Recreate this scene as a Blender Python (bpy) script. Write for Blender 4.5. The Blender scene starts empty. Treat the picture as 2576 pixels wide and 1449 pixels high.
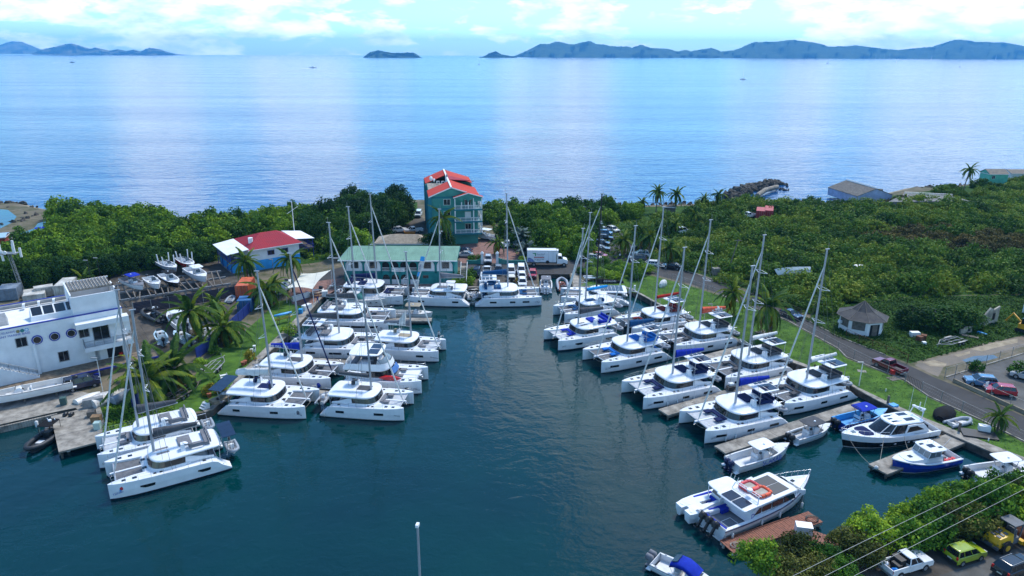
import bpy,bmesh,math,random
import numpy as np
from mathutils import Vector,Matrix
from mathutils.geometry import tessellate_polygon
# camera
SC=bpy.context.scene
COL=SC.collection
F,CX,CY,PIT,ROLL,CAMH=1785.7,1288.0,724.5,math.radians(18.38),math.radians(0.2),50.0
cam_data=bpy.data.cameras.new('camera')
cam=bpy.data.objects.new('camera',cam_data)
COL.objects.link(cam)
cam_data.sensor_width=36.0
cam_data.lens=36.0*F/2576.0
cam_data.clip_start,cam_data.clip_end=1.0,90000.0
_r,_u,_f=Vector((1,0,0)),Vector((0,math.sin(PIT),math.cos(PIT))),Vector((0,math.cos(PIT),-math.sin(PIT)))
_x=_r*math.cos(ROLL)+_u*math.sin(ROLL)
_y=-_r*math.sin(ROLL)+_u*math.cos(ROLL)
cam.matrix_world=Matrix(((_x.x,_y.x,-_f.x,0),(_x.y,_y.y,-_f.y,0),(_x.z,_y.z,-_f.z,CAMH),(0,0,0,1)))
SC.camera=cam
SC.view_settings.view_transform='Standard'
SC.view_settings.look='None'
SC.view_settings.exposure=EXPOSURE=1.05
SC.view_settings.gamma=1.0
SC.view_settings.use_curve_mapping=False
SC.render.engine='CYCLES'
cy=SC.cycles
cy.use_denoising=True
cy.max_bounces=6;cy.diffuse_bounces=2;cy.glossy_bounces=3;cy.transmission_bounces=3
cy.transparent_max_bounces=6;cy.volume_bounces=2
cy.caustics_reflective=False;cy.caustics_refractive=False
cy.sample_clamp_indirect=6.0
SUN_EL,SUN_AZ=math.radians(56),math.radians(34)
def N(nt,typ,**kw):
 n=nt.nodes.new(typ)
 for k,v in kw.items():
  if k.startswith('i_'):
   key=k[2:]
   key=int(key)if key.isdigit()else key.replace('_',' ')
   s=n.inputs[key]
   if isinstance(v,bpy.types.NodeSocket):nt.links.new(v,s)
   else:s.default_value=v
  else:setattr(n,k,v)
 return n
def ramp(nt,fac,stops):
 n=N(nt,'ShaderNodeValToRGB',i_0=fac)
 e=n.color_ramp.elements
 while len(e)<len(stops):e.new(0.5)
 for el,(p,c)in zip(e,stops):
  el.position=p
  el.color=(c,c,c,1)if isinstance(c,(int,float))else(*c[:3],1)
 return n.outputs[0]
def mth(nt,op,a,b=0.0,clamp=False):
 return N(nt,'ShaderNodeMath',operation=op,use_clamp=clamp,i_0=a,i_1=b).outputs[0]
def mixc(nt,fac,a,b,blend='MIX'):
 n=N(nt,'ShaderNodeMix',data_type='RGBA',blend_type=blend)
 for s,v in((n.inputs[0],fac),(n.inputs[6],a),(n.inputs[7],b)):
  if isinstance(v,bpy.types.NodeSocket):nt.links.new(v,s)
  else:s.default_value=v if isinstance(v,float)or len(v)==4 else(*v,1)
 return n.outputs[2]
def noise(nt,vec,scale,detail=3.0,rough=0.55,dist=0.0):
 return N(nt,'ShaderNodeTexNoise',i_Vector=vec,i_Scale=scale,i_Detail=detail,i_Roughness=rough,i_Distortion=dist).outputs[0]
def vmul(nt,vec,s):
 return N(nt,'ShaderNodeVectorMath',operation='MULTIPLY',i_0=vec,i_1=s).outputs[0]
 # sky, clouds, sun
world=bpy.data.worlds.new('World');SC.world=world
world.use_nodes=True
wt=world.node_tree;wt.nodes.clear()
sky=N(wt,'ShaderNodeTexSky',sky_type='NISHITA',sun_disc=False,sun_elevation=SUN_EL,sun_rotation=SUN_AZ,altitude=0.0,air_density=1.0,dust_density=0.4,ozone_density=2.0)
SKY_STRENGTH=0.105
tc=N(wt,'ShaderNodeTexCoord').outputs['Generated']
sep=N(wt,'ShaderNodeSeparateXYZ',i_0=tc)
dz=sep.outputs[2]
# small fair-weather clouds, flattened towards the horizon
v1=vmul(wt,tc,(15.0,15.0,42.0))
n1=noise(wt,v1,1.0,7.0,0.56,0.25)
n1b=noise(wt,vmul(wt,tc,(2.6,2.6,7.0)),1.0,2.0,0.5)
m1=mth(wt,'ADD',n1,mth(wt,'MULTIPLY',mth(wt,'SUBTRACT',n1b,0.5),0.75))
# broad cloud decks higher up, laid out on a flat cloud base
den=mth(wt,'ADD',mth(wt,'MAXIMUM',dz,0.0),0.16)
pl=N(wt,'ShaderNodeVectorMath',operation='DIVIDE',i_0=tc,i_1=N(wt,'ShaderNodeCombineXYZ',i_0=den,i_1=den,i_2=den).outputs[0]).outputs[0]
n2=noise(wt,vmul(wt,pl,(0.95,0.95,0.0)),1.0,6.0,0.55,0.3)
hi=ramp(wt,dz,[(0.05,0.0),(0.16,1.0)])
dens=N(wt,'ShaderNodeMix',data_type='FLOAT',i_0=hi,i_2=m1,i_3=mth(wt,'SUBTRACT',n2,0.02)).outputs[0]
# towering clouds above the channel: azimuth, half width, lowest and highest elevation (sines)
az=mth(wt,'ARCTAN2',sep.outputs[0],sep.outputs[1])
azn=mth(wt,'ADD',az,mth(wt,'MULTIPLY',mth(wt,'SUBTRACT',noise(wt,vmul(wt,tc,(5.0,5.0,9.0)),1.0,4.0,0.6),0.5),0.16))
tow=None
for a_,w_,e0,e1,k_ in((-27.0,4.0,.07,.34,.15),(-15.5,4.6,.07,.40,.16),(3.5,6.5,.06,.46,.20),(19.5,4.5,.07,.42,.16),(12.0,9.0,.36,.66,.15),(33.0,8.0,.05,.38,.17),(-41.0,7.0,.10,.45,.14),(62.0,12.0,.1,.6,.14),(-75.0,10.0,.1,.5,.14),(110.0,12.0,.1,.6,.14),(160.0,14.0,.1,.6,.14),(-120.0,13.0,.1,.6,.14)):
 b_=mth(wt,'SUBTRACT',1.0,mth(wt,'DIVIDE',mth(wt,'ABSOLUTE',mth(wt,'SUBTRACT',azn,math.radians(a_))),math.radians(w_)))
 b_=mth(wt,'MULTIPLY',b_,1.9,True)
 em=ramp(wt,dz,[(max(0,e0-.03),0.0),(e0+.03,1.0),(e1-.06,1.0),(e1+.06,0.0)])
 b_=mth(wt,'MULTIPLY',mth(wt,'MULTIPLY',b_,em),k_)
 tow=b_ if tow is None else mth(wt,'MAXIMUM',tow,b_)
dens=mth(wt,'ADD',mth(wt,'SUBTRACT',dens,ramp(wt,dz,[(0.05,0.0),(0.12,0.055),(1.0,0.05)])),tow)
cover=ramp(wt,dens,[(0.49,0.0),(0.57,0.62),(0.72,1.0)])
shade=ramp(wt,noise(wt,vmul(wt,tc,(13.0,13.0,40.0)),1.3,6.0,0.62),[(0.32,(4.0,5.2,6.4)),(0.60,(9.8,10.1,10.3))])
skyc=N(wt,'ShaderNodeMix',data_type='RGBA',blend_type='MULTIPLY',i_0=1.0,i_6=sky.outputs[0],i_7=(0.60,0.98,1.22,1)).outputs[2]
allc=mixc(wt,mth(wt,'MULTIPLY',cover,0.85),skyc,shade)
bg=N(wt,'ShaderNodeBackground',i_Color=allc,i_Strength=SKY_STRENGTH)
wo=N(wt,'ShaderNodeOutputWorld',i_Surface=bg.outputs[0])
sun_data=bpy.data.lights.new('sun','SUN')
sun_data.energy=1.9
sun_data.angle=math.radians(12)
sun_data.color=(1.0,0.95,0.87)
sun=bpy.data.objects.new('sun',sun_data)
COL.objects.link(sun)
sdir=Vector((math.sin(SUN_AZ)*math.cos(SUN_EL),math.cos(SUN_AZ)*math.cos(SUN_EL),math.sin(SUN_EL)))
sun.rotation_euler=(-sdir).to_track_quat('-Z','Y').to_euler()
sun.location=(120,150,400)
# helpers
def pxdir(x,y):
 u,v=x-CX,y-CY
 u,v=u*math.cos(ROLL)+v*math.sin(ROLL),-u*math.sin(ROLL)+v*math.cos(ROLL)
 u/=F;v/=F
 return Vector((u,math.cos(PIT)-v*math.sin(PIT),-math.sin(PIT)-v*math.cos(PIT)))
def at(x,y,z=0.0):
 'the point of the place, at height z, seen at photo pixel x, y (on a 2576 px wide photo)'
 d=pxdir(x,y)
 return Vector((0,0,CAMH))+d*((z-CAMH)/d.z)
def top_z(p,y,x=None):
 'height above p at which a vertical through p crosses photo row y'
 d=pxdir(CX if x is None else x,y)
 return CAMH+d.z*(p[1]/d.y)
def tag(o,label=None,cat=None,group=None,kind=None):
 if label:o['label']=label
 if cat:o['category']=cat
 if group:o['group']=group
 if kind:o['kind']=kind
 return o
def empty(name,loc=(0,0,0),rz=0.0,label=None,cat=None,group=None):
 o=bpy.data.objects.new(name,None)
 o.empty_display_size=0.3
 COL.objects.link(o)
 o.location=loc;o.rotation_euler=(0,0,rz)
 return tag(o,label,cat,group)
def link(name,mesh,parent=None,loc=(0,0,0),rot=(0,0,0),scale=(1,1,1)):
 o=bpy.data.objects.new(name,mesh)
 COL.objects.link(o)
 if parent is not None:o.parent=parent
 o.location=loc;o.rotation_euler=rot;o.scale=scale
 return o
def copy_tree(o,parent=None):
 c=o.copy();COL.objects.link(c)
 if parent is not None:c.parent=parent
 for ch in list(o.children):copy_tree(ch,c)
 return c
class MB:
 'collects vertices and faces of one mesh'
 def __init__(s):s.v,s.f,s.m,s.sm=[],[],[],[]
 def add(s,vs,fs,mi=0,smooth=False):
  b=len(s.v)
  s.v+=[tuple(q)for q in vs]
  for f in fs:
   s.f.append([b+i for i in f]);s.m.append(mi);s.sm.append(smooth)
  return s
 def box(s,c,d,rz=0.0,rx=0.0,ry=0.0,mi=0,taper=1.0):
  R=Matrix.Rotation(rz,3,'Z')@Matrix.Rotation(ry,3,'Y')@Matrix.Rotation(rx,3,'X')
  vs=[]
  for z in(-.5,.5):
   k=taper if z>0 else 1.0
   for x,y in((-.5,-.5),(.5,-.5),(.5,.5),(-.5,.5)):
    vs.append(Vector(c)+R@Vector((x*d[0]*k,y*d[1]*k,z*d[2])))
  return s.add(vs,[(3,2,1,0),(4,5,6,7),(0,1,5,4),(1,2,6,5),(2,3,7,6),(3,0,4,7)],mi)
 def box2(s,a,b,mi=0):
  return s.box([(a[i]+b[i])/2 for i in range(3)],[abs(b[i]-a[i])for i in range(3)],mi=mi)
 def tube(s,pts,r,n=6,r2=None,mi=0,cap=True,smooth=True):
  pts=[Vector(p)for p in pts]
  rings=[]
  for i,p in enumerate(pts):
   a=pts[min(i+1,len(pts)-1)]-pts[max(i-1,0)]
   if a.length<1e-9:a=Vector((0,0,1))
   a.normalize()
   u=a.cross(Vector((0,0,1))if abs(a.z)<.95 else Vector((1,0,0))).normalized()
   w=a.cross(u)
   k=i/max(1,len(pts)-1)
   rr=r if r2 is None else r*(1-k)+r2*k
   if callable(r):rr=r(k)
   rings.append([p+(u*math.cos(2*math.pi*j/n)+w*math.sin(2*math.pi*j/n))*rr for j in range(n)])
  return s.loft(rings,mi=mi,cap=cap,smooth=smooth)
 def loft(s,rings,mi=0,cap=True,smooth=False,closed=True):
  n=len(rings[0]);vs=[p for r in rings for p in r];fs=[]
  for i in range(len(rings)-1):
   for j in range(n if closed else n-1):
    k=(j+1)%n
    fs.append((i*n+j,i*n+k,(i+1)*n+k,(i+1)*n+j))
  s.add(vs,fs,mi,smooth)
  if cap and closed:
   s.add(rings[0],[tuple(range(n-1,-1,-1))],mi)
   s.add(rings[-1],[tuple(range(n))],mi)
  return s
 def prism(s,poly,z0,z1,mi=0,smooth=False,top=1.0,zc=None):
  'poly: list of x, y; extruded from z0 to z1'
  cx_=sum(p[0]for p in poly)/len(poly);cy_=sum(p[1]for p in poly)/len(poly)
  a=[(p[0],p[1],z0)for p in poly]
  b=[(cx_+(p[0]-cx_)*top,cy_+(p[1]-cy_)*top,z1)for p in poly]
  return s.loft([a,b],mi=mi,smooth=smooth)
 def ball(s,c,r,n=8,mi=0,squash=(1,1,1)):
  rings=[]
  for i in range(n//2+1):
   th=math.pi*i/(n//2)
   q=max(math.sin(th),0.02)
   rings.append([(c[0]+r*squash[0]*q*math.cos(2*math.pi*j/n),c[1]+r*squash[1]*q*math.sin(2*math.pi*j/n),c[2]-r*squash[2]*math.cos(th))for j in range(n)])
  return s.loft(rings,mi=mi,smooth=True)
 def mesh(s,name,mats):
  me=bpy.data.meshes.new(name)
  me.from_pydata(s.v,[],s.f)
  for m in(mats if isinstance(mats,(list,tuple))else[mats]):me.materials.append(m)
  if any(s.m):me.polygons.foreach_set('material_index',s.m)
  if any(s.sm):me.polygons.foreach_set('use_smooth',s.sm)
  me.update()
  return me
 def build(s,name,mats,parent=None,loc=(0,0,0),rz=0.0):
  return link(name,s.mesh(name,mats),parent,loc,(0,0,rz))
def np_mesh(name,verts,nper,mats,attr=None):
 'fast mesh of separate faces of nper corners'
 verts=np.asarray(verts,dtype=np.float32).reshape(-1,3)
 nf=len(verts)//nper
 me=bpy.data.meshes.new(name)
 me.vertices.add(len(verts));me.vertices.foreach_set('co',verts.ravel())
 me.loops.add(len(verts));me.loops.foreach_set('vertex_index',np.arange(len(verts),dtype=np.int32))
 me.polygons.add(nf);me.polygons.foreach_set('loop_start',np.arange(0,nf*nper,nper,dtype=np.int32))
 for m in(mats if isinstance(mats,(list,tuple))else[mats]):me.materials.append(m)
 if attr is not None:me.polygons.foreach_set('material_index',np.asarray(attr,dtype=np.int32))
 me.update(calc_edges=True)
 return me
 # materials
MATS={}
def mat(name,col,rough=0.5,metal=0.0,var=0.12,scale=1.5,bump=0.0,bscale=8.0,spec=0.5,col2=None,coat=0.0,obj=False):
 'procedural surface: colour with grain and wear, optional relief'
 if name in MATS:return MATS[name]
 m=bpy.data.materials.new(name);m.use_nodes=True
 nt=m.node_tree;nt.nodes.clear()
 pos=N(nt,'ShaderNodeTexCoord').outputs['Object']if obj else N(nt,'ShaderNodeNewGeometry').outputs['Position']
 n=noise(nt,pos,scale,5.0,0.6)
 c2=col2 or tuple(c*(1-2.2*var)for c in col)
 c=mixc(nt,ramp(nt,n,[(0.33,0.0),(0.67,1.0)]),c2,tuple(min(1,q*(1+.35*var))for q in col))
 b=N(nt,'ShaderNodeBsdfPrincipled',i_Base_Color=c,i_Roughness=rough,i_Metallic=metal)
 b.inputs['Specular IOR Level'].default_value=spec
 b.inputs['Coat Weight'].default_value=coat
 if bump:
  bn=N(nt,'ShaderNodeBump',i_Strength=0.6,i_Distance=bump,i_Height=noise(nt,pos,bscale,4.0,0.6))
  nt.links.new(bn.outputs[0],b.inputs['Normal'])
 N(nt,'ShaderNodeOutputMaterial',i_Surface=b.outputs[0])
 MATS[name]=m
 return m
def water_mat(name,base,rough,layers,wind=None):
 m=bpy.data.materials.new(name);m.use_nodes=True
 nt=m.node_tree;nt.nodes.clear()
 pos=N(nt,'ShaderNodeNewGeometry').outputs['Position']
 b=N(nt,'ShaderNodeBsdfPrincipled',i_Roughness=rough,i_IOR=1.333)
 if wind is None:
  cn=noise(nt,vmul(nt,pos,(0.03,0.03,0)),1.0,3.0)
  nt.links.new(mixc(nt,ramp(nt,cn,[(0.35,0.0),(0.7,1.0)]),base,(base[0]*.8,base[1]*1.55,base[2]*1.2)),b.inputs['Base Color'])
 else:b.inputs['Base Color'].default_value=(*base,1)
 h=None
 for sc_,st,det,amp in layers:
  n=mth(nt,'MULTIPLY',noise(nt,vmul(nt,pos,st),sc_,det,0.5,0.4),amp)
  h=n if h is None else mth(nt,'ADD',h,n)
 if wind:
  w=ramp(nt,noise(nt,vmul(nt,pos,wind),1.0,3.0,0.6),[(0.34,0.5),(0.66,1.0)])
  h=mth(nt,'MULTIPLY',h,w)
  nt.links.new(mth(nt,'ADD',mth(nt,'MULTIPLY',w,0.10),rough),b.inputs['Roughness'])
 bn=N(nt,'ShaderNodeBump',i_Strength=1.0,i_Distance=1.0,i_Height=h)
 nt.links.new(bn.outputs[0],b.inputs['Normal'])
 N(nt,'ShaderNodeOutputMaterial',i_Surface=b.outputs[0])
 return m
 # sea and harbour water
def build_sea():
 mb=MB();R=6371000.0
 rr=[150,260,420,700,1200,2000,3500,5000,7000,9000,11000,13000,14500]
 na=72;vs=[]
 for r in rr:
  for j in range(na+1):
   a=math.radians(-75+150*j/na)
   y0=max(r*math.cos(a),0)
   if r==150:vs.append((math.tan(a)*160.0 if abs(a)<1.2 else math.copysign(410,a),160.0,0.0))
   else:
    vs.append((r*math.sin(a),max(160.0,r*math.cos(a)),-r*r/(2*R)))
 fs=[]
 for i in range(len(rr)-1):
  for j in range(na):
   k=i*(na+1)+j
   fs.append((k,k+na+1,k+na+2,k+1))
 mb.add(vs,fs,smooth=True)
 o=mb.build('sea',water_mat('sea_water',(0.003,0.06,0.19),0.05,[(0.03,(0.6,1.8,1),2.0,0.85),(0.20,(0.7,1.4,1),3.0,0.50),(0.9,(1,1,1),2.0,0.07)],wind=(0.0014,0.011,0)))
 tag(o,kind='structure')
build_sea()
hw=MB().add([(-420,-80,0),(420,-80,0),(420,160,0),(-420,160,0)],[(0,1,2,3)]).build('harbour_water',water_mat('harbour_water',(0.0005,0.0225,0.029),0.015,[(0.42,(1,1.3,1),3.0,0.072),(1.7,(1,1.2,1),2.0,0.016),(0.07,(1,1,1),2.0,0.10)]))
tag(hw,kind='structure')
# land
def sheet(name,pts,z,m,kind='structure',px=True,pz=1.0):
 w=[at(p[0],p[1],pz)if px else Vector((p[0],p[1],0))for p in pts]
 w=[Vector((p.x,p.y,z))for p in w]
 tris=tessellate_polygon([w])
 fs=[]
 for t in tris:
  a,b,c=(w[i]for i in t)
  fs.append(t if(b-a).cross(c-a).z>0 else t[::-1])
 o=MB().add(w,fs).build(name,m)
 return tag(o,kind=kind)
GZ=1.0
HARB=[at(x,y,GZ).to_2d()for x,y in[(-420,1190),(-200,1118),(0,1068),(140,1036),(190,1026)]]+[at(x,y,GZ).to_2d()for x,y in[(250,1098),(345,1070),(440,1045),(515,1038)]]+[Vector(p)for p in[(-43.0,91.5),(-42.6,96.5),(-42.2,106),(-41.6,112),(-40.6,120),(-40.2,128),(-39.7,147.6),(6.1,147.6),(6.1,158.0),(13.4,158.0),(13.4,148.2),(24.6,148.2),(27.2,143.6),(35.4,124.3),(42.5,114.2),(52.2,101.3),(54.2,95.3),(55.6,92.2),(59.6,84.7),(62.4,80.1),(64.2,76.3),(66.5,71.5),(64,67.5)]]+[at(x,y,GZ).to_2d()for x,y in[(2576,1262),(2420,1292),(2260,1348),(2130,1388),(1975,1449),(1900,1500)]]+[Vector((17,30)),Vector((14,-60))]
COAST_PX=[(2900,405),(2700,425),(2576,442),(2485,462),(2400,470),(2300,474),(2230,492),(2165,506),(2105,514),(2000,507),(1910,505),(1817,508),(1743,517),(1640,520),(1533,522),(1400,526),(1240,524),(1140,512),(1060,506),(980,508),(870,528),(700,545),(560,560),(510,557),(498,567),(440,571),(424,573),(474,561),(450,550),(427,548),(300,540),(150,535),(110,531),(80,526),(40,515),(0,514),(-200,508),(-420,500)]
COAST=[at(x,y,0.5).to_2d()for x,y in COAST_PX]
land=HARB+[Vector((430,-60)),Vector((430,330))]+COAST+[Vector((-330,205)),Vector((-330,60))]
M_dirt=mat('dry_soil',(0.17,0.14,0.10),0.95,var=0.25,scale=0.35,bump=0.05,bscale=2.0,spec=0.2,col2=(0.07,0.075,0.035))
sheet('ground',land,GZ,M_dirt,px=False)
M_conc=mat('weathered_concrete',(0.36,0.33,0.28),0.9,var=0.22,scale=0.8,bump=0.02,bscale=6.0,spec=0.25,col2=(0.15,0.135,0.115))
M_concdk=mat('wet_concrete',(0.12,0.11,0.09),0.85,var=0.25,scale=0.9,bump=0.04,bscale=3.0,spec=0.3)
wb=MB()
for a,b in zip(HARB[:-1],HARB[1:]):
 n=max(1,int((b-a).length/6))
 for i in range(n):
  p,q=a.lerp(b,i/n),a.lerp(b,(i+1)/n)
  wb.add([(p.x,p.y,GZ),(q.x,q.y,GZ),(q.x,q.y,-2.0),(p.x,p.y,-2.0)],[(0,1,2,3)])
tag(wb.build('quay_face',M_concdk),kind='structure')
M_sand=mat('beach_sand',(0.34,0.28,0.19),0.95,var=0.2,scale=0.5,bump=0.05,bscale=3.0,spec=0.2,col2=(0.13,0.11,0.08))
sb=MB()
for i,(a,b)in enumerate(zip(COAST[:-1],COAST[1:])):
 n=max(1,int((b-a).length/5))
 d=Vector((b.y-a.y,-(b.x-a.x))).normalized()
 for k in range(n):
  p,q=a.lerp(b,k/n),a.lerp(b,(k+1)/n)
  sb.add([(p.x,p.y,GZ),(q.x,q.y,GZ),(q.x+d.x*5,q.y+d.y*5,-0.6),(p.x+d.x*5,p.y+d.y*5,-0.6)],[(3,2,1,0)])
tag(sb.build('shore',M_sand),kind='structure')
# far islands
def island(name,prof,base_y,m,depth=900.0,front=700.0,seed=1,step=2.5):
 rnd=np.random.RandomState(seed)
 xm=(prof[0][0]+prof[-1][0])/2
 D=at(xm,base_y,0.0).y+front
 xs=np.arange(prof[0][0],prof[-1][0]+step,step)
 ys=np.interp(xs,[p[0]for p in prof],[p[1]for p in prof])+rnd.normal(0,0.35,len(xs))
 rows=[(-1.0,0.0),(-.86,.16),(-.66,.36),(-.46,.58),(-.26,.76),(-.1,.92),(0,1.0),(.4,.55),(1.0,0.0)]
 n1=[np.interp(np.arange(len(xs)),np.arange(0,len(xs)+9,7),rnd.rand(len(np.arange(0,len(xs)+9,7))))for _ in rows]
 n2=[rnd.rand(len(xs))for _ in rows]
 vs=[]
 for ri,(ty,h)in enumerate(rows):
  for i,(x,y)in enumerate(zip(xs,ys)):
   d=pxdir(x,y);k=D/d.y
   X,Z=d.x*k,max(CAMH+d.z*k,0.5)
   k0=(n1[ri][i]-.5)*0.30+(n2[ri][i]-.5)*0.03
   edge=1.0 if 0<h<1 else 0.0
   z=Z*min(1.0,max(0.02,h+edge*k0*(1-abs(h-.5))))if h else-8.0
   yy=D+ty*(front if ty<0 else depth)*(0.45+0.55*min(1,Z/150))+(n1[ri][i]-.5)*260*(1 if h<1 else 0)
   vs.append((X*(yy/D if ty<0 else 1.0),yy,z))
 n=len(xs);fs=[]
 for r in range(len(rows)-1):
  for i in range(n-1):
   fs.append((r*n+i,r*n+i+1,(r+1)*n+i+1,(r+1)*n+i))
 o=MB().add(vs,fs,smooth=True).build(name,m)
 return tag(o,kind='structure')
M_hill=mat('island_scrub',(0.055,0.085,0.03),1.0,var=0.35,scale=0.012,spec=0.1,col2=(0.02,0.045,0.018))
M_hill2=mat('dry_island_scrub',(0.17,0.15,0.075),1.0,var=0.3,scale=0.006,spec=0.1,col2=(0.03,0.055,0.02))
island('island_hill',[(-90,131),(-50,122),(0,113.5),(18,106.6),(35.7,103.6),(55.5,105.6),(79.4,115),(101,125.4),(125,133)],134.3,M_hill2,seed=3)
island('island_ridge',[(80,134.5),(109,123.4),(135,118.5),(162.7,111.5),(176.6,109),(194.5,112.5),(218,122.4),(229,122),(240,119),(258,125.4),(272,128.4),(293.6,123.4),(317.5,128.4),(335.3,125),(351,130.4),(375,120),(404.8,125),(422.6,132.4),(438,138.5)],137.0,M_hill2,front=400,seed=5)
island('islet',[(914,143.7),(929.8,131.4),(951.6,126.4),(985.4,133.3),(1010,132.6),(1039,131.8),(1046.9,135.7),(1052,139),(1058.5,144.5)],144.2,M_hill,front=250,depth=300,seed=7)
island('headland',[(1206,144.5),(1219.5,141.3),(1231,133.3),(1247.3,128.4),(1261,136.3),(1283,140.9),(1300,143.8)],144.2,M_hill,front=250,depth=300,seed=9)
island('island_range',[(1284,144.5),(1291,142.3),(1321,129.4),(1358.7,110.5),(1382.5,110.5),(1396.4,105),(1410,105.2),(1432,111.1),(1448,111.1),(1462,106.6),(1481.8,103.2),(1490,105),(1499.6,111.1),(1519.5,111.5),(1535,115.9),(1567,117),(1577,115.9),(1589,120),(1612.7,112.1),(1636.5,120.4),(1678,122.8),(1706,129),(1725,125.4),(1738,129),(1789,120.3),(1815,129.5),(1846.5,126.4),(1864,120.3),(1884.7,110),(1902,105),(1909,106.4),(1926.4,104.7),(1947,105),(1968,103),(1985.4,100.9),(1997.6,100),(2011.5,102.4),(2042.7,105.9),(2063.5,110.4),(2086,117.4),(2131,116.3),(2152,113.9),(2181,117.4),(2215.6,122),(2259,125.9),(2293.7,122),(2337,118.6),(2361.4,116.9),(2385.7,104.7),(2399.6,100.4),(2413.5,99.5),(2441,102.4),(2455,105.6),(2486.4,105.6),(2509,107),(2521,105.9),(2545.5,109.9),(2576,116),(2640,128),(2690,141)],145.0,M_hill,seed=11)
island('far_hill',[(2170,124),(2184,116.9),(2212,112.9),(2240,117.7),(2271,116.9),(2288.5,119.5),(2313,119.8),(2340,124)],134.5,M_hill,front=300,seed=13)
# air
hz=MB().box2((-15500,-400,-45),(15500,15500,300)).build('haze',None)
hm=bpy.data.materials.new('sea_air');hm.use_nodes=True
ht=hm.node_tree;ht.nodes.clear()
HAZE=N(ht,'ShaderNodeVolumePrincipled',i_Color=(0.16,0.56,1.0,1),i_Density=0.00007,i_Anisotropy=0.0)
N(ht,'ShaderNodeOutputMaterial',i_Volume=HAZE.outputs[0])
hz.data.materials.clear();hz.data.materials.append(hm)
tag(hz,kind='stuff')
# ground cover, roads, quays
M_grass=mat('mown_grass',(0.085,0.17,0.022),0.95,var=0.22,scale=0.45,bump=0.06,bscale=7.0,spec=0.15,col2=(0.028,0.075,0.012))
M_weeds=mat('rank_weeds',(0.045,0.095,0.014),1.0,var=0.25,scale=0.3,bump=0.25,bscale=2.2,spec=0.1,col2=(0.018,0.05,0.010))
M_asph=mat('asphalt',(0.052,0.050,0.050),0.85,var=0.18,scale=0.25,bump=0.006,bscale=20.0,spec=0.3,col2=(0.032,0.031,0.031))
M_asph2=mat('worn_asphalt',(0.12,0.118,0.112),0.9,var=0.22,scale=0.3,bump=0.006,bscale=20.0,spec=0.25,col2=(0.07,0.068,0.062))
M_yard=mat('yard_gravel',(0.11,0.095,0.078),0.95,var=0.25,scale=0.4,bump=0.03,bscale=4.0,spec=0.2,col2=(0.055,0.048,0.04))
M_brick=mat('pink_pavers',(0.26,0.15,0.125),0.9,var=0.2,scale=1.2,bump=0.015,bscale=6.0,spec=0.2,col2=(0.15,0.085,0.07))
M_mud=mat('wet_mud',(0.12,0.085,0.05),0.6,var=0.3,scale=0.4,bump=0.03,bscale=3.0,col2=(0.06,0.045,0.026))
M_sandy=mat('pale_dirt',(0.36,0.30,0.21),0.95,var=0.2,scale=0.6,bump=0.02,bscale=4.0,spec=0.15,col2=(0.2,0.16,0.11))
M_rock=mat('shore_rock',(0.10,0.088,0.072),0.9,var=0.3,scale=0.9,bump=0.12,bscale=1.6,spec=0.25,col2=(0.035,0.032,0.028))
ROAD_UP=[(1640,655),(1660,662),(1723,681),(1811,711),(1890,741),(2014,799),(2108,848),(2227,894.5),(2282,917),(2349,949),(2440,985),(2576,1048),(2760,1128)]
ROAD_LO=[(2760,1190),(2576,1108),(2474,1057),(2337,995),(2275,953),(2129,896),(2108,874),(1979,803),(1811,739),(1719,709),(1640,690)]
QIN=[(1602,738),(1707,787),(1760,808),(1879,862),(2013,911),(2098,944),(2128,960),(2227,1007),(2331,1053),(2428,1092),(2576,1150),(2640,1176)]
sheet('lawn_right',QIN+[(2760,1196),(2576,1114),(2474,1063),(2337,1001),(2275,959),(2129,902),(2108,880),(1979,808),(1811,744),(1719,714),(1640,694),(1560,692),(1500,702),(1470,712),(1452,724),(1560,726)],GZ+.008,M_grass)
sheet('road',[(745,726),(800,690),(870,668),(1000,655),(1160,655)]+ROAD_UP+ROAD_LO+[(1440,690),(1175,690),(1160,672),(1000,680),(880,690),(820,715),(778,738)],GZ+.016,M_asph)
sheet('quay_walk_right',[tuple(p)for p in HARB[20:30]]+[tuple(at(x,y,1).to_2d())for x,y in QIN[::-1]],GZ+.012,M_conc,px=False)
QINL=[(515,1033),(562,996),(600,942),(617,925),(672,870),(727,818),(771,772),(800,757)]
sheet('quay_walk_left',[tuple(p)for p in HARB[8:16]]+[(-39.2,149.0),(-41.5,147.5)]+[tuple(at(x,y,1).to_2d())for x,y in QINL[::-1]],GZ+.012,M_conc,px=False)
sheet('lawn_left',QINL[:-1]+[(760,752),(700,757),(665,790),(620,830),(575,865),(520,905),(478,960),(440,1010),(440,1042)],GZ+.008,M_grass)
sheet('paved_terrace',[(771,772),(800,757),(850,726),(1175,726),(1175,713),(880,712),(858,700),(760,712),(722,735),(735,765)],GZ+.02,M_brick)
sheet('parking_yard',[(1160,726),(1353,726),(1350,690),(1160,690)],GZ+.010,M_yard)
sheet('slip_apron',[(1436,688),(1452,688),(1462,721),(1444,722)],GZ+.018,M_conc)
sheet('hotel_drive',[(1143,622),(1180,612),(1222,602),(1262,606),(1298,624),(1325,662),(1160,662)],GZ+.022,M_brick)
sheet('hotel_lane',[(975,598),(1046,548),(1062,546),(1072,560),(1070,598)],GZ+.006,M_yard)
sheet('car_lot',[(1478,664),(1498,620),(1505,575),(1550,572),(1578,600),(1604,640),(1640,660),(1640,668)],GZ+.020,M_asph)
sheet('gated_lot',[(2379,952),(2397,961),(2576,1040),(2760,1120),(2760,830),(2576,892)],GZ+.010,M_asph2)
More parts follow.
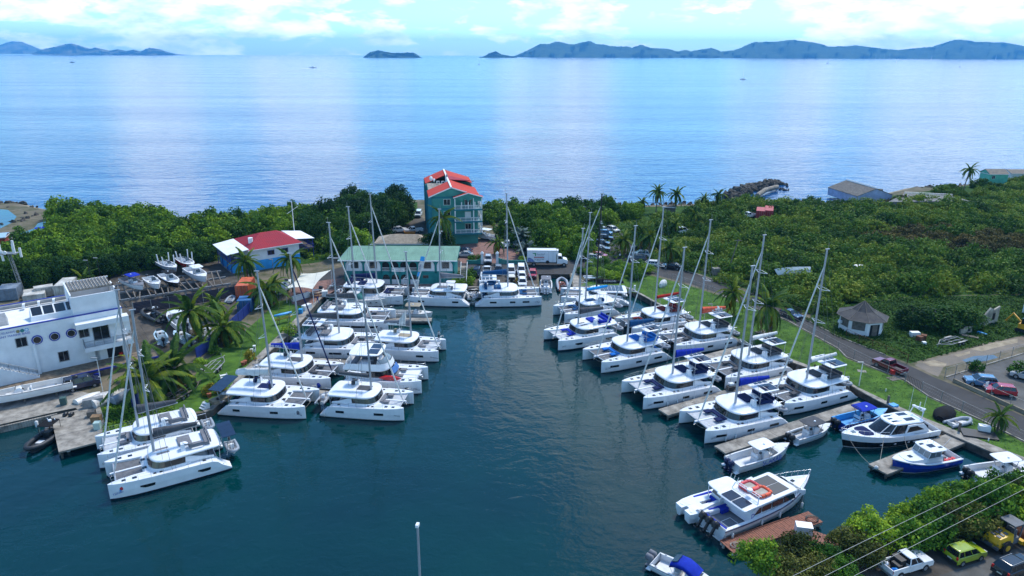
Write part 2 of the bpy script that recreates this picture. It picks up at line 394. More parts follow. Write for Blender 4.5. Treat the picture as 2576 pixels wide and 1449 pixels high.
sheet('weedy_plot',[(2040,806),(2108,846),(2227,892),(2290,914),(2330,903),(2480,862),(2576,843),(2700,800),(2700,740),(2300,745),(2200,760),(2100,760),(2040,775)],GZ+.004,M_weeds)
sheet('mud_patch',[(2300,918),(2343,905),(2482,865),(2576,845),(2700,810),(2700,840),(2576,872),(2374,923),(2360,948),(2330,935)],GZ+.012,M_mud)
sheet('puddle',[(2420,906),(2450,896),(2500,893),(2512,900),(2480,908),(2436,914)],GZ+.018,mat('puddle_water',(.10,.12,.13),.05,var=.2,scale=.5))
for i,q in enumerate(([(2320,912),(2350,906),(2382,915),(2376,923),(2340,921)],[(2440,878),(2500,862),(2560,852),(2560,862),(2500,876),(2470,884)],[(2400,893),(2440,884),(2440,890),(2410,898)])):
 sheet('pale_dirt_patch',q,GZ+.016,M_sandy)
sheet('boat_yard',[(215,705),(300,690),(560,655),(640,685),(640,735),(600,790),(500,898),(485,885),(340,905),(325,900),(310,780),(215,740)],GZ+.012,M_yard)
sheet('left_quay_slab',[tuple(at(x,y,1).to_2d())for x,y in[(-420,1190),(-200,1118),(0,1068),(140,1036),(190,1026),(232,1060),(228,990),(150,975),(60,985),(0,1002),(-420,1080)]],GZ+.014,M_conc,px=False)
sheet('shoreline_scrub',[(250,1098),(345,1070),(440,1045),(440,1010),(400,985),(330,985),(240,1000),(236,1060)],GZ+.006,M_weeds)
sheet('scrub_ground_right',[(1240,524),(1400,526),(1533,522),(1743,518),(1910,506),(2105,515),(2230,494),(2400,472),(2576,444),(2900,408),(2900,700),(2576,740),(2300,744),(2200,758),(2040,775),(1900,735),(1720,676),(1650,655),(1600,640),(1575,600),(1550,570),(1505,573),(1478,655),(1330,655),(1300,622),(1262,604)],GZ+.004,M_weeds)
sheet('mangrove_ground',[(0,600),(110,600),(118,556),(110,535),(300,541),(427,549),(510,559),(700,546),(870,530),(1050,508),(1050,548),(975,600),(860,640),(800,660),(640,680),(560,655),(300,690),(200,700),(0,750)],GZ+.004,M_weeds)
M_lag=water_mat('lagoon_water',(0.02,0.07,0.10),0.03,[(0.5,(1,1,1),2.0,0.03)])
sheet('lagoon',[(-60,522),(20,528),(42,545),(30,560),(0,575),(-60,592)],GZ+.012,M_lag)
sheet('lagoon_inlet',[(118,556),(95,562),(85,575),(50,588),(30,600),(75,601),(120,598),(112,575)],GZ+.016,M_lag)
sheet('shore_road',[(2200,1610),(2290,1464),(2362,1449),(2440,1421),(2576,1374),(2760,1308),(2900,1400),(2700,1610)],GZ+.012,M_asph2)
sheet('road_shoulder',[(2050,1449),(2200,1420),(2350,1385),(2470,1345),(2576,1300),(2760,1240),(2760,1308),(2576,1374),(2440,1421),(2362,1449),(2290,1464),(2200,1610),(2000,1610)],GZ+.008,M_yard)
# kerbs
def kerb(pts,w=.22,h=.13,m=None,name='kerb',px=True):
 w_=[at(p[0],p[1],GZ)if px else Vector((p[0],p[1],GZ))for p in pts];mb=MB()
 for a,b in zip(w_[:-1],w_[1:]):
  d=b-a;mb.box(((a.x+b.x)/2,(a.y+b.y)/2,GZ+h/2),(d.length+.01,w,h),rz=math.atan2(d.y,d.x))
 return tag(mb.build(name,m or M_conc),kind='structure')
kerb([(1722,680),(1811,710),(1890,740),(2014,798),(2108,847),(2227,893)])
kerb([(2576,1111),(2474,1060),(2337,998),(2275,956),(2129,899),(2108,877),(1979,806),(1811,742)])
kerb([(2380,949),(2480,918),(2576,889)],name='kerb')
# long concrete edge of the quay
def edge_beam(ws,w=.55,h=.16):
 mb=MB()
 for a,b in zip(ws[:-1],ws[1:]):
  d=b-a;n=Vector((-d.y,d.x)).normalized()
  c=(a+b)/2+n*(w*.5-.06)
  mb.box((c.x,c.y,GZ+h/2-.02),(d.length,w,h),rz=math.atan2(d.y,d.x))
 return tag(mb.build('quay_edge',M_conc),kind='structure')
edge_beam(HARB[19:31]);edge_beam(HARB[8:17])
# piers
def pier(name,a,b,w,z,label,m=None,slab=3.0,planks=False,pile_m=None,group='finger piers of the marina'):
 a,b=Vector(a[:2]),Vector(b[:2]);d=b-a;L=d.length;h=math.atan2(d.y,d.x)
 r=empty(name,(a.x,a.y,0),h,label,'pier',group)
 m=m or M_conc;n=max(1,round(L/slab));s=L/n;rnd=random.Random(int(L*10))
 for i in range(n):
  MB().box(((i+.5)*s,0,z-.11+rnd.uniform(-.012,.012)),(s-(.03 if not planks else.035),w,.22 if not planks else.07)).build('plank' if planks else 'slab',m,r)
 mb=MB()
 for sd in(1,-1):mb.box((L/2,sd*(w/2-.14),z-.36),(L-.1,.25,.28))
 mb.build('beam',pile_m or M_concdk,r)
 k=max(2,int(L/4.5))
 for i in range(k+1):
  for sd in(1,-1):MB().tube([(.3+(L-.6)*i/k,sd*(w/2-.3),-2.2),(.3+(L-.6)*i/k,sd*(w/2-.3),z-.4)],.16,7).build('pile',pile_m or M_concdk,r)
 return r
P=lambda x,y,z=.85:at(x,y,z)
pier('concrete_pier',P(2176,1016),P(1811,1131),2.1,.85,'weathered concrete finger pier between the ARTEMIS catamaran and the SCARAB motor boat')
pier('concrete_pier',P(2022,934),P(1668,1037),2.1,.85,'weathered concrete finger pier between the Ocean Blue and ARTEMIS catamarans')
pier('concrete_pier',P(1895,868),P(1628,938),2.0,.85,'weathered concrete finger pier between the SEA TAGE and Ocean Blue catamarans')
pier('concrete_pier',P(1752,818),P(1648,846),1.8,.85,'short concrete finger pier behind the No Sea The View catamaran')
pier('concrete_pier',P(1690,772),P(1546,800),1.8,.85,'brown stained finger pier beside the catamaran with cyan sail cover')
pier('concrete_pier',P(2416,1098),P(2208,1180),2.6,.85,'short broad concrete pier between the motor yacht and the blue workboat')
pier('concrete_pier',P(771,838),P(1050,848),1.6,.85,'concrete finger pier between the AL and Tweederwadoo catamarans')
pier('concrete_pier',P(692,899),P(1050,922),1.6,.85,'concrete finger pier behind the flybridge motor catamaran')
pier('concrete_pier',P(612,968),P(866,994),1.6,.85,'concrete finger pier between the TIME WILL TELL and Sun Away catamarans')
pier('concrete_pier',P(960,803),P(1086,802),1.7,.75,'short finger pier under the old tan topped boat')
big=pier('concrete_pier',at(190,1032,1.1),at(215,1120,1.1),6.0,1.12,'broad concrete slab pier reaching into the water left of the Tailwinds catamaran',slab=2.2)
M_deckw=mat('red_brown_decking',(0.26,0.09,0.05),0.75,var=0.2,scale=2.5,bump=0.01,bscale=8.0,col2=(0.14,0.05,0.03))
dk=pier('wooden_dock',at(1828,1375,.8),at(2052,1298,.8),2.1,.82,'red brown wooden dock with a knee bend beside the ferry',M_deckw,slab=.28,planks=True,pile_m=mat('pontoon_plastic',(.5,.48,.42),.7))
d0,d1=at(1985,1328,.8),at(2085,1362,.8)
ang=math.atan2((d1-d0).y,(d1-d0).x)-dk.rotation_euler.z
lo=Matrix.Rotation(-dk.rotation_euler.z,3,'Z')@(d0-dk.location)
for i in range(18):
 MB().box((lo.x+math.cos(ang)*(i+.5)*.28,lo.y+math.sin(ang)*(i+.5)*.28,.77),(.245,2.0,.07),rz=ang).build('plank',M_deckw,dk)
fb_=MB();L_=9.6
for sd in(1,-1):fb_.box((4.9,sd*1.08,.68),(9.7,.08,.3))
fb_.build('side_board',M_deckw,dk)
# heads of the piles under the left quay
o=empty('timber_quay_front',(0,0,0),0,'row of concrete stakes along the front of the left quay','quay front')
for i in range(22):
 a,b=at(0,1070,1),at(140,1038,1);k=i/21
 p=a.lerp(b,k)+Vector((.12,-.16,0));MB().box((p.x,p.y,-.3),(.28,.28,2.4),rz=.6).build('stake',M_conc,o)
 # buildings
M_white=mat('white_render',(0.78,0.79,0.79),0.8,var=0.06,scale=0.5,spec=0.25,col2=(0.66,0.67,0.67),bump=0.004,bscale=9.0)
M_whitet=mat('white_paint',(0.80,0.80,0.78),0.5,var=0.05,scale=2.0)
M_teal=mat('teal_render',(0.035,0.26,0.25),0.85,var=0.14,scale=0.4,spec=0.2,col2=(0.022,0.17,0.17))
M_teal2=mat('green_teal_render',(0.075,0.30,0.25),0.85,var=0.12,scale=0.4,spec=0.2,col2=(0.05,0.22,0.19))
M_tealb=mat('deep_teal_band',(0.02,0.19,0.23),0.85,var=0.1,scale=0.6)
M_redroof=mat('orange_red_roof',(0.50,0.05,0.028),0.7,var=0.08,scale=0.5,bump=0.01,bscale=5,spec=0.12,col2=(0.42,0.04,0.024))
M_crimson=mat('crimson_roof',(0.34,0.030,0.042),0.7,var=0.1,scale=0.5,spec=0.12,col2=(0.28,0.035,0.05))
M_greenroof=mat('pale_green_metal_roof',(0.19,0.34,0.25),0.65,var=0.1,scale=0.5,spec=0.2,col2=(0.15,0.27,0.20))
M_beigeroof=mat('beige_tiles',(0.42,0.35,0.26),0.85,var=0.2,scale=1.5,bump=0.03,bscale=5,col2=(0.28,0.23,0.17))
M_dkroof=mat('black_shingles',(0.030,0.030,0.035),0.85,var=0.3,scale=1.2,bump=0.03,bscale=5,col2=(0.07,0.065,0.06))
M_bluetrim=mat('royal_blue_trim',(0.012,0.03,0.30),0.5,var=0.06)
M_skyblue=mat('sky_blue_wall',(0.035,0.36,0.75),0.7,var=0.12,scale=0.5)
M_winglass=mat('dark_window',(0.014,0.016,0.020),0.12,var=0.2,spec=0.7)
M_wood=mat('grey_wood',(0.17,0.145,0.12),0.9,var=0.2,scale=2.5,bump=0.01,col2=(0.09,0.08,0.068))
M_gal=mat('galvanised_steel',(0.30,0.31,0.31),0.55,metal=0.3,var=0.15,scale=1.5)
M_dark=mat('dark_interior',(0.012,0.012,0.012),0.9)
M_rust=mat('rust',(0.20,0.07,0.03),0.85,var=0.3)
def win(r,p,u,w,h,fm=None,gm=None,nx=2,nz=1,bar=.07,out=.05,name='window'):
 'window on a wall: p lower left corner (local), u horizontal direction along the wall; outward is u x z'
 p,u=Vector(p),Vector(u).normalized();n=u.cross(Vector((0,0,1)));az=math.atan2(u.y,u.x)
 f=MB()
 def bx(x0,x1,z0,z1):
  c=p+u*((x0+x1)/2)+Vector((0,0,(z0+z1)/2))+n*(out/2);f.box(c,(x1-x0,out,z1-z0),rz=az)
 bx(0,w,-bar,0);bx(0,w,h,h+bar);bx(-bar,0,-bar,h+bar);bx(w,w+bar,-bar,h+bar)
 for i in range(1,nx):bx(w*i/nx-bar*.4,w*i/nx+bar*.4,0,h)
 for i in range(1,nz):bx(0,w,h*i/nz-bar*.4,h*i/nz+bar*.4)
 o=f.build(name,fm or M_whitet,r)
 for i in range(nx):
  for j in range(nz):
   c=p+u*(w*(i+.5)/nx)+Vector((0,0,h*(j+.5)/nz))+n*.012
   MB().box(c,(w/nx-bar*.7,.02,h/nz-bar*.7),rz=az).build('pane',gm or M_winglass,o)
 return o
def arch(r,x0,x1,z0,zs,y,th,m,name='arch',top=None,n=10):
 'wall piece with a round headed opening from x0 to x1, sill z0, springing zs; filled above to top'
 c,R=(x0+x1)/2,(x1-x0)/2;top=top or zs+R+.25;mb=MB();vs=[];fs=[]
 for i in range(n+1):
  a=math.pi*i/n;x,z=c-R*math.cos(a),zs+R*math.sin(a)
  vs+=[(x,y,z),(x,y,top),(x,y+th,z),(x,y+th,top)]
 for i in range(n):
  k=4*i;fs+=[(k,k+4,k+5,k+1),(k+2,k+3,k+7,k+6),(k,k+2,k+6,k+4)]
 return mb.add(vs,fs).build(name,m,r)
def arch_panel(r,x0,x1,z0,zs,y,th,m,name='panel',n=10):
 c,R=(x0+x1)/2,(x1-x0)/2;k=.75
 pts=[(x0,z0),(x1,z0)]+[(c+R*math.cos(math.pi*i/n),zs+R*k*math.sin(math.pi*i/n))for i in range(n+1)]
 return MB().loft([[(x,y-th,z)for x,z in pts],[(x,y,z)for x,z in pts]]).build(name,m,r)
def rail(r,pts,h=1.0,n=None,m=None,bars=True,name='railing',rr=.03,step=.35,rows=0):
 mb=MB()
 for a,b in zip(pts[:-1],pts[1:]):
  a,b=Vector(a),Vector(b);k=max(1,int((b-a).length/step))
  mb.tube([a+Vector((0,0,h)),b+Vector((0,0,h))],rr*1.3,4);mb.tube([a+Vector((0,0,.1)),b+Vector((0,0,.1))],rr,4)
  for q in range(rows):mb.tube([a+Vector((0,0,.1+(h-.1)*(q+1)/(rows+1))),b+Vector((0,0,.1+(h-.1)*(q+1)/(rows+1)))],rr*.6,3)
  for i in range(k+1):
   p=a.lerp(b,i/k);mb.tube([p,p+Vector((0,0,h))],rr*(1 if bars else.9),4,cap=False)
 return mb.build(name,m or M_whitet,r)
def slab_roof(r,pts,th,m,name='roof'):
 'a roof plane: polygon of 3D points with thickness th downwards'
 n=len(pts);a=[tuple(p)for p in pts];b=[(p[0],p[1],p[2]-th)for p in pts]
 return MB().add(a+b,[tuple(range(n)),tuple(range(2*n-1,n-1,-1))]+[(i,i+n,(i+1)%n+n,(i+1)%n)for i in range(n)]).build(name,m,r)
def ac_unit(r,p,rz=0.0,m=None):
 o=MB().box(p,(.85,.35,.65),rz=rz).build('air_conditioner',m or M_whitet,r)
 R=Matrix.Rotation(rz,3,'Z');c=Vector(p)+R@Vector((0,-.18,0))
 MB().tube([c,c+R@Vector((0,-.02,0))],.25,10).build('fan_grille',M_cgrey if 'M_cgrey' in globals()else M_dark,o)
 return o
def local_on(p0,ang,x,y,depth=0.0):
 'where the ray of photo pixel x, y meets the vertical plane through p0 along ang (moved back by depth); returns local x, z'
 u=Vector((math.cos(ang),math.sin(ang),0));n=Vector((-u.y,u.x,0));q=Vector((p0[0],p0[1],0))+n*depth
 d=pxdir(x,y);o=Vector((0,0,CAMH));t=(q-o).dot(n)/d.dot(n);p=o+d*t
 return(p-q).dot(u),p.z
 # ---- four storey teal hotel with red roof
def hotel():
 r=empty('hotel',(-21.6,183.6,GZ),math.radians(9),'tall teal hotel with orange red gable roof and white balconies','hotel')
 W,D,H=12.6,29.0,13.1
 MB().box2((0,0,-.3),(W,D,H)).build('wall',M_teal2,r)
 for z in(3.2,6.45,9.7,12.75):MB().box2((-.03,-.03,z-.22),(W+.03,D+.03,z+.25)).build('floor_band',M_tealb,r)
 for x,y in((0,0),(0,9.5),(0,19),(0,D)):MB().box((x,y,H/2-.1),(.9,.9,H-.3)).build('pilaster',M_tealb,r)
 for f in range(4):
  for y in(2.2,5.6,11.5,15.0,21.2,24.8):win(r,(-.01,y+1.5,1.0+f*3.25),(0,-1,0),1.5,1.5,M_tealb,M_winglass,2,1)
  win(r,(3.6,-.01,1.0+f*3.25),(1,0,0),1.7,1.5,M_whitet,M_winglass,2,1)
 xm=5.6;zr=H+2.3;ov=.5
 cut0,cut1=9.0,20.0
 e=-.35
 slope=(zr-H)/xm
 for a,b in((-ov,cut0),(cut1,D+ov)):
  slab_roof(r,[(e,a,H+.1+e*slope),(xm,a,zr+.1),(xm,b,zr+.1),(e,b,H+.1+e*slope)],.16,M_redroof)
 s2=(zr-H)/(W-xm)
 slab_roof(r,[(xm,-ov,zr+.1),(W+.5,-ov,H+.1-.5*s2),(W+.5,12.0,H+.1-.5*s2),(xm,12.0,zr+.1)],.16,M_redroof)
 slab_roof(r,[(xm,12.0,zr+.08),(W+.3,12.0,zr-.5),(W+.4,19.5,H+.5),(xm,19.5,zr+.08)],.16,M_crimson)
 slab_roof(r,[(xm,19.5,zr+.1),(W+.5,19.5,H+.1-.5*s2),(W+.5,D+ov,H+.1-.5*s2),(xm,D+ov,zr+.1)],.16,M_redroof)
 MB().box2((xm-.22,-ov-.02,zr+.06),(xm+.22,D+ov,zr+.24)).build('ridge_cap',M_whitet,r)
 for y in(-.0,D):
  MB().loft([[(0,y-.12,H),(W,y-.12,H),(xm,y-.12,zr)],[(0,y+.12,H),(W,y+.12,H),(xm,y+.12,zr)]]).build('gable',M_teal2,r)
 fa=MB()
 for(x0,z0),(x1,z1)in(((e,H+e*slope),(xm,zr)),((xm,zr),(W+.5,H-.5*s2))):
  fa.loft([[(x0,-ov-.03,z0-.16),(x0,-ov+.05,z0-.16),(x0,-ov+.05,z0+.14),(x0,-ov-.03,z0+.14)],[(x1,-ov-.03,z1-.16),(x1,-ov+.05,z1-.16),(x1,-ov+.05,z1+.14),(x1,-ov-.03,z1+.14)]])
 fa.build('fascia',M_whitet,r)
 # roof terrace with machines
 MB().box2((.1,cut0,H-.02),(xm-.15,cut1,H+.05)).build('roof_terrace',M_conc,r)
 MB().box2((xm-.2,cut0,H),(xm,cut1,zr)).build('terrace_wall',M_white,r)
 for x,y in((3.2,17.8),(4.6,17.6),(4.8,13.0)):ac_unit(r,(x,y,H+.6),0.2)
 for x,y,s in((1.2,16.2,.7),(1.9,13.6,.45)):
  d=MB();d.tube([(x,y,H),(x,y,H+2.0)],.05,5);d.build('dish_pole',M_gal,r)
  d=MB();d.tube([(x,y-.1,H+2.0),(x+.12,y-.22,H+2.02)],s,12,s*.3);d.build('satellite_dish',M_whitet,r)
 d=MB()
 for y in(14.0,17.0):d.tube([(xm,y,zr+.2),(xm,y,zr+1.8)],.03,4)
 d.tube([(xm,15.2,zr+.2),(xm,15.2,zr+.9)],.25,8);d.build('aerial',M_gal,r)
 # balcony stack at the right front corner
 bx0,bx1,by=6.3,W+1.0,-1.7
 for f,z in enumerate((3.2,6.45,9.7)):
  MB().box2((bx0,by,z-.28),(bx1,.6,z+.12)).build('balcony_slab',M_tealb,r)
  MB().box2((W+.02,.65,z-.27),(bx1,6.5,z+.115)).build('balcony_slab',M_tealb,r)
  rail(r,[(bx0+.1,0,z+.12),(bx0+.1,by+.1,z+.12),(bx1-.12,by+.1,z+.12),(bx1-.12,6.3,z+.12)],.95,step=1.2,rr=.06,rows=3)
  for x,y in((bx1-.15,by+.12),(bx1-2.3,by+.12),(bx1-.15,2.4),(bx1-.15,5.8),(bx0+.12,by+.12)):
   MB().tube([(x,y,z+.12),(x,y,z+2.98)],.15,8).build('column',M_whitet,r)
  win(r,(9.2,-.01,z+.9),(1,0,0),1.5,1.4,M_whitet,M_winglass if f!=1 else M_whitet,2,1)
  win(r,(W+.01,1.5,z+.3),(0,1,0),1.6,2.0,M_whitet,M_winglass,2,1,name='balcony_door')
  st=MB()
  for k in range(9):st.box((W+.5,2.0+k*.3,z+.25+k*.32),(.8,.28,.08))
  st.build('stair_flight',M_whitet,r)
 for i in range(3):
  x0=bx0+.25+i*1.75
  arch(r,x0,x0+1.5,9.8,11.7,by+.02,.22,M_teal2,top=13.0)
  MB().box2((x0+1.5,by+.02,11.7),(x0+1.75,by+.24,13.0)).build('spandrel',M_teal2,r)
  MB().tube([(x0+1.62,by+.13,9.8),(x0+1.62,by+.13,11.75)],.13,8).build('column',M_whitet,r)
 MB().box2((bx0+5.5,by+.02,11.9),(bx1,by+.24,13.0)).build('spandrel',M_teal2,r)
 MB().loft([[(bx0,by,13.0),(bx1,by,13.0),((bx0+bx1)/2,by,14.0)],[(bx0,by+.24,13.0),(bx1,by+.24,13.0),((bx0+bx1)/2,by+.24,14.0)]]).build('gable',M_teal2,r)
 xc=(bx0+bx1)/2
 slab_roof(r,[(bx0-.3,by-.35,12.98),(xc,by-.35,14.15),(xc,-.2,14.15),(bx0-.3,-.2,12.98)],.14,M_redroof,'porch_roof')
 slab_roof(r,[(xc,by-.35,14.15),(bx1+.3,by-.35,12.98),(bx1+.3,-.2,12.98),(xc,-.2,14.15)],.14,M_redroof,'porch_roof')
 f2=MB()
 for s_ in(-1,1):f2 .loft([[(xc,by-.4,13.98),(xc,by-.33,13.98),(xc,by-.33,14.2),(xc,by-.4,14.2)],[(xc+s_*(xc-bx0+.32),by-.4,12.8),(xc+s_*(xc-bx0+.32),by-.33,12.8),(xc+s_*(xc-bx0+.32),by-.33,13.02),(xc+s_*(xc-bx0+.32),by-.4,13.02)]][::s_])
 f2 .build('fascia',M_whitet,r)
 st=MB()
 for k in range(9):st.box((W+1.0+k*.35,3.0-k*.1,2.9-k*.34),(.36,1.6,.14))
 st.build('garden_stair',M_whitet,r)
hotel()
# ---- long teal harbour building
def harbour_building():
 x0,x1,y0=-37.0,-12.7,149.7
 r=empty('harbour_office',(x0,y0,GZ),0.0,'long two storey teal building with pale green metal roof and white arched panels','building')
 W,D,H=x1-x0,9.0,5.9
 MB().box2((0,.35,-.2),(W,D,H)).build('wall',M_teal,r)
 MB().box2((0,0,2.62),(W,.34,3.05)).build('floor_band',M_teal,r)
 MB().box2((0,0,5.35),(W,.34,H)).build('top_band',M_teal,r)
 k=24.3/1730.0;X=lambda zx:(zx-240)*k
 for a,b in((240,258),(530,552),(815,835),(950,975),(1095,1120),(1240,1265),(1380,1400),(1662,1688),(1946,1970)):
  MB().box2((X(a),0,-.2),(X(b),.335,5.36)).build('pier_strip',M_teal,r)
 for a,b in((258,530),(552,815),(1400,1662),(1688,1946)):
  MB().box2((X(a),.18,-.2),(X(b),.335,2.63)).build('lower_wall',M_teal,r)
  MB().box2((X(a),.18,3.04),(X(b),.335,5.36)).build('upper_wall',M_teal,r)
  arch_panel(r,X(a)+.08,X(b)-.08,3.08,4.35,.175,.05,M_white,'arched_panel')
  c=(X(a)+X(b))/2+.2
  win(r,(c-.75,.122,3.75),(1,0,0),1.5,1.35,M_cmid if 0 else M_wood,M_winglass,2,3)
  win(r,(c-1.0,.178,1.5),(1,0,0),1.1,.55,M_wood,M_winglass,1,1)
 for a,b in((835,950),(975,1095),(1120,1240),(1265,1380)):
  arch(r,X(a),X(b),3.0,4.4,0,.335,M_teal,top=5.36);arch(r,X(a)+.05,X(b)-.05,.2,1.55,0.01,.32,M_teal,top=2.63)
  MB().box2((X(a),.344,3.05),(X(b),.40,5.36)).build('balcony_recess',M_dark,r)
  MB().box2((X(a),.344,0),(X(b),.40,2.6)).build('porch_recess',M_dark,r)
  win(r,((X(a)+X(b))/2-.35,.395,3.1),(1,0,0),.75,1.9,M_whitet,M_winglass,1,1,name='balcony_door')
  rail(r,[(X(a),.12,3.05),(X(b),.12,3.05)],.8,step=.17,rr=.03,name='balcony_railing')
  MB().box2((X(a)+.06,.1,-.1),(X(b)-.06,.2,1.12)).build('white_panel',M_white,r)
  g=MB()
  for i in range(1,5):g.box2((X(a)+(X(b)-X(a))*i/5-.025,.14,1.12),(X(a)+(X(b)-X(a))*i/5+.025,.18,2.35))
  for z in(1.45,1.8):g.box2((X(a)+.06,.13,z-.025),(X(b)-.06,.19,z+.025))
  g.build('window_bars',M_wood,r)
 MB().box2((X(985),-.06,2.98),(X(1190),-.01,3.82)).build('sign_board',M_whitet,r)
 for i,t in enumerate(('HARBOUR OFFICE','CHARTERS','MARINA SERVICES')):pass
 sm=M_txt_grey if 'M_txt_grey' in globals()else M_dark
 for z,a,b in((3.66,1060,1180),(3.44,1080,1150),(3.24,1050,1165)):MB().box2((X(a),-.066,z-.03),(X(b),-.061,z+.03)).build('printed_line',mat('faded_print',(.25,.27,.33),.7),r)
 MB().tube([(X(1010),-.061,3.5),(X(1010),-.067,3.5)],.16,10).build('sign_emblem',M_tealb,r)
 # roof, with standing seams
 ez,rz_,o=H-.05,H+1.75,1.1
 e0,e1,yb,yr=-1.0,W+.7,D+o,D/2
 hl=1.6
 A,B_,C_,D_=(e0,-o,ez),(e1,-o,ez),(e1+.25,yr,rz_),(hl,yr,rz_)
 slab_roof(r,[A,B_,C_,D_],.12,M_greenroof);slab_roof(r,[(e1+.0,yb,ez),(e0,yb,ez),D_,C_],.12,M_greenroof);slab_roof(r,[(e0,yb,ez),A,D_],.12,M_greenroof)
 for i in range(1,42):
  x=e0+(e1-e0)*i/42;k2=(rz_-ez)/(yr+o)
  t=1.0 if x>hl else max(.05,(x-e0)/(hl-e0))
  MB().tube([(x,-o+.02,ez+.01),(x,-o+(yr+o)*t,ez+(rz_-ez)*t+.01)],.022,4).build('roof_seam',M_greenroof,r)
 MB().box2((e0-.02,-o-.06,ez-.2),(e1+.02,-o+.02,ez+.02)).build('gutter',M_whitet,r)
 MB().loft([[(e1,-o,ez-.12),(e1,yb,ez-.12),(e1+.24,yr,rz_-.12)],[(e1-.2,-o,ez-.12),(e1-.2,yb,ez-.12),(e1+.04,yr,rz_-.12)]]).build('gable_end',M_teal,r)
 MB().box((hl*0+e0-.8,1.0,ez-.1),(1.5,.12,.12)).build('waste_pipe',M_whitet,r)
 # outside stair on the right
 st=MB()
 for i in range(11):st.box((W+1.9,-.2+i*.3,.15+i*.27),(1.4,.32,.12))
 st.box((W+1.9,3.6,3.0),(1.5,1.4,.14));st.build('outside_stair',M_conc,r)
 for x in(W+1.2,W+2.6):rail(r,[(x,-.2,.2),(x,3.0,3.05),(x,4.2,3.1)],.95,step=.5,rr=.05,name='stair_railing')
harbour_building()
def simple_house(name,label,p,rz,W,D,H,wall_m,roof_m,rise=1.5,ov=.5,wins=(),door=None,cat_='house',hip=True,fm=None,tiles=None,base=GZ):
 r=empty(name,(p[0],p[1],base),rz,label,cat_)
 MB().box2((0,0,-.3),(W,D,H)).build('wall',wall_m,r)
 hx=D/2 if hip else-ov
 hx=min(hx,W/2-.2)
 a,b,c,d=(-ov,-ov,H),(W+ov,-ov,H),(W+ov,D+ov,H),(-ov,D+ov,H)
 e,f=(hx if hip else-ov,D/2,H+rise),(W-hx if hip else W+ov,D/2,H+rise)
 slab_roof(r,[a,b,f,e],.12,roof_m);slab_roof(r,[c,d,e,f],.12,roof_m)
 if hip:slab_roof(r,[d,a,e],.12,roof_m);slab_roof(r,[b,c,f],.12,roof_m)
 else:
  for x in(0,W):MB().loft([[(x-.06,0,H),(x-.06,D,H),(x-.06,D/2,H+rise-.1)],[(x+.06,0,H),(x+.06,D,H),(x+.06,D/2,H+rise-.1)]]).build('gable',wall_m,r)
 if tiles:
  for j in range(tiles):
   t0,t1=j/tiles,(j+1)/tiles
   pt=lambda s,t:(a[0]+(e[0]-a[0])*t+((b[0]-a[0])*(1-t)+(f[0]-e[0])*t)*s,a[1]+(e[1]-a[1])*t,H+rise*t+.03)
   n=24
   for i in range(n):
    q=[pt(i/n+.004,t0),pt((i+1)/n-.004,t0),pt((i+1)/n-.004,t1),pt(i/n+.004,t1)]
    q[0]=(q[0][0],q[0][1],q[0][2]+.07);q[1]=(q[1][0],q[1][1],q[1][2]+.07)
    MB().add(q,[(0,1,2,3)]).build('tile',roof_m,r)
 g=MB()
 for s_,t_ in((a,b),(b,c),(c,d),(d,a)):
  v=Vector(t_)-Vector(s_);g.box(((s_[0]+t_[0])/2,(s_[1]+t_[1])/2,H-.12),(v.length+.06,.06,.18),rz=math.atan2(v.y,v.x))
 g.build('eaves_board',M_whitet,r)
 for x,z,w,h in wins:win(r,(x,-.01,z),(1,0,0),w,h,fm or M_whitet,M_winglass,2,1)
 return r
b_=at(945,613,4.2)
simple_house('tiled_house','low house with beige tiled hip roof between hotel and harbour building',(b_.x,b_.y+.5),0.0,13.5,6.5,3.2,M_teal2,M_beigeroof,1.5,.5,[(1.2,.8,1.4,1.4),(4.0,.8,1.2,1.4),(6.4,.8,1.4,1.4),(9.0,.8,1.2,1.4),(11.3,.8,1.2,1.4)],tiles=9)
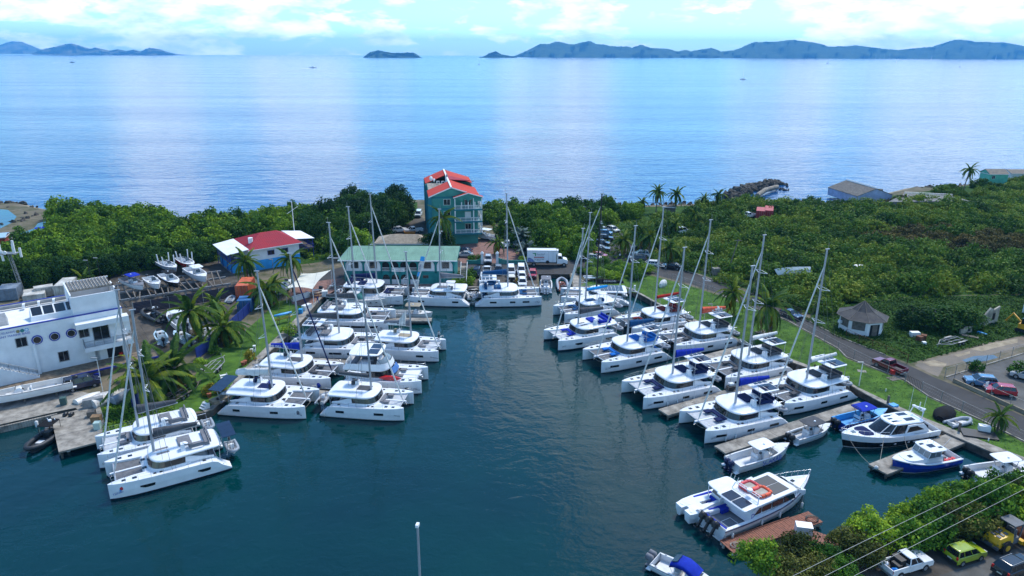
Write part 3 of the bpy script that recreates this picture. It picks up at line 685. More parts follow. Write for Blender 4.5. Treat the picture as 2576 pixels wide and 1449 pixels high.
# ---- red roofed house on a blue base
def red_house():
 r=empty('red_roof_house',(-61.0,158.9,GZ),math.radians(36.5),'white house with crimson metal hip roof and sky blue base beyond the boat yard','house')
 W,D,H=12.2,12.4,5.2
 MB().box2((.3,.3,2.4),(W-.3,D-.3,H)).build('wall',M_white,r)
 MB().box2((.25,.25,-.2),(W-.25,D-.25,2.4)).build('base_wall',M_skyblue,r)
 zr=H+2.3;a,b,c,d=(-.4,-.4,H),(W+.4,-.4,H),(W+.4,D+.4,H),(-.4,D+.4,H);e,f=(4.6,D/2,zr),(W-3.6,D/2,zr)
 for q in([a,b,f,e],[c,d,e,f],[d,a,e],[b,c,f]):slab_roof(r,q,.12,M_crimson)
 for i in range(1,26):
  x=-.4+(W+.8)*i/26;t=min(1.0,max(.04,(x+.4)/5.0),(W+.4-x)/4.0);MB().tube([(x,-.4,H+.01),(x,-.4+(D/2+.4)*t,H+2.3*t+.01)],.025,4).build('roof_seam',M_crimson,r)
 for i in range(1,22):
  y=-.4+(D+.8)*i/22;t=min((y+.4),(D+.4-y))/(D/2+.4);MB().tube([(-.4,y,H+.01),(-.4+5.0*t,y,H+2.3*t+.01)],.025,4).build('roof_seam',M_crimson,r)
 MB().box2((-.42,-.47,H-.2),(W+.42,-.40,H+.02)).build('gutter',M_whitet,r)
 MB().tube([(1.6,3.6,H+.6),(1.6,3.6,H+2.0)],.55,12).build('water_tank',M_whitet,r)
 for x in(4.3,7.6):win(r,(x,.29,3.3),(1,0,0),1.5,1.0,M_bluetrim,M_winglass,2,1)
 # verandas with white awnings
 MB().box2((-4.2,.6,-.2),(.2,D-.4,.05)).build('veranda_foundation',M_conc,r)
 MB().box2((-3.9,1.0,0),(.24,D-.8,2.35)).build('veranda_base',M_skyblue,r)
 MB().box2((-4.3,.6,2.36),(.28,D-.4,2.55)).build('veranda_floor',M_wood,r)
 slab_roof(r,[(-5.0,.2,4.75),(.0,.0,H+.2),(.0,D,H+.2),(-5.0,D-.2,4.75)],.1,M_cwhite if 'M_cwhite' in globals()else M_white,'awning')
 for y in(.8,4.0,8.0,D-.6):MB().tube([(-4.2,y,0.0),(-4.2,y,4.8)],.09,6).build('veranda_post',M_bluetrim,r)
 rail(r,[(.0,.7,2.55),(-4.15,.7,2.55),(-4.15,D-.6,2.55)],.95,step=.9,rr=.05,m=M_bluetrim,rows=1,name='veranda_railing')
 for y in(2.5,6.0):MB().tube([(-2.4,y,3.25),(-2.4,y,3.3)],.55,12).tube([(-2.4,y,2.55),(-2.4,y,3.25)],.06,5).build('veranda_table',M_whitet,r)
 slab_roof(r,[(W,D*.25,H+.25),(W+5.0,D*.3,4.8),(W+5.0,D+.8,4.8),(W,D+.8,H+.3)],.1,M_white,'awning')
 for y in(D*.33,D*.62,D+.5):MB().tube([(W+4.6,y,0),(W+4.6,y,4.8)],.09,6).build('veranda_post',M_bluetrim,r)
 MB().box2((W+.1,D*.3,2.3),(W+4.8,D+.4,2.5)).build('veranda_floor',M_wood,r)
 rail(r,[(W+.2,D*.31,2.5),(W+4.7,D*.31,2.5),(W+4.7,D+.3,2.5)],.95,step=.9,rr=.05,m=M_bluetrim,rows=1,name='veranda_railing')
 m=MB();m.tube([(W+3.4,D+.9,0),(W+3.4,D+.9,12.5)],.1,6);m.tube([(W+1.9,D+.9,9.6),(W+4.9,D+.9,11.2)],.06,5);m.build('flagpole',M_whitet,r)
red_house()
# ---- white marine base on the left
MBA=math.atan2(.605,.796)
LET=[]
def marine_base():
 c=Vector((-63.6,108.6));u=Vector((math.cos(MBA),math.sin(MBA)))
 Lx=36.0;p0=c-u*Lx;zt=2.2
 r=empty('marine_base',(p0 .x,p0 .y,zt),MBA,'white two storey marine base with blue parapet line and round portholes','building')
 f=lambda x,y,d=0.0:(lambda q:(q[0],q[1]-zt))(local_on(p0,MBA,x,y,d))
 H,D=8.1,12.0
 MB().box2((0,0,-.2),(Lx,D,H-.45)).build('wall',M_white,r)
 # parapet and blue line
 pw=MB();pw.box2((0,-.06,H-.45),(Lx+.04,.24,H));pw.box2((0,D-.25,H-.45),(Lx,D,H+.25));pw.box2((Lx-.24,.25,H-.45),(Lx+.04,D-.26,H));pw.build('parapet',M_white,r)
 bl=MB();bl.box2((0,-.10,H-.08),(Lx+.08,.28,H+.06));bl.box2((0,D-.29,H+.16),(Lx,D+.04,H+.29));bl.build('blue_coping',M_bluetrim,r)
 # round windows
 for x,y in((93.3,854.6),(137.2,846.1),(179.2,837.8)):
  lx,lz=f(x,y);o=MB().tube([(lx,.0,lz),(lx,-.12,lz)],.74,20).build('porthole',M_bluetrim,r)
  MB().tube([(lx,-.11,lz),(lx,-.14,lz)],.57,20).build('rim',M_white,o);MB().tube([(lx,-.13,lz),(lx,-.155,lz)],.52,20).build('pane',M_winglass,o)
 def wn(xa,xb,ya,yb,nx=2,nz=1,name='window'):
  a=f(xa,yb);b=f(xb,ya);w=b[0]-a[0]
  zt_=f(xa,ya)[1];win(r,(a[0],-.01,a[1]),(1,0,0),w,zt_-a[1],M_wood if 0 else M_gal,M_winglass,nx,nz,name=name)
 wn(43,66,852,874);wn(201.5,222,829,850,2,1);wn(238.5,272,822,857,2,1,'balcony_door');wn(151,171,886,910,2,1)
 a=f(285.5,812);MB().box2((a[0],-.05,a[1]-2.2),(a[0]+2.3,-.0,a[1])).build('shutter_panel',M_whitet,r)
 # projecting cornice and balcony
 a,b=f(197,827)[0],Lx+.6;zc=f(200,824)[1]+.15
 MB().box2((a-.4,-1.7,zc),(b,-.01,zc+.85)).build('cornice',M_white,r)
 zb=f(206,880)[1]
 MB().box2((a+.2,-1.9,zb),(b+.1,-.01,zb+.75)).build('balcony',M_white,r)
 rail(r,[(a+.3,-.1,zb+.75),(a+.3,-1.8,zb+.75),(b,-1.8,zb+.75),(b,-.1,zb+.75)],1.0,step=1.3,rr=.035,m=M_bluetrim if 0 else M_cgrey if 'M_cgrey' in globals()else M_gal,rows=5,name='balcony_railing')
 # ground floor bay with big doors
 g0,g1=f(264,890)[0],f(311,890)[0]
 MB().box2((g0,-.03,.05),(g1,.02,2.2)).build('garage_opening',M_dark,r)
 MB().box2((g0-.1,-.12,2.2),(g1+.1,.0,2.7)).build('roller_shutter',M_gal,r)
 for x in(225,245):
  q=f(x,915)[0];MB().box2((q,-.04,.05),(q+1.7,.0,2.2)).build('door',M_whitet,r)
 MB().box((g0+2.2,-.4,.35),(.5,.4,.6)).build('fuel_can',M_red if 'M_red' in globals()else mat('red_tin',(.5,.02,.02),.5),r)
 # left recess and outside stair
 lx0=f(8,870)[0];lx1=f(67,860)[0]
 MB().box2((lx1+.6,-.5,-.2),(lx1+1.0,.0,5.0)).build('buttress',M_white,r)
 st=MB();n=16;sx=f(94,940)[0]
 for i in range(n):st.box((sx-i*.42,-1.1,.12+i*.24),(.44,1.5,.26))
 st.loft([[(sx+.2,-1.9,-.2),(sx+.2,-1.8,-.2),(sx+.2,-1.8,.1),(sx+.2,-1.9,.1)],[(sx-6.7,-1.9,-.2),(sx-6.7,-1.8,-.2),(sx-6.7,-1.8,3.9),(sx-6.7,-1.9,3.9)]]);st.build('outside_stair',M_white,r)
 rail(r,[(sx+.1,-1.8,.2),(sx-6.7,-1.8,4.05),(sx-11,-1.8,4.05)],1.0,step=1.2,rr=.035,m=M_cgrey if 'M_cgrey' in globals()else M_gal,rows=5,name='stair_railing')
 MB().box2((sx-13,-1.9,3.6),(sx-6.6,-.02,3.98)).build('landing',M_white,r)
 # lettering and round emblems
 q0,z0=f(58,839.5);q1,z1=f(75.5,839);z0=f(40,839)[1]
 qa=f(37.5,838)[0]
 MK=[('N ISLANDS',f(-6,841),f(37,835)),('MENT MARINE BASE',f(-10,848),f(75.5,836.5))]
 for s_,(xa,za),(xb,zb2)in MK:
  LET.append((r,s_,.44,'blue',((xa+xb)/2,-.02,(za+zb2)/2-(.12 if s_[0]=='M' else 0)),xb-xa))
 for i,(x,y)in enumerate(((44.9,833.8),(55.8,831.6),(66.7,829.2))):
  ex,ez=f(x,y);o=MB().tube([(ex,.0,ez),(ex,-.03,ez)],.27,14).build('round_emblem',[M_gal,M_tealb,M_skyblue][i],r);MB().tube([(ex,-.03,ez),(ex,-.04,ez)],.18,12).build('emblem_centre',[mat('gold_paint',(.3,.24,.08),.5),M_teal2,M_white][i],o)
  # roof things
 q=f(76,786,3.6)[0]
 sk=MB();sk.loft([[(q-.2,2.4,H-.45),(q+6.6,2.4,H-.45),(q+6.6,5.0,H-.45),(q-.2,5.0,H-.45)],[(q,2.6,H+.3),(q+6.4,2.6,H+.3),(q+6.4,4.9,H+1.2),(q,4.9,H+1.2)]]);sk.build('skylight_box',M_white,r)
 for i in range(4):MB().add([(q+.15+i*1.58,2.75,H+.39),(q+1.5+i*1.58,2.75,H+.39),(q+1.5+i*1.58,4.75,H+1.18),(q+.15+i*1.58,4.75,H+1.18)],[(0,1,2,3)]).build('skylight',M_winglass,r)
 for i in range(4):ac_unit(r,(q-.5+i*2.1,D-2.1,H+.2),1.4)
 du=MB();du.tube([(q-4,D-1.0,H+.1),(q+9,D-1.0,H+.1)],.3,8);du.build('roof_duct',M_gal,r)
 rp=MB();rp.loft([[(q-9,3.0,H-.45),(q-3,3.0,H-.45),(q-3,7.0,H-.45),(q-9,7.0,H-.45)],[(q-8.8,3.2,H-.2),(q-3.2,3.2,H-.2),(q-3.2,6.8,H+.5),(q-8.8,6.8,H+.5)]]);rp.build('low_roof_hatch',M_gal,r)
 # roof room with pergola
 tx0,tx1=f(186,797)[0],Lx-.15;ty0,ty1,th=.3,8.6,3.3
 for q_ in(((tx0,ty0),(tx1,ty0+.2),th-.35),((tx0,ty0+.21),(tx0+.2,ty1),th),((tx0,ty1),(tx1,ty1+.2),th),):
  MB().box2((*q_[0],H-.45),(*q_[1],H+q_[2])).build('roof_room_wall',M_white,r)
 wl=MB()
 for y0_,y1_ in((ty0+.21,1.6),(2.9,4.4),(6.0,ty1)):wl.box2((tx1-.2,y0_,H),(tx1,y1_,H+th-.2))
 wl.box2((tx1-.2,ty0+.21,H+th-.55),(tx1,ty1,H+th-.2));wl.box2((tx1-.2,ty0+.21,H-.45),(tx1,ty1,H+.4));wl.build('roof_room_end_wall',M_white,r)
 for y in(2.2,5.2):MB().add([(tx1+.012,y-.6,H+.4),(tx1+.012,y+.7,H+.4),(tx1+.012,y-.6,H+1.9)],[(0,1,2)]).build('blue_sail_panel',M_bluetrim,r)
 MB().tube([(tx0,3.5,H+1.6),(tx0-.03,3.5,H+1.6)],.55,14).build('blue_disc',M_bluetrim,r)
 MB().box2((tx0+.2,ty0+.2,H-.44),(tx1-.2,4.2,H-.2)).build('roof_deck',M_white,r)
 MB().box2((tx0+.2,3.95,H+th-.5),(tx1-.2,4.15,H+th-.2)).build('pergola_beam',M_conc,r)
 for i in range(13):
  x=tx0+.5+i*(tx1-tx0-1.0)/12;MB().box2((x-.07,3.2,H+th-.2),(x+.07,ty1+.3,H+th+.06)).build('pergola_rafter',M_conc,r)
  # stone terrace in front
 t=MB();t.box2((-2,-4.0,-zt-.1),(Lx+3.5,-.001,-.02));t.build('terrace',M_concst,r)
 MB().box2((-2,-4.06,-.22),(Lx+3.56,-3.9,.03)).build('terrace_edge',M_bluetrim,r)
 for i in range(5):MB().box2((25.0,-4.1-.34*(i+1),-zt-.1),(27.2,-4.1-.34*i,-.35-i*.35)).build('terrace_step',M_conc,r)
 for x in(24.7,27.2):MB().box2((x,-6.0,-zt-.1),(x+.3,-4.07,-.05)).build('step_cheek',M_conc,r)
M_concst=mat('rubble_stone',(0.24,0.18,0.12),0.95,var=0.35,scale=1.4,bump=0.06,bscale=2.5,spec=0.2,col2=(0.09,0.075,0.06))
marine_base()
# ---- boarded octagonal hut
def octagon():
 c=at(2187,846,GZ)+Vector((0,3.6,0));r=empty('octagonal_hut',(c.x,c.y,GZ),math.radians(12),'derelict white octagonal hut with black tent shaped shingle roof and boarded openings','hut')
 R=3.9;H=2.9;pts=[(R*math.cos(math.pi/4*i-math.pi/2+math.pi/8),R*math.sin(math.pi/4*i-math.pi/2+math.pi/8))for i in range(8)]
 MB().prism(pts,-.3,H).build('wall',M_white,r)
 for k in range(8):
  a,b=Vector((*pts[k],0)),Vector((*pts[(k+1)%8],0));u=(b-a).normalized();n=u.cross(Vector((0,0,1)));ln=(b-a).length
  mid=lambda x,z:a+u*x+n*.03+Vector((0,0,z));az=math.atan2(u.y,u.x)
  if k==7:
   MB().box(mid(ln/2,1.1),(1.9,.06,2.2),rz=az).build('door_frame',M_dark,r);MB().box(mid(ln/2,1.1)+n*.04,(1.05,.05,2.1),rz=az).build('boarded_door',M_wood,r)
  else:
   MB().box(mid(ln/2,1.75),(2.2,.06,1.5),rz=az).build('boarded_window',M_wood,r)
  e0,e1=a*1.16,b*1.16;e0 .z=e1 .z=H-.05;f0,f1=a*.5,b*.5;f0 .z=f1 .z=H+1.0;ap=Vector((0,0,H+2.7))
  slab_roof(r,[e0,e1,f1,f0],.1,M_dkroof,'roof_panel');slab_roof(r,[f0,f1,ap],.08,M_dkroof,'roof_panel')
  MB().tube([e0,f0,ap],.06,4).build('hip_ridge',M_wood,r)
 fw=MB();
 for k in range(8):
  a,b=Vector((*pts[k],H-.1))*1.0,Vector((*pts[(k+1)%8],H-.1));a.xy*=1.165;b.xy*=1.165;fw.tube([a,b],.07,4)
 fw.build('eaves_board',M_wood,r)
 MB().box((-4.1,.6,1.6),(.45,.7,.5)).build('air_conditioner',M_whitet,r)
octagon()
# ---- ruined and distant buildings on the right
def ruins():
 p=at(2154,511,GZ);q=at(2242,508,GZ)
 r=empty('ruined_hall',(p.x,p.y,GZ),math.atan2((q-p).y,(q-p).x),'roofless shore building with pale blue gable and flaking grey roof','building')
 W,D=(q-p).length,17.0
 M_pb=mat('pale_blue_render',(0.38,0.44,0.62),0.85,var=.15,scale=.6);M_fl=mat('flaking_roof',(0.15,0.14,0.125),0.9,var=.45,scale=1.6,bump=.05,col2=(0.05,.048,.045))
 MB().box2((0,0,-.3),(W,D,2.6)).build('wall',M_pb,r)
 MB().loft([[(0,-.05,2.6),(W,-.05,2.6),(W*.5,-.05,4.75)],[(0,.15,2.6),(W,.15,2.6),(W*.5,.15,4.75)]]).build('gable',M_pb,r)
 xr=W*.5
 slab_roof(r,[(-.3,-.3,2.5),(xr,-.3,4.9),(xr,D,4.9),(-.3,D,2.5)],.12,M_fl);slab_roof(r,[(xr,-.3,4.9),(W+.3,-.3,2.5),(W+.3,D,2.5),(xr,D,4.9)],.12,M_fl)
 rail(r,[(xr,.2,4.95),(xr,D-.2,4.95)],.4,step=.9,m=M_whitet,rr=.07,name='ridge_balustrade')
 a=[at(x,y,3.4)for x,y in((2235,508),(2440,506),(2395,493),(2275,487))]
 f=empty('flat_roof_ruin',(a[0].x,a[0].y,GZ),0,'low ruin with broad flat grey concrete roof beside the shore hall','building')
 loc=[(v.x-a[0].x,v.y-a[0].y)for v in a]
 MB().prism(loc,-.2,2.2,top=.97).build('wall',M_conc,f);MB().prism(loc,2.2,2.45).build('roof',mat('stained_roof',(.20,.195,.185),.9,var=.3,scale=.5,col2=(.10,.10,.095)),f)
 rail(f,[(*loc[3],2.45),(*loc[2],2.45)],.5,step=.9,rr=.08,name='balustrade')
 for(x0,y0,x1,y1,h,lab)in((2340,812,2368,808,2.9,'broken concrete wall under the dark tree, nearest the octagonal hut'),(2416,842,2444,836,1.4,'low pale wall stub in the weeds below the dark tree'),(2462,822,2508,812,3.4,'tall pale broken wall at the right side of the dark tree')):
  a,b=at(x0,y0,GZ),at(x1,y1,GZ);d=b-a;o=empty('ruined_wall',(a.x,a.y,GZ),math.atan2(d.y,d.x),lab,'wall','broken walls around the dark tree')
  L=d.length;MB().loft([[(0,0,-.1),(L,0,-.1),(L,0,h),(L*.7,0,h*.85),(L*.5,0,h*1.0),(L*.2,0,h*.6),(0,0,h*.8)],[(0,.3,-.1),(L,.3,-.1),(L,.3,h),(L*.7,.3,h*.85),(L*.5,.3,h),(L*.2,.3,h*.6),(0,.3,h*.8)]]).build('wall',M_concp,o)
  MB().box((L*.72,-.02,h*.45),(.7,.05,h*.4)).build('opening',M_dark,o)
 def shack(x0,y0,x1,y1,H,D,wall,roof,label,rise=1.2,wins=()):
  a,b=at(x0,y0,GZ),at(x1,y1,GZ);d=b-a
  return simple_house('shack',label,(a.x,a.y),math.atan2(d.y,d.x),d.length,D,H,wall,roof,rise,.35,wins,cat_='hut',hip=False)
 M_mint=mat('mint_paint',(.12,.48,.33),.8,var=.12,scale=.7);M_rag=mat('ragged_iron_roof',(.09,.08,.07),.8,var=.5,scale=1.2,col2=(.22,.18,.13))
 shack(2486,462,2532,462,3.8,6.0,M_mint,M_rag,'mint green shack with ragged dark roof by the sea',1.6,[(1.0,1.9,1.2,1.2)])
 shack(2541,456,2590,456,3.2,6.0,M_white,M_rag,'white gabled shack with rusty roof at the right edge by the sea')
 shack(1670,538,1697,539,2.3,3.0,M_wood,M_wood,'small grey wooden shed beneath the seaside palms',.3)
 M_redp2=mat('red_shed_paint',(.34,.035,.02),.8,var=.15)
 shack(-34,628,16,624,3.0,5.0,M_redp2,M_skyroof,'red shed with pale blue roof at the left edge by the lagoon',.5)
 # stone jetty stub
 a,b=at(2122,484,0),at(2214,494,0);d=b-a;j=empty('stone_jetty',(a.x,a.y,0),math.atan2(d.y,d.x),'short dark stone jetty block standing in the sea','jetty')
 rn=random.Random(5)
 for i in range(14):
  for k in range(2):MB().box((d.length*(i+.5)/14,1.5,-.2+k*1.35+.4),(d.length/14-.05,4.2+rn.uniform(-.15,.15),1.3)).build('stone',M_rock,j)
 MB().box((2.5,2.0,2.75),(4.5,3.0,.5)).build('broken_top',M_rock,j)
M_concp=mat('pale_broken_concrete',(.42,.38,.30),.9,var=.25,scale=.8,col2=(.2,.18,.14))
M_skyroof=mat('pale_blue_iron_roof',(.35,.52,.70),.6,var=.1)
ruins()
# ---- containers
def container(x,y,rz,L,W,H,m,label,z=GZ,dents=True,loc=None):
 p=loc or at(x,y,GZ);r=empty('shipping_container',(p.x,p.y,z),rz,label,'container','containers and cabins ashore')
 MB().box2((-W/2,0,.12),(W/2,L,H)).build('body',m,r)
 n=int(L/.45);c=MB()
 for i in range(n):
  for sd in(1,-1):c.box((sd*(W/2+.02),(i+.5)*L/n,H/2),(.05,L/n*.5,H-.3))
 c.build('corrugation',m,r)
 for sx in(-1,1):
  d=MB().box((sx*W/4,-.03,H/2+.05),(W/2-.08,.06,H-.25)).build('door',m,r)
  for q in(-.15,.15):MB().tube([(sx*W/4+q*W,-.08,.2),(sx*W/4+q*W,-.08,H-.1)],.03,4).build('lock_bar',M_gal,d)
 fr=MB()
 for sx in(-1,1):
  for y_ in(0,L):fr.box((sx*W/2,y_,H/2),(.14,.14,H))
 fr.build('corner_post',m,r)
 return r
M_corange=mat('orange_container_paint',(.62,.13,.045),.55,var=.15,scale=1.0,col2=(.40,.075,.03));M_cblue2=mat('blue_container_paint',(.03,.14,.34),.6,var=.15,scale=1.0);M_cred2=mat('red_container_paint',(.40,.035,.04),.6,var=.12,scale=1.0);M_cwh=mat('dirty_white_metal',(.55,.54,.49),.7,var=.2,scale=.8,col2=(.30,.28,.24));M_cgr=mat('blue_grey_metal',(.20,.25,.31),.7,var=.15)
container(611,752,0.12,6.1,2.5,2.9,M_corange,'bright orange shipping container among the palms behind the lawn')
container(616,786,0.15,3.0,2.6,2.5,M_cblue2,'faded blue shipping container in front of the orange one')
container(1911,552,-.35,6.1,2.5,2.7,M_cred2,'red shipping container in the scrub beside the white pickup, left one of two')
container(1932,551,-.35,8.0,2.5,2.7,M_cred2,'red shipping container half buried in scrub, right one of two')
container(158,752,.25,6.0,2.6,2.9,M_cwh,'rusty topped white container behind the marine base roof')
container(22,757,.35,4.0,3.4,2.6,M_cgr,'blue grey site cabin with open doorway at the left edge')
container(88,760,.5,3.4,3.8,1.6,M_cwh,'low tan roofed store behind the marine base parapet')
container(114,748,.6,2.0,3.4,2.2,M_cwh,'white generator box under the mangroves')
container(77,748,.5,1.6,2.2,1.4,M_cwh,'small grey white plant box beside the generator box')
container(2590,792,-.9,6.0,2.5,2.6,M_white,'white trailer box at the right edge by the scrub')
# boats: shared materials and shapes
M_gel=mat('white_gelcoat',(0.80,0.81,0.82),0.22,var=0.03,scale=0.9,spec=0.5,col2=(0.70,0.715,0.73),obj=True)
M_gel2=mat('aged_gelcoat',(0.74,0.73,0.70),0.35,var=0.06,scale=1.2,spec=0.4,col2=(0.60,0.585,0.55),obj=True)
M_deck=mat('nonslip_deck',(0.70,0.71,0.71),0.7,var=0.05,scale=2.0,spec=0.3,col2=(0.60,0.61,0.62),obj=True)
M_glass=mat('tinted_glass',(0.012,0.014,0.018),0.06,var=0.05,spec=0.7,obj=True)
M_glassb=mat('brown_tinted_glass',(0.05,0.035,0.03),0.08,var=0.05,spec=0.7,obj=True)
M_clear=mat('pale_window_glass',(0.16,0.20,0.22),0.05,var=0.1,spec=0.8,obj=True)
M_alu=mat('mast_aluminium',(0.42,0.44,0.47),0.38,metal=0.35,var=0.06,scale=0.6,obj=True)
M_steel=mat('stainless_steel',(0.55,0.56,0.58),0.25,metal=0.7,var=0.04,obj=True)
M_black=mat('black_plastic',(0.012,0.012,0.014),0.4,var=0.1,obj=True)
M_carbon=mat('carbon_mast',(0.01,0.01,0.011),0.3,var=0.1,obj=True)
M_anti=mat('antifouling',(0.012,0.014,0.02),0.7,var=0.2,obj=True)
M_net=mat('trampoline_net',(0.16,0.165,0.175),0.9,var=0.15,scale=3.0,spec=0.2,obj=True)
M_netw=mat('white_trampoline_net',(0.50,0.52,0.54),0.9,var=0.1,scale=3.0,spec=0.2,obj=True)
M_solar=mat('solar_cells',(0.008,0.012,0.035),0.18,var=0.2,scale=3.0,spec=0.6,obj=True)
M_rope=mat('rope',(0.42,0.39,0.33),0.9,var=0.15,obj=True)
M_wire=mat('rigging_wire',(0.16,0.165,0.17),0.4,metal=0.3,var=0.05,obj=True)
M_sail=mat('furled_sailcloth',(0.72,0.71,0.67),0.8,var=0.08,scale=2.0,spec=0.2,col2=(0.55,0.54,0.5),obj=True)
M_hyp=mat('grey_hypalon',(0.30,0.34,0.39),0.6,var=0.1,scale=2.0,obj=True)
M_fend=mat('fender_vinyl',(0.70,0.70,0.68),0.5,var=0.1,obj=True)
M_teak=mat('teak_deck',(0.30,0.19,0.11),0.7,var=0.2,scale=4.0,obj=True)
def cloth(name,c,v=0.12):return mat(name,c,0.85,var=v,scale=1.6,spec=0.15,bump=0.02,bscale=5.0,obj=True)
M_cgrey=cloth('charcoal_canvas',(0.085,0.09,0.10))
M_cmid=cloth('grey_cushion',(0.20,0.205,0.225))
M_croyal=cloth('royal_blue_canvas',(0.012,0.035,0.38))
M_cnavy=cloth('navy_canvas',(0.010,0.020,0.085))
M_cblue=cloth('bright_blue_canvas',(0.015,0.16,0.55))
M_cteal=cloth('petrol_blue_canvas',(0.010,0.075,0.20))
M_ccyan=cloth('cyan_canvas',(0.01,0.32,0.75))
M_cred=cloth('red_canvas',(0.42,0.022,0.018))
M_corange=cloth('faded_red_sailcloth',(0.72,0.13,0.07))
M_cwhite=cloth('white_canvas',(0.72,0.72,0.69))
M_cblack=cloth('black_canvas',(0.012,0.012,0.014))
M_cbrown=cloth('dark_red_cushion',(0.16,0.02,0.018))
M_ctan=cloth('tan_canvas',(0.36,0.31,0.23))
M_orange=mat('orange_foam',(0.80,0.10,0.03),0.6,var=0.12,obj=True)
M_redp=mat('red_plastic',(0.62,0.012,0.012),0.35,var=0.1,obj=True)
M_blackhull=mat('black_hull_paint',(0.008,0.009,0.012),0.12,var=0.1,coat=0.5,obj=True)
M_bluehull=mat('blue_hull_paint',(0.012,0.05,0.42),0.15,var=0.08,coat=0.5,obj=True)
M_bluedeck=mat('sky_blue_deck',(0.05,0.35,0.72),0.4,var=0.08,obj=True)
M_navyp=mat('navy_paint',(0.008,0.014,0.07),0.3,var=0.08,obj=True)
M_txt={'navy':mat('navy_lettering',(0.01,0.02,0.12),0.5,var=0.02),'grey':mat('grey_lettering',(0.16,0.17,0.19),0.5,var=0.02),'blue':mat('blue_lettering',(0.015,0.06,0.40),0.5,var=0.02),'white':mat('white_lettering',(0.75,0.75,0.75),0.5,var=0.02),'black':mat('black_lettering',(0.012,0.012,0.012),0.5,var=0.02),'red':mat('red_lettering',(0.55,0.02,0.03),0.5,var=0.02),'green':mat('green_lettering',(0.02,0.25,0.12),0.5,var=0.02)}
def lettering(s,size,m,parent,loc,rot,shear=0.0,name='lettering',width=None):
 cu=bpy.data.curves.new(name,'FONT')
 cu.body=s;cu.size=size;cu.extrude=0.004;cu.shear=shear;cu.align_x='CENTER';cu.align_y='CENTER'
 cu.resolution_u=2
 tmp=bpy.data.objects.new('tmp_text',cu)
 me=bpy.data.meshes.new_from_object(tmp)
 bpy.data.objects.remove(tmp);bpy.data.curves.remove(cu)
 me.materials.clear();me.materials.append(M_txt[m])
 k=1.0
 if width and me.vertices:
  xs=[v.co.x for v in me.vertices];k=width/max(1e-3,max(xs)-min(xs))
 return link(name,me,parent,loc,rot,(k,k,1)if not width else(k,max(k,.6),1))
def outline(x0,x1,hw,rf=1.0,ra=0.3,n=7,p=2.7,hwa=None):
 'rounded plan shape, bow end at x1; counter-clockwise'
 hwa=hwa or hw;pts=[]
 for i in range(-n,n+1):
  th=math.pi/2*i/n
  pts.append((x1-rf+rf*abs(math.cos(th))**(2/p),hw*math.copysign(abs(math.sin(th))**(2/p),th)))
 m_=4
 for i in range(-m_,m_+1):
  th=math.pi/2*i/m_
  pts.append((x0+ra-ra*abs(math.cos(th))**(2/p),-hwa*math.copysign(abs(math.sin(th))**(2/p),th)))
 return pts
def ring(o,z,k=1.0,dx=0.0,crown=0.0):
 cx_=(min(p[0]for p in o)+max(p[0]for p in o))/2
 return[(cx_+(p[0]-cx_)*k+dx,p[1]*k,z)for p in o]
def plate(o,z0,z1,crown=0.08,edge=0.94):
 'a moulded roof: rounded edge and a slight crown'
 mb=MB()
 return mb.loft([ring(o,z0,edge),ring(o,z0+(z1-z0)*.35,1.0),ring(o,z1-(z1-z0)*.15,.985),ring(o,z1,.94),ring(o,z1+crown*.7,.7),ring(o,z1+crown,.3)],smooth=True)
ST=[(.5,.05,.02,1.0),(.488,.16,.07,1.0),(.46,.34,.17,1.0),(.40,.56,.33,.995),(.30,.76,.50,.985),(.15,.87,.61,.97),(-.05,.90,.66,.955),(-.25,.88,.66,.93),(-.345,.86,.65,.90),(-.385,.85,.64,.80),(-.42,.83,.63,.56),(-.455,.81,.62,.40),(-.485,.79,.60,.27),(-.5,.76,.58,.22)]
def cat_hull(L,fb,hw,side,stern=1.0,stripe=None):
 'one hull of a catamaran about its own centre line; side = +1 port, -1 starboard'
 mb=MB();rings=[]
 for x,wd,ww,zf in ST:
  d,w=wd*hw/.9,ww*hw/.9
  z=fb*(zf if x>-.3 else 1-(1-zf)*stern)
  zc=min(0.52*fb,z*.6)
  rings.append([(x*L,-d,z),(x*L,-d*.985,zc),(x*L,-(w+(d-w)*.45),.24),(x*L,-w,.1),(x*L,-w*.8,-.25),(x*L,0,-.45),(x*L,w*.8,-.25),(x*L,w,.1),(x*L,w+(d-w)*.45,.24),(x*L,d*.985,zc),(x*L,d,z)])
 n=len(rings[0])
 vs=[p for r in rings for p in r]
 for mi,js in((0,(0,1,8,9,10)),(1,(3,4,5,6)),(2,(2,7))):
  fs=[]
  for i in range(len(rings)-1):
   for j in js:
    k=(j+1)%n
    fs.append((i*n+j,(i+1)*n+j,(i+1)*n+k,i*n+k))
  mb.add(vs,fs,mi,smooth=(mi==1))
 mb.add(rings[-1],[tuple(range(n))]);mb.add(rings[0],[tuple(range(n-1,-1,-1))])
 return mb
def hull_at(L,fb,hw,x,z):
 'outer half width of the hull at station x and height z'
 xs=[s[0]for s in ST][::-1]
 wd=float(np.interp(x/L,xs,[s[1]for s in ST][::-1]))*hw/.9
 ww=float(np.interp(x/L,xs,[s[2]for s in ST][::-1]))*hw/.9
 zc=.52*fb
 return float(np.interp(z,[.1,.24,zc,fb],[ww,ww+(wd-ww)*.45,wd*.985,wd]))
def hull_patch(L,fb,hw,yc,side,poly,off=.055,th=.06):
 'thin plate lying on the outside of a hull; poly in x, z'
 mb=MB();a,b=[],[]
 for x,z in poly:
  y=hull_at(L,fb,hw,x,z)
  a.append((x,yc+side*(y+off),z));b.append((x,yc+side*(y-th),z))
 n=len(poly)
 mb.add(a+b,[tuple(range(n))if side<0 else tuple(range(n-1,-1,-1))]+[(i,i+n,(i+1)%n+n,(i+1)%n)for i in range(n)])
 return mb
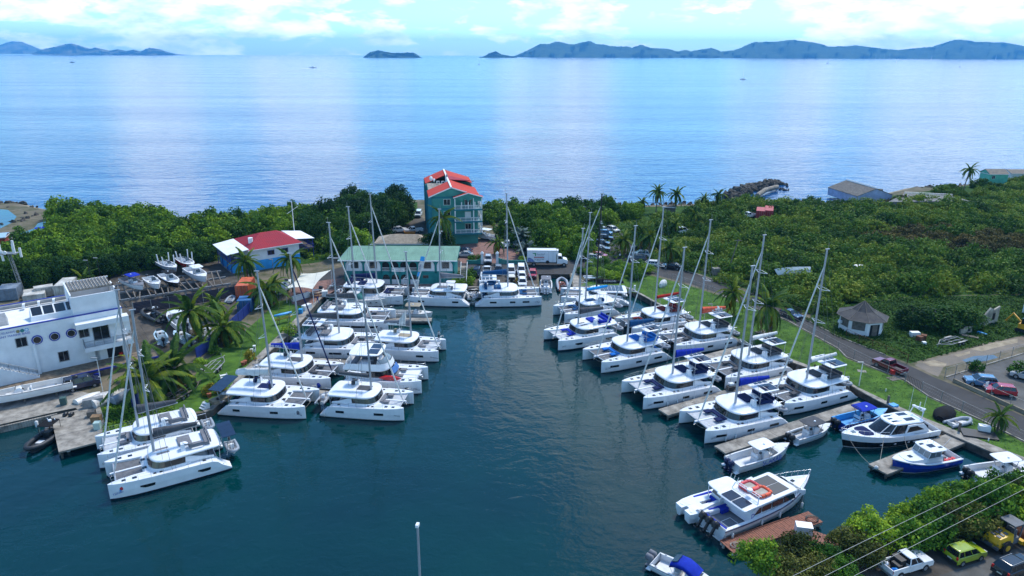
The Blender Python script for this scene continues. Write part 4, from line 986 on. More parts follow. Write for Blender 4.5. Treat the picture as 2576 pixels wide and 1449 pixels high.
def spread_panes(bot,top,idx,off=0.02):
 mb=MB()
 for i in idx:pass
 a=[bot[i]for i in idx];b=[top[i]for i in idx]
 def out(p):
  v=Vector((p[0]-a0[0],p[1]-a0[1],0));v=v.normalized()if v.length>0 else v
  return(p[0]+v.x*off,p[1]+v.y*off,p[2])
 a0=(sum(p[0]for p in bot)/len(bot),sum(p[1]for p in bot)/len(bot))
 vs=[out(p)for p in a]+[out(p)for p in b]
 m_=len(idx)
 mb.add(vs,[(i,i+1,m_+i+1,m_+i)for i in range(m_-1)],smooth=True)
 return mb
NEARS={}
def cat(key,bow,heading=None,stern=None,near='port',L=None,beam=.55,label='',fb=2.05,style='lag',mast_px=None,mast_m=M_alu,cover=None,cover_kind='bag',fly=False,bim=False,cush=None,bowcush=None,nets=None,windows=((.30,.40),(-.05,.05),(-.33,-.24)),win_z=(.95,1.3),name=None,name_m='grey',jib=True,jib_m=None,hatch=True,hulls=None,mast_x=.03,boom=True,stripe=False,cabin_f=.17,cabin_a=-.17,glass=None,aft=-.44,roof_h=.0,rigid=True,side_helm=False,skyl=False,solar_aft=False,shift=0.0,arch=False,name_x=.42,group='charter catamarans moored stern to the quay'):
 B0=at(*bow,0.0)
 if heading is None:
  S0=at(*stern,0.0);v=(B0-S0);heading=math.atan2(v.y,v.x);L=L or v.length
 else:heading=math.radians(heading)
 s=L/14.0;Bm=beam*L;hw=.92*s**.7
 yc=Bm/2-hw
 ns=1 if near=='port' else-1
 fwd=Vector((math.cos(heading),math.sin(heading),0));left=Vector((-fwd.y,fwd.x,0))
 org=B0-fwd*(L*.5-shift)-left*(ns*yc)
 org.z=0
 r=empty('catamaran',org,heading,label,'catamaran',group)
 NEARS[key]=(r,L,yc,fb,hw,heading)
 G=hulls or M_gel
 st=[G,M_anti,M_navyp if stripe else G]
 for sd in(1,-1):cat_hull(L,fb,hw,sd).build('hull',st,r,(0,sd*yc,0))
 # bridge deck and foredeck
 zd=fb*.96
 fx=.2*L
 mb=MB();iw=yc-hw*.55
 prof=[(-.40*L,.75),(-.40*L,1.25),(-.31*L,1.25),(-.31*L,zd+.03),(fx,zd+.04),(fx+.02*L,zd-.25),(fx-.03*L,.7)]
 mb.loft([[(x,-iw,z)for x,z in prof],[(x,iw,z)for x,z in prof]])
 mb.build('bridge_deck',G,r)
 bx=.435*L
 MB().tube([(bx,-yc+.1,zd-.2),(bx,yc-.1,zd-.2)],.11*s,8).build('crossbeam',M_alu if style!='out' else M_black,r)
 nm=nets or M_net
 for sd in(1,-1):
  y0,y1=.12,yc-hw*.45
  if style=='fp' and sd==1 or style!='fp' or True:
   MB().add([(fx+.02*L,sd*y0,zd-.22),(bx,sd*y0,zd-.2),(bx,sd*y1,zd-.2),(fx+.02*L,sd*(y1-.05),zd-.22)],[(0,1,2,3)if sd>0 else(3,2,1,0)]).build('trampoline',nm,r)
 MB().box2((fx,-.13,zd-.28),(bx+.5*s,.13,zd-.12)).build('bowsprit',G,r)
 ar=MB();ar.tube([(bx,-.3,zd-.2),(bx+.55*s,0,zd-.75),(bx,.3,zd-.2)],.035,5);ar.tube([(bx+.2,0,zd-.15),(bx+.65,0,zd-.5)],.06,5)
 ar.build('anchor',M_steel,r)
 # cabin: trunk, glass band, roof
 zr0=zd+1.0*s**.3+roof_h;zr1=zr0+.30
 cw=.365*Bm;xa,xf=cabin_a*L,cabin_f*L
 ob=outline(xa,xf,cw,rf=.15*L,ra=.12,n=8);
 if style=='out':ob=outline(xa,xf,cw*.82,rf=.2*L,ra=.12,n=8)
 z1=zd+.20
 MB().loft([ring(ob,zd-.02,1.04),ring(ob,z1,1.02)],smooth=True).build('cabin_base',G,r)
 rb,rt=ring(ob,z1,1.0),ring(ob,zr0+.05,.93,dx=-.01*L)
 gl=glass or M_glass
 MB().loft([ring(ob,z1,.985),ring(ob,zr0+.05,.915,dx=-.01*L)],smooth=True).build('cabin',gl,r)
 for grp in((0,1,2),(2,3,4,5),(5,6,7),(7,8,9),(9,10,11),(11,12,13,14),(14,15,16)):
  pb=[Vector(rb[i])for i in grp];pt=[Vector(rt[i])for i in grp]
  q0,q1=.05,.95
  pb2=[pb[0].lerp(pb[1],.12)]+pb[1:-1]+[pb[-1].lerp(pb[-2],.12)]
  pt2=[pt[0].lerp(pt[1],.12)]+pt[1:-1]+[pt[-1].lerp(pt[-2],.12)]
  lo=[b.lerp(t,.08)for b,t in zip(pb2,pt2)];hi_=[b.lerp(t,.9)for b,t in zip(pb2,pt2)]
  k=len(lo)
  MB().add(lo+hi_,[(i,i+1,k+i+1,k+i)for i in range(k-1)],smooth=True).build('window',gl,r)
  # side windows running aft
 for sd in(1,-1):
  m2=MB()
  y=cw*1.005 if style!='out' else cw*.83
  xs0=xf-.15*L
  pts=[(xs0+.25,z1+.03),(xs0+.2,zr0-.02),(xa+.45,zr0-.02),(xa+1.3,z1+.03)]
  m2 .add([(x,sd*(y*(1-.07*(z-z1)/(zr0-z1))+.012*0),z)for x,z in pts],[(0,1,2,3)if sd>0 else(3,2,1,0)])
  m2 .build('side_window',gl,r)
  # coaming sweeping down to the cockpit
  m3=MB();pp=[(xa+.6,zd),(xa+.5,zr0-.05),(xa-.1,zr0-.1),(xa-.1*L,zd+.45),(xa-.2*L,zd+.2),(xa-.2*L,zd)]
  m3 .loft([[(x,sd*cw*.99,z)for x,z in pp],[(x,sd*(cw*.99-.12),z)for x,z in pp]])
  m3 .build('coaming',G,r)
 rw=.395*Bm
 if style=='out':
  oroof=outline(aft*L,xf-.02*L,cw*.86,rf=.2*L,ra=.25)
 else:
  oroof=outline(aft*L,xf-.015*L,rw,rf=.17*L,ra=.5 if style!='fp' else.9,hwa=rw*(.92 if style!='fp' else.86))
 plate(oroof,zr0,zr1,.10,.95).build('roof',G,r)
 rz=zr1+.08
 post=MB()
 for sd in(1,-1):
  post.tube([(aft*L+.55,sd*rw*.8,1.2),(aft*L+.45,sd*rw*.8,zr0+.05)],.06,6)
 post.build('roof_post',M_steel,r)
 # cockpit furniture under the aft roof
 ck=MB();ck.box((-.365*L,0,1.55),(.6,rw*1.5,.55));ck.box((-.30*L,rw*.55,1.5),(1.4,.6,.5));ck.build('cockpit_seat',cush or M_cmid,r)
 MB().box((-.28*L,-.2,1.75),(1.3,1.0,.08)).build('cockpit_table',M_teak,r)
 if fly:
  fc=cush or M_cmid
  f=MB()
  f.box((-.335*L,0,rz+.22),(.55*s,rw*1.25,.4));f.box((-.365*L,0,rz+.52),(.16,rw*1.25,.5))
  f.box((-.245*L,rw*.42,rz+.16),(1.5*s,.75,.28));f.box((-.25*L,rw*.66,rz+.42),(1.7*s,.14,.45))
  f.build('lounge_cushion',fc,r)
  f=MB().box((-.16*L,-rw*.18,rz+.14),(1.5*s,rw*.75,.22));f.build('sunbed_cushion',fc,r)
  hm_=MB();hm_.box((-.13*L,rw*.5,rz+.42),(.5,.85,.85),taper=.8);hm_.tube([(-.155*L,rw*.5,rz+.75),(-.158*L,rw*.5,rz+.85)],.3,10);hm_.build('helm',G,r)
  MB().box((-.195*L,rw*.5,rz+.5),(.45,.9,.5)).build('helm_seat',fc,r)
 elif side_helm:
  hm_=MB();hm_.box((-.16*L,-ns*rw*.0+rw*.55,rz+.2),(.55,.9,.8),taper=.8);hm_.build('helm',G,r)
  MB().box((-.21*L,rw*.55,rz+.25),(.4,.9,.5)).build('helm_seat',cush or M_cmid,r)
  MB().tube([(-.175*L,rw*.55,rz+.55),(-.178*L,rw*.55,rz+.62)],.3,10).build('wheel',M_black,r)
  plate(outline(-.27*L,-.12*L,rw*.30,.5,.3),rz+1.55,rz+1.65,.05).build('helm_hardtop',G,r,(0,rw*.55,0))
  pm=MB()
  for x in(-.26,-.13):
   for y in(.33,.78):pm.tube([(x*L,rw*y,rz-.05),(x*L,rw*y,rz+1.6)],.035,5)
  pm.build('hardtop_post',M_steel,r)
  MB().box((-.04*L,rw*.1,rz+.02),(2.3*s,rw*.55,.07)).build('sunbed_cushion',cush or M_cmid,r)
 if bim:
  bz=rz+2.0
  bo=outline(-.405*L,-.17*L,rw*.74,.35,.35,5,4)
  plate(bo,bz,bz+.12,.04,.97).build('bimini',G,r)
  for x0,x1,y0,y1 in((-.39,-.285,.06,.64),(-.39,-.345,-.62,-.06),(-.335,-.285,-.62,-.06),(-.275,-.235,-.62,-.06),(-.275,-.235,.06,.64)):
   MB().box2((x0*L,y0*rw,bz+.12),(x1*L,y1*rw,bz+.185)).build('solar_panel',M_solar,r)
  for x in(-.39,-.18):
   for y in(.66,-.66):MB().tube([(x*L,rw*y,rz-.05),(x*L,rw*y,bz+.03)],.04,5).build('bimini_post',M_steel,r)
 if skyl:
  for y in(.33,-.05):
   MB().box2((-.02*L,rw*(y-.05),rz-.02),(.085*L,rw*(y+.09),rz+.025)).build('skylight',M_cmid if skyl==2 else M_glass,r)
 if solar_aft:
  for i in range(6):
   for j in range(3):
    x=-.40*L+i*.055*L
    MB().box2((x,(j-1.5)*rw*.42,rz-.02),(x+.05*L,(j-.55)*rw*.42,rz+.03)).build('solar_panel',M_solar,r)
 if hatch:
  for sd in(1,-1):
   for x,w,y in((.375,.45,0),(.29,.5,.0),(.13,.34,.22),(.08,.34,.22),(-.28,.4,.12)):
    zz=fb*float(np.interp(x,[q[0]for q in ST][::-1],[q[3]for q in ST][::-1]))
    MB().box((x*L,sd*(yc+y*hw),zz+.02),(w*s,w*s*.95,.05)).build('hatch',M_glass,r)
  for y in(.14,-.14):MB().box((.155*L+.6,y*Bm,zd+.06),(.5,.5,.05)).build('hatch',M_glass,r)
 if bowcush is not None:
  b=MB();bx0=cabin_f*L+.35
  b.box((bx0+.05,.0,zd+.14),(.62*s,rw*1.0,.2));b.box((bx0+.75*s,rw*.38,zd+.14),(1.2*s,.8*s,.2));b.box((bx0+.8*s,-rw*.42,zd+.14),(1.0*s,.7*s,.2))
  b.build('bow_cushion',bowcush,r)
  # hull windows
 for sd in(1,-1):
  for i,(x0,x1)in enumerate(windows):
   z0,z1_=win_z
   if style=='fp':
    poly=[(x0*L,z0+.16),(x0*L+.25,z0),(x1*L-.1,z0+.04),(x1*L,z1_)]if sd else[]
    poly=[(x0*L,z1_),(x0*L+.05,z0+.05),(x0*L+.3,z0),(x1*L-.5,z0),(x1*L,z0+.22),(x1*L,z1_)]
   else:poly=[(x0*L,z0),(x1*L,z0),(x1*L,z1_),(x0*L,z1_)]
   hull_patch(L,fb,hw,sd*yc,sd,poly[::-1]if sd>0 else poly[::-1]).build('hull_window',M_glass,r)
   # recessed feature line along the topsides
   # mast and rig
 mx=mast_x*L
 mb_=org+fwd*mx
 if mast_px:
  mh=top_z(mb_,mast_px)
  MB().tube([(mx,0,rz-.1),(mx-.1,0,mh*.5),(mx-.3,0,mh)],.175*s**.5,8,.135*s**.5).build('mast',mast_m,r)
  hd=MB();hd.box((mx-.35,0,mh+.03),(.7,.2,.1));hd.tube([(mx-.5,0,mh),(mx-.5,0,mh+1.0)],.02,4);hd.build('masthead',mast_m,r)
  for fr in(.45,.70):
   z=rz+(mh-rz)*fr
   sp=MB()
   for sd in(1,-1):
    sp.tube([(mx-.1,0,z),(mx-.65,sd*1.25*s,z+.12)],.045,5)
    sp.tube([(mx-.12,0,z+.55),(mx-.65,sd*1.25*s,z+.12)],.025,4)
   sp.build('spreader',M_gel,r)
  for sd in(1,-1):
   y1=sd*(yc+hw*.8)
   MB().tube([(mx-.25,0,rz+(mh-rz)*.86),(mx-.11*L,y1,fb)],.022,4).build('shroud',M_wire,r)
   MB().tube([(mx-.1,sd*.1,rz+(mh-rz)*.7),(mx-.65,sd*1.25*s,rz+(mh-rz)*.45+.12),(mx-.05*L,y1*.72,zr1)],.018,4).build('diamond_stay',M_wire,r)
  top=(mx-.2,0,rz+(mh-rz)*.88)
  if jib:
   fr=(bx-.05,0,zd-.05)
   a,b=Vector(fr),Vector(top)
   MB().tube([a,a.lerp(b,.04),a.lerp(b,.08),a.lerp(b,.55),a.lerp(b,.93),b],lambda k:.03+(.105-.045*k)*(1 if.05<k<.95 else 0),7).build('furled_jib',jib_m or M_sail,r)
   MB().tube([(bx,-yc*.6,zd-.2),a,(bx,yc*.6,zd-.2)],.02,4).build('bridle',M_wire,r)
  if boom:
   bzz=(rz+2.55)if bim else(rz+.95 if not side_helm else rz+1.85)
   if style in('fp','out'):bzz=rz+.9+(.9 if fly and style=='fp' else 0)
   bl=.40*L
   MB().tube([(mx-.2,0,bzz),(mx-bl,0,bzz+.25)],.10,7).build('boom',mast_m,r)
   if cover is not None:
    kind=cover_kind
    rings=[]
    for i in range(8):
     k=i/7;x=mx-.25-(bl-.45)*k
     zb=bzz+.25*k+.04
     h=(1.25-.75*k)if kind=='bag' else(.62-.15*k)
     w=(.36-.1*k)
     wob=.05*math.sin(i*2.1+L)
     rings.append([(x,w*.35,zb),(x,w,zb+h*.25),(x,w*.75+wob,zb+h*.7),(x,0.02+wob,zb+h),(x,-w*.75+wob,zb+h*.7),(x,-w,zb+h*.25),(x,-w*.35,zb)])
    MB().loft(rings,smooth=True).build('sail_cover',cover,r)
   for q in(.35,.75):
    MB().tube([(mx-.15,0,rz+(mh-rz)*.55),(mx-bl*q,.22,bzz+.3)],.012,3).build('lazy_jack',M_wire,r)
   MB().tube([(mx-.35,0,mh-.2),(mx-bl+.1,0,bzz+.35)],.014,3).build('topping_lift',M_wire,r)
   # guard rails
 for sd in(1,-1):
  g=MB();pts=[]
  for q in np.linspace(.465,-.34,9):
   x=q*L;zz=fb*float(np.interp(q,[w[0]for w in ST][::-1],[w[3]for w in ST][::-1]))
   y=sd*(yc+hull_at(L,fb,hw,x,fb)-.06)
   g.tube([(x,y,zz-.02),(x,y,zz+.68)],.018,4,cap=False);pts.append((x,y,zz+.66))
  g.tube(pts,.012,3,cap=False);g.tube([(p[0],p[1],p[2]-.3)for p in pts],.01,3,cap=False)
  g.tube([(pts[0][0],pts[0][1],pts[0][2]),(pts[0][0]+.1,sd*(yc-.25),pts[0][2]+.05),(pts[0][0]-.6,sd*(yc-.5),pts[0][2])],.02,4,cap=False)
  g.build('guard_rail',M_steel,r)
  # stern steps and davits
 for sd in(1,-1):
  q=MB()
  for i in range(3):q.box((-.43*L-i*.32*s,sd*yc,fb*(.52-.14*i)),(.3*s,hw*1.2,.12))
  q.build('stern_step',M_deck,r)
 if name:
  x=name_x*L*(1 if True else 1)
  z=1.05
  y=hull_at(L,fb,hw,x-.3,z)
  y2=hull_at(L,fb,hw,x+.5,z);y1=hull_at(L,fb,hw,x-.5,z)
  sl=math.atan2(y2-y1,1.0)
  wz=hull_at(L,fb,hw,x,.8);wz2=hull_at(L,fb,hw,x,1.3)
  tilt=math.atan2(wz2-wz,.5)
  sd=ns
  if sd<0:lettering(name,.42*s,name_m,r,(x,-yc-y-.09,z),(math.pi/2+tilt,0,sl*1.0))
  else:lettering(name,.42*s,name_m,r,(x,yc+y+.09,z),(math.pi/2+tilt,0,math.pi-sl))
 return r
 # inflatables, outboards, motor boats
def outboard(parent,loc,h=1.0,m=None,rz=0.0,tilt=0.0):
 'an outboard engine: cowling and leg; forward is +x'
 m=m or M_black
 c=MB();
 c.loft([[(-.55,-.15,.0),(.12,-.2,.0),(.12,.2,.0),(-.55,.15,.0)],[(-.6,-.24,.3),(.16,-.24,.3),(.16,.24,.3),(-.6,.24,.3)],[(-.56,-.2,.62),(.1,-.2,.55),(.1,.2,.55),(-.56,.2,.62)],[(-.35,-.1,.7),(-.0,-.1,.64),(0,.1,.64),(-.35,.1,.7)]],smooth=True)
 o=c.build('outboard',m,parent,loc)
 o.rotation_euler=(0,tilt,rz);o.scale=(h,h,h)
 g=MB();g.box((-.2,0,-.45),(.3,.16,.95));g.box((-.22,0,-.62),(.75,.3,.04));g.loft([[(.15,-.06,-1.0),(.15,.06,-1.0),(.15,0,-.88)],[(-.5,-.09,-1.0),(-.5,.09,-1.0),(-.5,0,-.85)]]);g.tube([(-.55,-.2,-.95),(-.55,.2,-.95)],.05,4)
 g.build('leg',m,o)
 return o
def dinghy(loc,rz,L=3.2,W=1.6,label='',motor=True,m=None,floor_m=None,group='inflatable dinghies around the marina',rot=None,console=False,name='dinghy'):
 r=empty(name,loc,rz,label,'dinghy',group)
 if rot:r.rotation_euler=(*rot,rz)
 tr=.21*W/1.6
 pts=[(-.5*L,-W/2+tr,.28),(-.2*L,-W/2+tr,.28),(.12*L,-W/2+tr,.30),(.30*L,-W*.33,.36),(.43*L,-W*.14,.44),(.47*L,0,.46),(.43*L,W*.14,.44),(.30*L,W*.33,.36),(.12*L,W/2-tr,.30),(-.2*L,W/2-tr,.28),(-.5*L,W/2-tr,.28)]
 MB().tube(pts,lambda k:tr*(1 if.04<k<.96 else.75),8).build('tube',m or M_hyp,r)
 fl=outline(-.4*L,.40*L,W/2-tr*1.1,.35*L,.05,5,2)
 MB().loft([[(p[0],p[1]*.35,-.05)for p in fl],[(p[0],p[1],.16)for p in fl]]).build('floor',floor_m or M_gel2,r)
 MB().box((-.39*L,0,.32),(.06,W-2*tr,.4)).build('transom',M_gel2,r)
 MB().box((-.08*L,0,.36),(.28,W-1.4*tr,.06)).build('seat',M_cmid,r)
 if console:MB().box((.06*L,0,.5),(.5,.5,.7),taper=.8).build('console',M_gel,r)
 if motor:outboard(r,(-.42*L,0,.5),.62)
 return r
def open_hull(L,B,fb,bowr=.35,fore=.3,mats=None,z_floor=.35,vee=.45,stripe_z=None,gun=.2,fullness=2.2,flare=.78):
 'returns outer hull and deck meshes of an open motor boat'
 xs=[.5,.47,.42,.34,.22,.05,-.15,-.35,-.5]
 def w(q):
  t=max(0.0,(q-(-.05))/.55)
  return B/2*(1-t**fullness)*(1 if q>-.3 else 1-.08*(-.3-q)/.2)+.02
 def sh(q):return fb*(1+bowr*max(0,q+.1)**1.6)
 mb=MB();rings=[]
 for q in xs:
  x=q*L;ww=w(q);z=sh(q);k=flare
  rake=.05*L*max(0,(q-.3)/.2)
  rings.append([(x,-ww,z),(x-rake*.35,-ww*(k+.14),z*.55),(x-rake*.8,-ww*k,.18),(x-rake,-ww*k*.94,.04),(x-rake,0,-vee*(1-max(0,(q-.2)/.3)*.9)),(x-rake,ww*k*.94,.04),(x-rake*.8,ww*k,.18),(x-rake*.35,ww*(k+.14),z*.55),(x,ww,z)])
 n=9;vs=[p for r_ in rings for p in r_]
 for mi,js in((0,(0,7)),(3 if mats else 0,(1,6)),(1,(3,4)),(2,(2,5))):
  mb.add(vs,[(i*n+j,(i+1)*n+j,(i+1)*n+j+1,i*n+j+1)for i in range(len(xs)-1)for j in js],mi,smooth=(mi in(0,3)))
 mb.add(rings[-1],[tuple(range(n))])
 # deck: gunwale ring, well
 dk=MB()
 qs=list(np.linspace(-.5,.5,23));
 qf=.5-fore
 out_=[(q*L,w(q),sh(q))for q in qs]
 inn=[(max(-.46*L,min(q*L,qf*L)),max(0.03,min(w(q),w(min(q,qf)))-gun),sh(min(q,qf)))for q in qs]
 for sd in(1,-1):
  o_=[(x,sd*y,z+.01)for x,y,z in out_];i_=[(x,sd*y,z+.02)for x,y,z in inn];b_=[(x,sd*y*.97,z_floor)for x,y,z in inn]
  m_=len(qs)
  dk.add(o_+i_+b_,[((k,k+1,m_+k+1,m_+k)if sd<0 else(k,m_+k,m_+k+1,k+1))for k in range(m_-1)]+[((m_+k,m_+k+1,2*m_+k+1,2*m_+k)if sd<0 else(m_+k,2*m_+k,2*m_+k+1,m_+k+1))for k in range(m_-1)])
  # floor, fore deck, stern board
 kk=[k for k,q in enumerate(qs)if-.46<=q<=qf+.02]
 fl=[(inn[k][0],inn[k][1]*.97,z_floor)for k in kk]
 dk.add(fl+[(x,-y,z)for x,y,z in fl][::-1],[tuple(range(2*len(fl)))[::-1]])
 kf=[k for k,q in enumerate(qs)if q>=qf-.001]
 for k0,k1 in zip(kf[:-1],kf[1:]):
  a,b=out_[k0],out_[k1]
  dk.add([(a[0],a[1],a[2]+.01),(b[0],b[1],b[2]+.01),(b[0],0,b[2]+.06),(a[0],0,a[2]+.06),(b[0],-b[1],b[2]+.01),(a[0],-a[1],a[2]+.01)],[(3,2,1,0),(5,4,2,3)])
 a=out_[kf[0]]
 dk.add([(qf*L,a[1]-gun,a[2]+.01),(qf*L,-(a[1]-gun),a[2]+.01),(qf*L,-(a[1]-gun),z_floor),(qf*L,a[1]-gun,z_floor),(qf*L,0,a[2]+.06)],[(0,4,1,2,3)])
 dk.box((-.485*L,0,sh(-.5)*.5+.15),(.06,w(-.5)*1.9,sh(-.5)*.85))
 return mb,dk,w,sh
def centre_console(key,bow=None,heading=0.0,L=9.0,B=2.9,fb=1.15,loc=None,label='',hull_m=None,boot_m=None,deck_m=None,top_m=None,top_z_=2.5,top=True,engines=2,eng_m=None,eng_tilt=0.0,name=None,name_m='blue',seat_m=None,bow_z=1.5,group='motor boats moored along the quay',fore=.30,cabin=False,cuddy=False,post_m=None,z0=0.0,catg='motor boat',rods=False,objname='motor_boat',stripe_m=None,twin=False):
 h=math.radians(heading);fwd=Vector((math.cos(h),math.sin(h),0))
 if loc is None:loc=at(*bow,bow_z)-fwd*(L*.5);loc.z=z0
 r=empty(objname,loc,h,label,catg,group)
 NEARS[key]=(r,L,0,fb,B/2,h)
 hm_=hull_m or M_gel
 hb,db,w,sh=open_hull(L,B,fb,fore=fore)
 hb.build('hull',[hm_,boot_m or M_anti,stripe_m or hm_],r)
 db.build('deck',deck_m or M_deck,r)
 MB().tube([(q*L,-w(q)-.01,sh(q)-.04)for q in np.linspace(-.5,.5,12)]+[(q*L,w(q)+.01,sh(q)-.04)for q in np.linspace(.5,-.5,12)],.035,5).build('rub_rail',M_cmid,r)
 c=MB();c.loft([[(-.1,-.5,.35),(1.25,-.45,.35),(1.25,.45,.35),(-.1,.5,.35)],[(.05,-.48,1.35),(.95,-.4,1.3),(.95,.4,1.3),(.05,.48,1.35)],[(.25,-.42,1.55),(.75,-.36,1.5),(.75,.36,1.5),(.25,.42,1.55)]])
 c.build('console',M_gel,r)
 MB().add([(.95,-.45,1.35),(.95,.45,1.35),(.62,.4,2.0),(.62,-.4,2.0)],[(0,1,2,3),(3,2,1,0)]).build('windscreen',M_clear,r)
 MB().tube([(-.05,.0,1.2),(-.09,0,1.24)],.2,9).build('wheel',M_black,r)
 for y in(.3,-.3):MB().box((-.85,y,.85),(.5,.52,.3)).build('seat',seat_m or M_cwhite,r)
 sb_=MB();sb_.box((-.85,0,.55),(.6,1.1,.5));sb_.box((-1.08,0,1.15),(.1,1.1,.4));sb_.build('seat_base',M_gel,r)
 MB().box((1.7,0,.6),(.8,.85,.45)).build('bow_seat',seat_m or M_cwhite,r)
 if top:
  plate(outline(-1.6,1.5,1.12,.5,.4,5,3.2),top_z_,top_z_+.1,.06,.97).build('t_top',top_m or M_gel,r)
  for x0,x1 in((-.3,-1.1),(.9,1.15)):
   for y in(.55,-.55):MB().tube([(x0,y,.4),(x1,y*1.5,top_z_+.03)],.035,5).build('top_post',post_m or M_steel,r)
  e=MB();e.tube([(0,-.3,top_z_+.1),(0,-.3,top_z_+.3)],.14,8);e.build('radar',M_gel,r)
  if rods:
   rd=MB()
   for y in np.linspace(-.85,.85,6):rd.tube([(-1.55,y,top_z_+.05),(-1.75,y,top_z_+.55)],.05,5)
   rd.build('rod_holder',M_black,r)
 for i in range(engines):
  y=(i-(engines-1)/2)*.68
  outboard(r,(-.5*L-.18,y,fb*.78),1.05,eng_m,tilt=eng_tilt)
 sw=MB()
 for sd in(1,-1):sw.box((-.515*L,sd*B*.36,.28),(.5,.5,.1))
 sw.build('swim_step',M_gel,r)
 cl=MB()
 for q in(.36,0,-.4):
  for sd in(1,-1):cl.box((q*L,sd*(w(q)-.1),sh(q)+.06),(.22,.06,.06))
 cl.build('cleat',M_steel,r)
 if name:
  q=.05;zz=fb*.62
  lettering(name,.5,name_m,r,(q*L,-w(q)*.965-.02,zz),(math.radians(78),0,math.radians(3)),.2,width=3.4)
 return r
for r_,s_,sz_,m_,loc_,w_ in LET:lettering(s_,sz_,m_,r_,loc_,(math.pi/2,0,0),width=w_)
# larger motor boats
def base_boat(key,name,label,cat_,L,B,fb,p_near_bow=None,p_near_stern=None,near='stbd',heading=None,loc=None,mats=None,deck_m=None,fore=.95,bowr=.5,fullness=2.2,flare=.8,group=None,gun=.2,z_floor=.5,vee=.4):
 if loc is None:
  a,b=at(*p_near_bow,0.0),at(*p_near_stern,0.0)
  if heading is None:h=math.atan2((a-b).y,(a-b).x)
  else:h=math.radians(heading)
  fwd=Vector((math.cos(h),math.sin(h),0));lf=Vector((-fwd.y,fwd.x,0))
  loc=b+fwd*(L*.5)+lf*(B/2*.85*(1 if near=='stbd' else-1));loc.z=0
 else:h=math.radians(heading)
 r=empty(name,loc,h,label,cat_,group)
 NEARS[key]=(r,L,0,fb,B/2,h)
 hb,db,w,sh=open_hull(L,B,fb,bowr=bowr,fore=fore,fullness=fullness,flare=flare,gun=gun,z_floor=z_floor,vee=vee,mats=mats and len(mats)>3)
 hb.build('hull',mats or[M_gel,M_anti,M_gel],r)
 db.build('deck',deck_m or M_gel,r)
 return r,w,sh,h
def bow_rail(r,w,sh,L,q0,q1,h=.7,inset=.1,n=9,step=None):
 g=MB();top=[]
 for sd in(1,-1):
  t=[]
  for q in np.linspace(q0,q1,n):
   p=(q*L-(.0),sd*max(.04,w(q)-inset),sh(q))
   g.tube([p,(p[0]+.12,p[1],p[2]+h)],.02,4,cap=False);t.append((p[0]+.12,p[1],p[2]+h))
  top.append(t)
 g.tube(top[0]+top[1][::-1],.028,5,cap=False)
 g.build('bow_rail',M_steel,r)
def panes(r,poly3,n,m,gap=.08,name='window',off=(0,0,0)):
 'n panes across a quad a, b, c, d (a-b bottom, d-c top)'
 a,b,c,d=[Vector(p)for p in poly3]
 for i in range(n):
  k0,k1=i/n+gap/n/2,(i+1)/n-gap/n/2
  lo0,lo1,hi0,hi1=a.lerp(b,k0),a.lerp(b,k1),d.lerp(c,k0),d.lerp(c,k1)
  nrm=(lo1-lo0).cross(hi0-lo0).normalized()
  q=[lo0 .lerp(hi0,.06),lo1 .lerp(hi1,.06),lo1 .lerp(hi1,.94),lo0 .lerp(hi0,.94)]
  vs=[p+nrm*.02 for p in q]+[p-nrm*.03 for p in q]
  MB().add(vs,[(0,1,2,3),(0,4,5,1),(1,5,6,2),(2,6,7,3),(3,7,4,0)]).build(name,m,r)
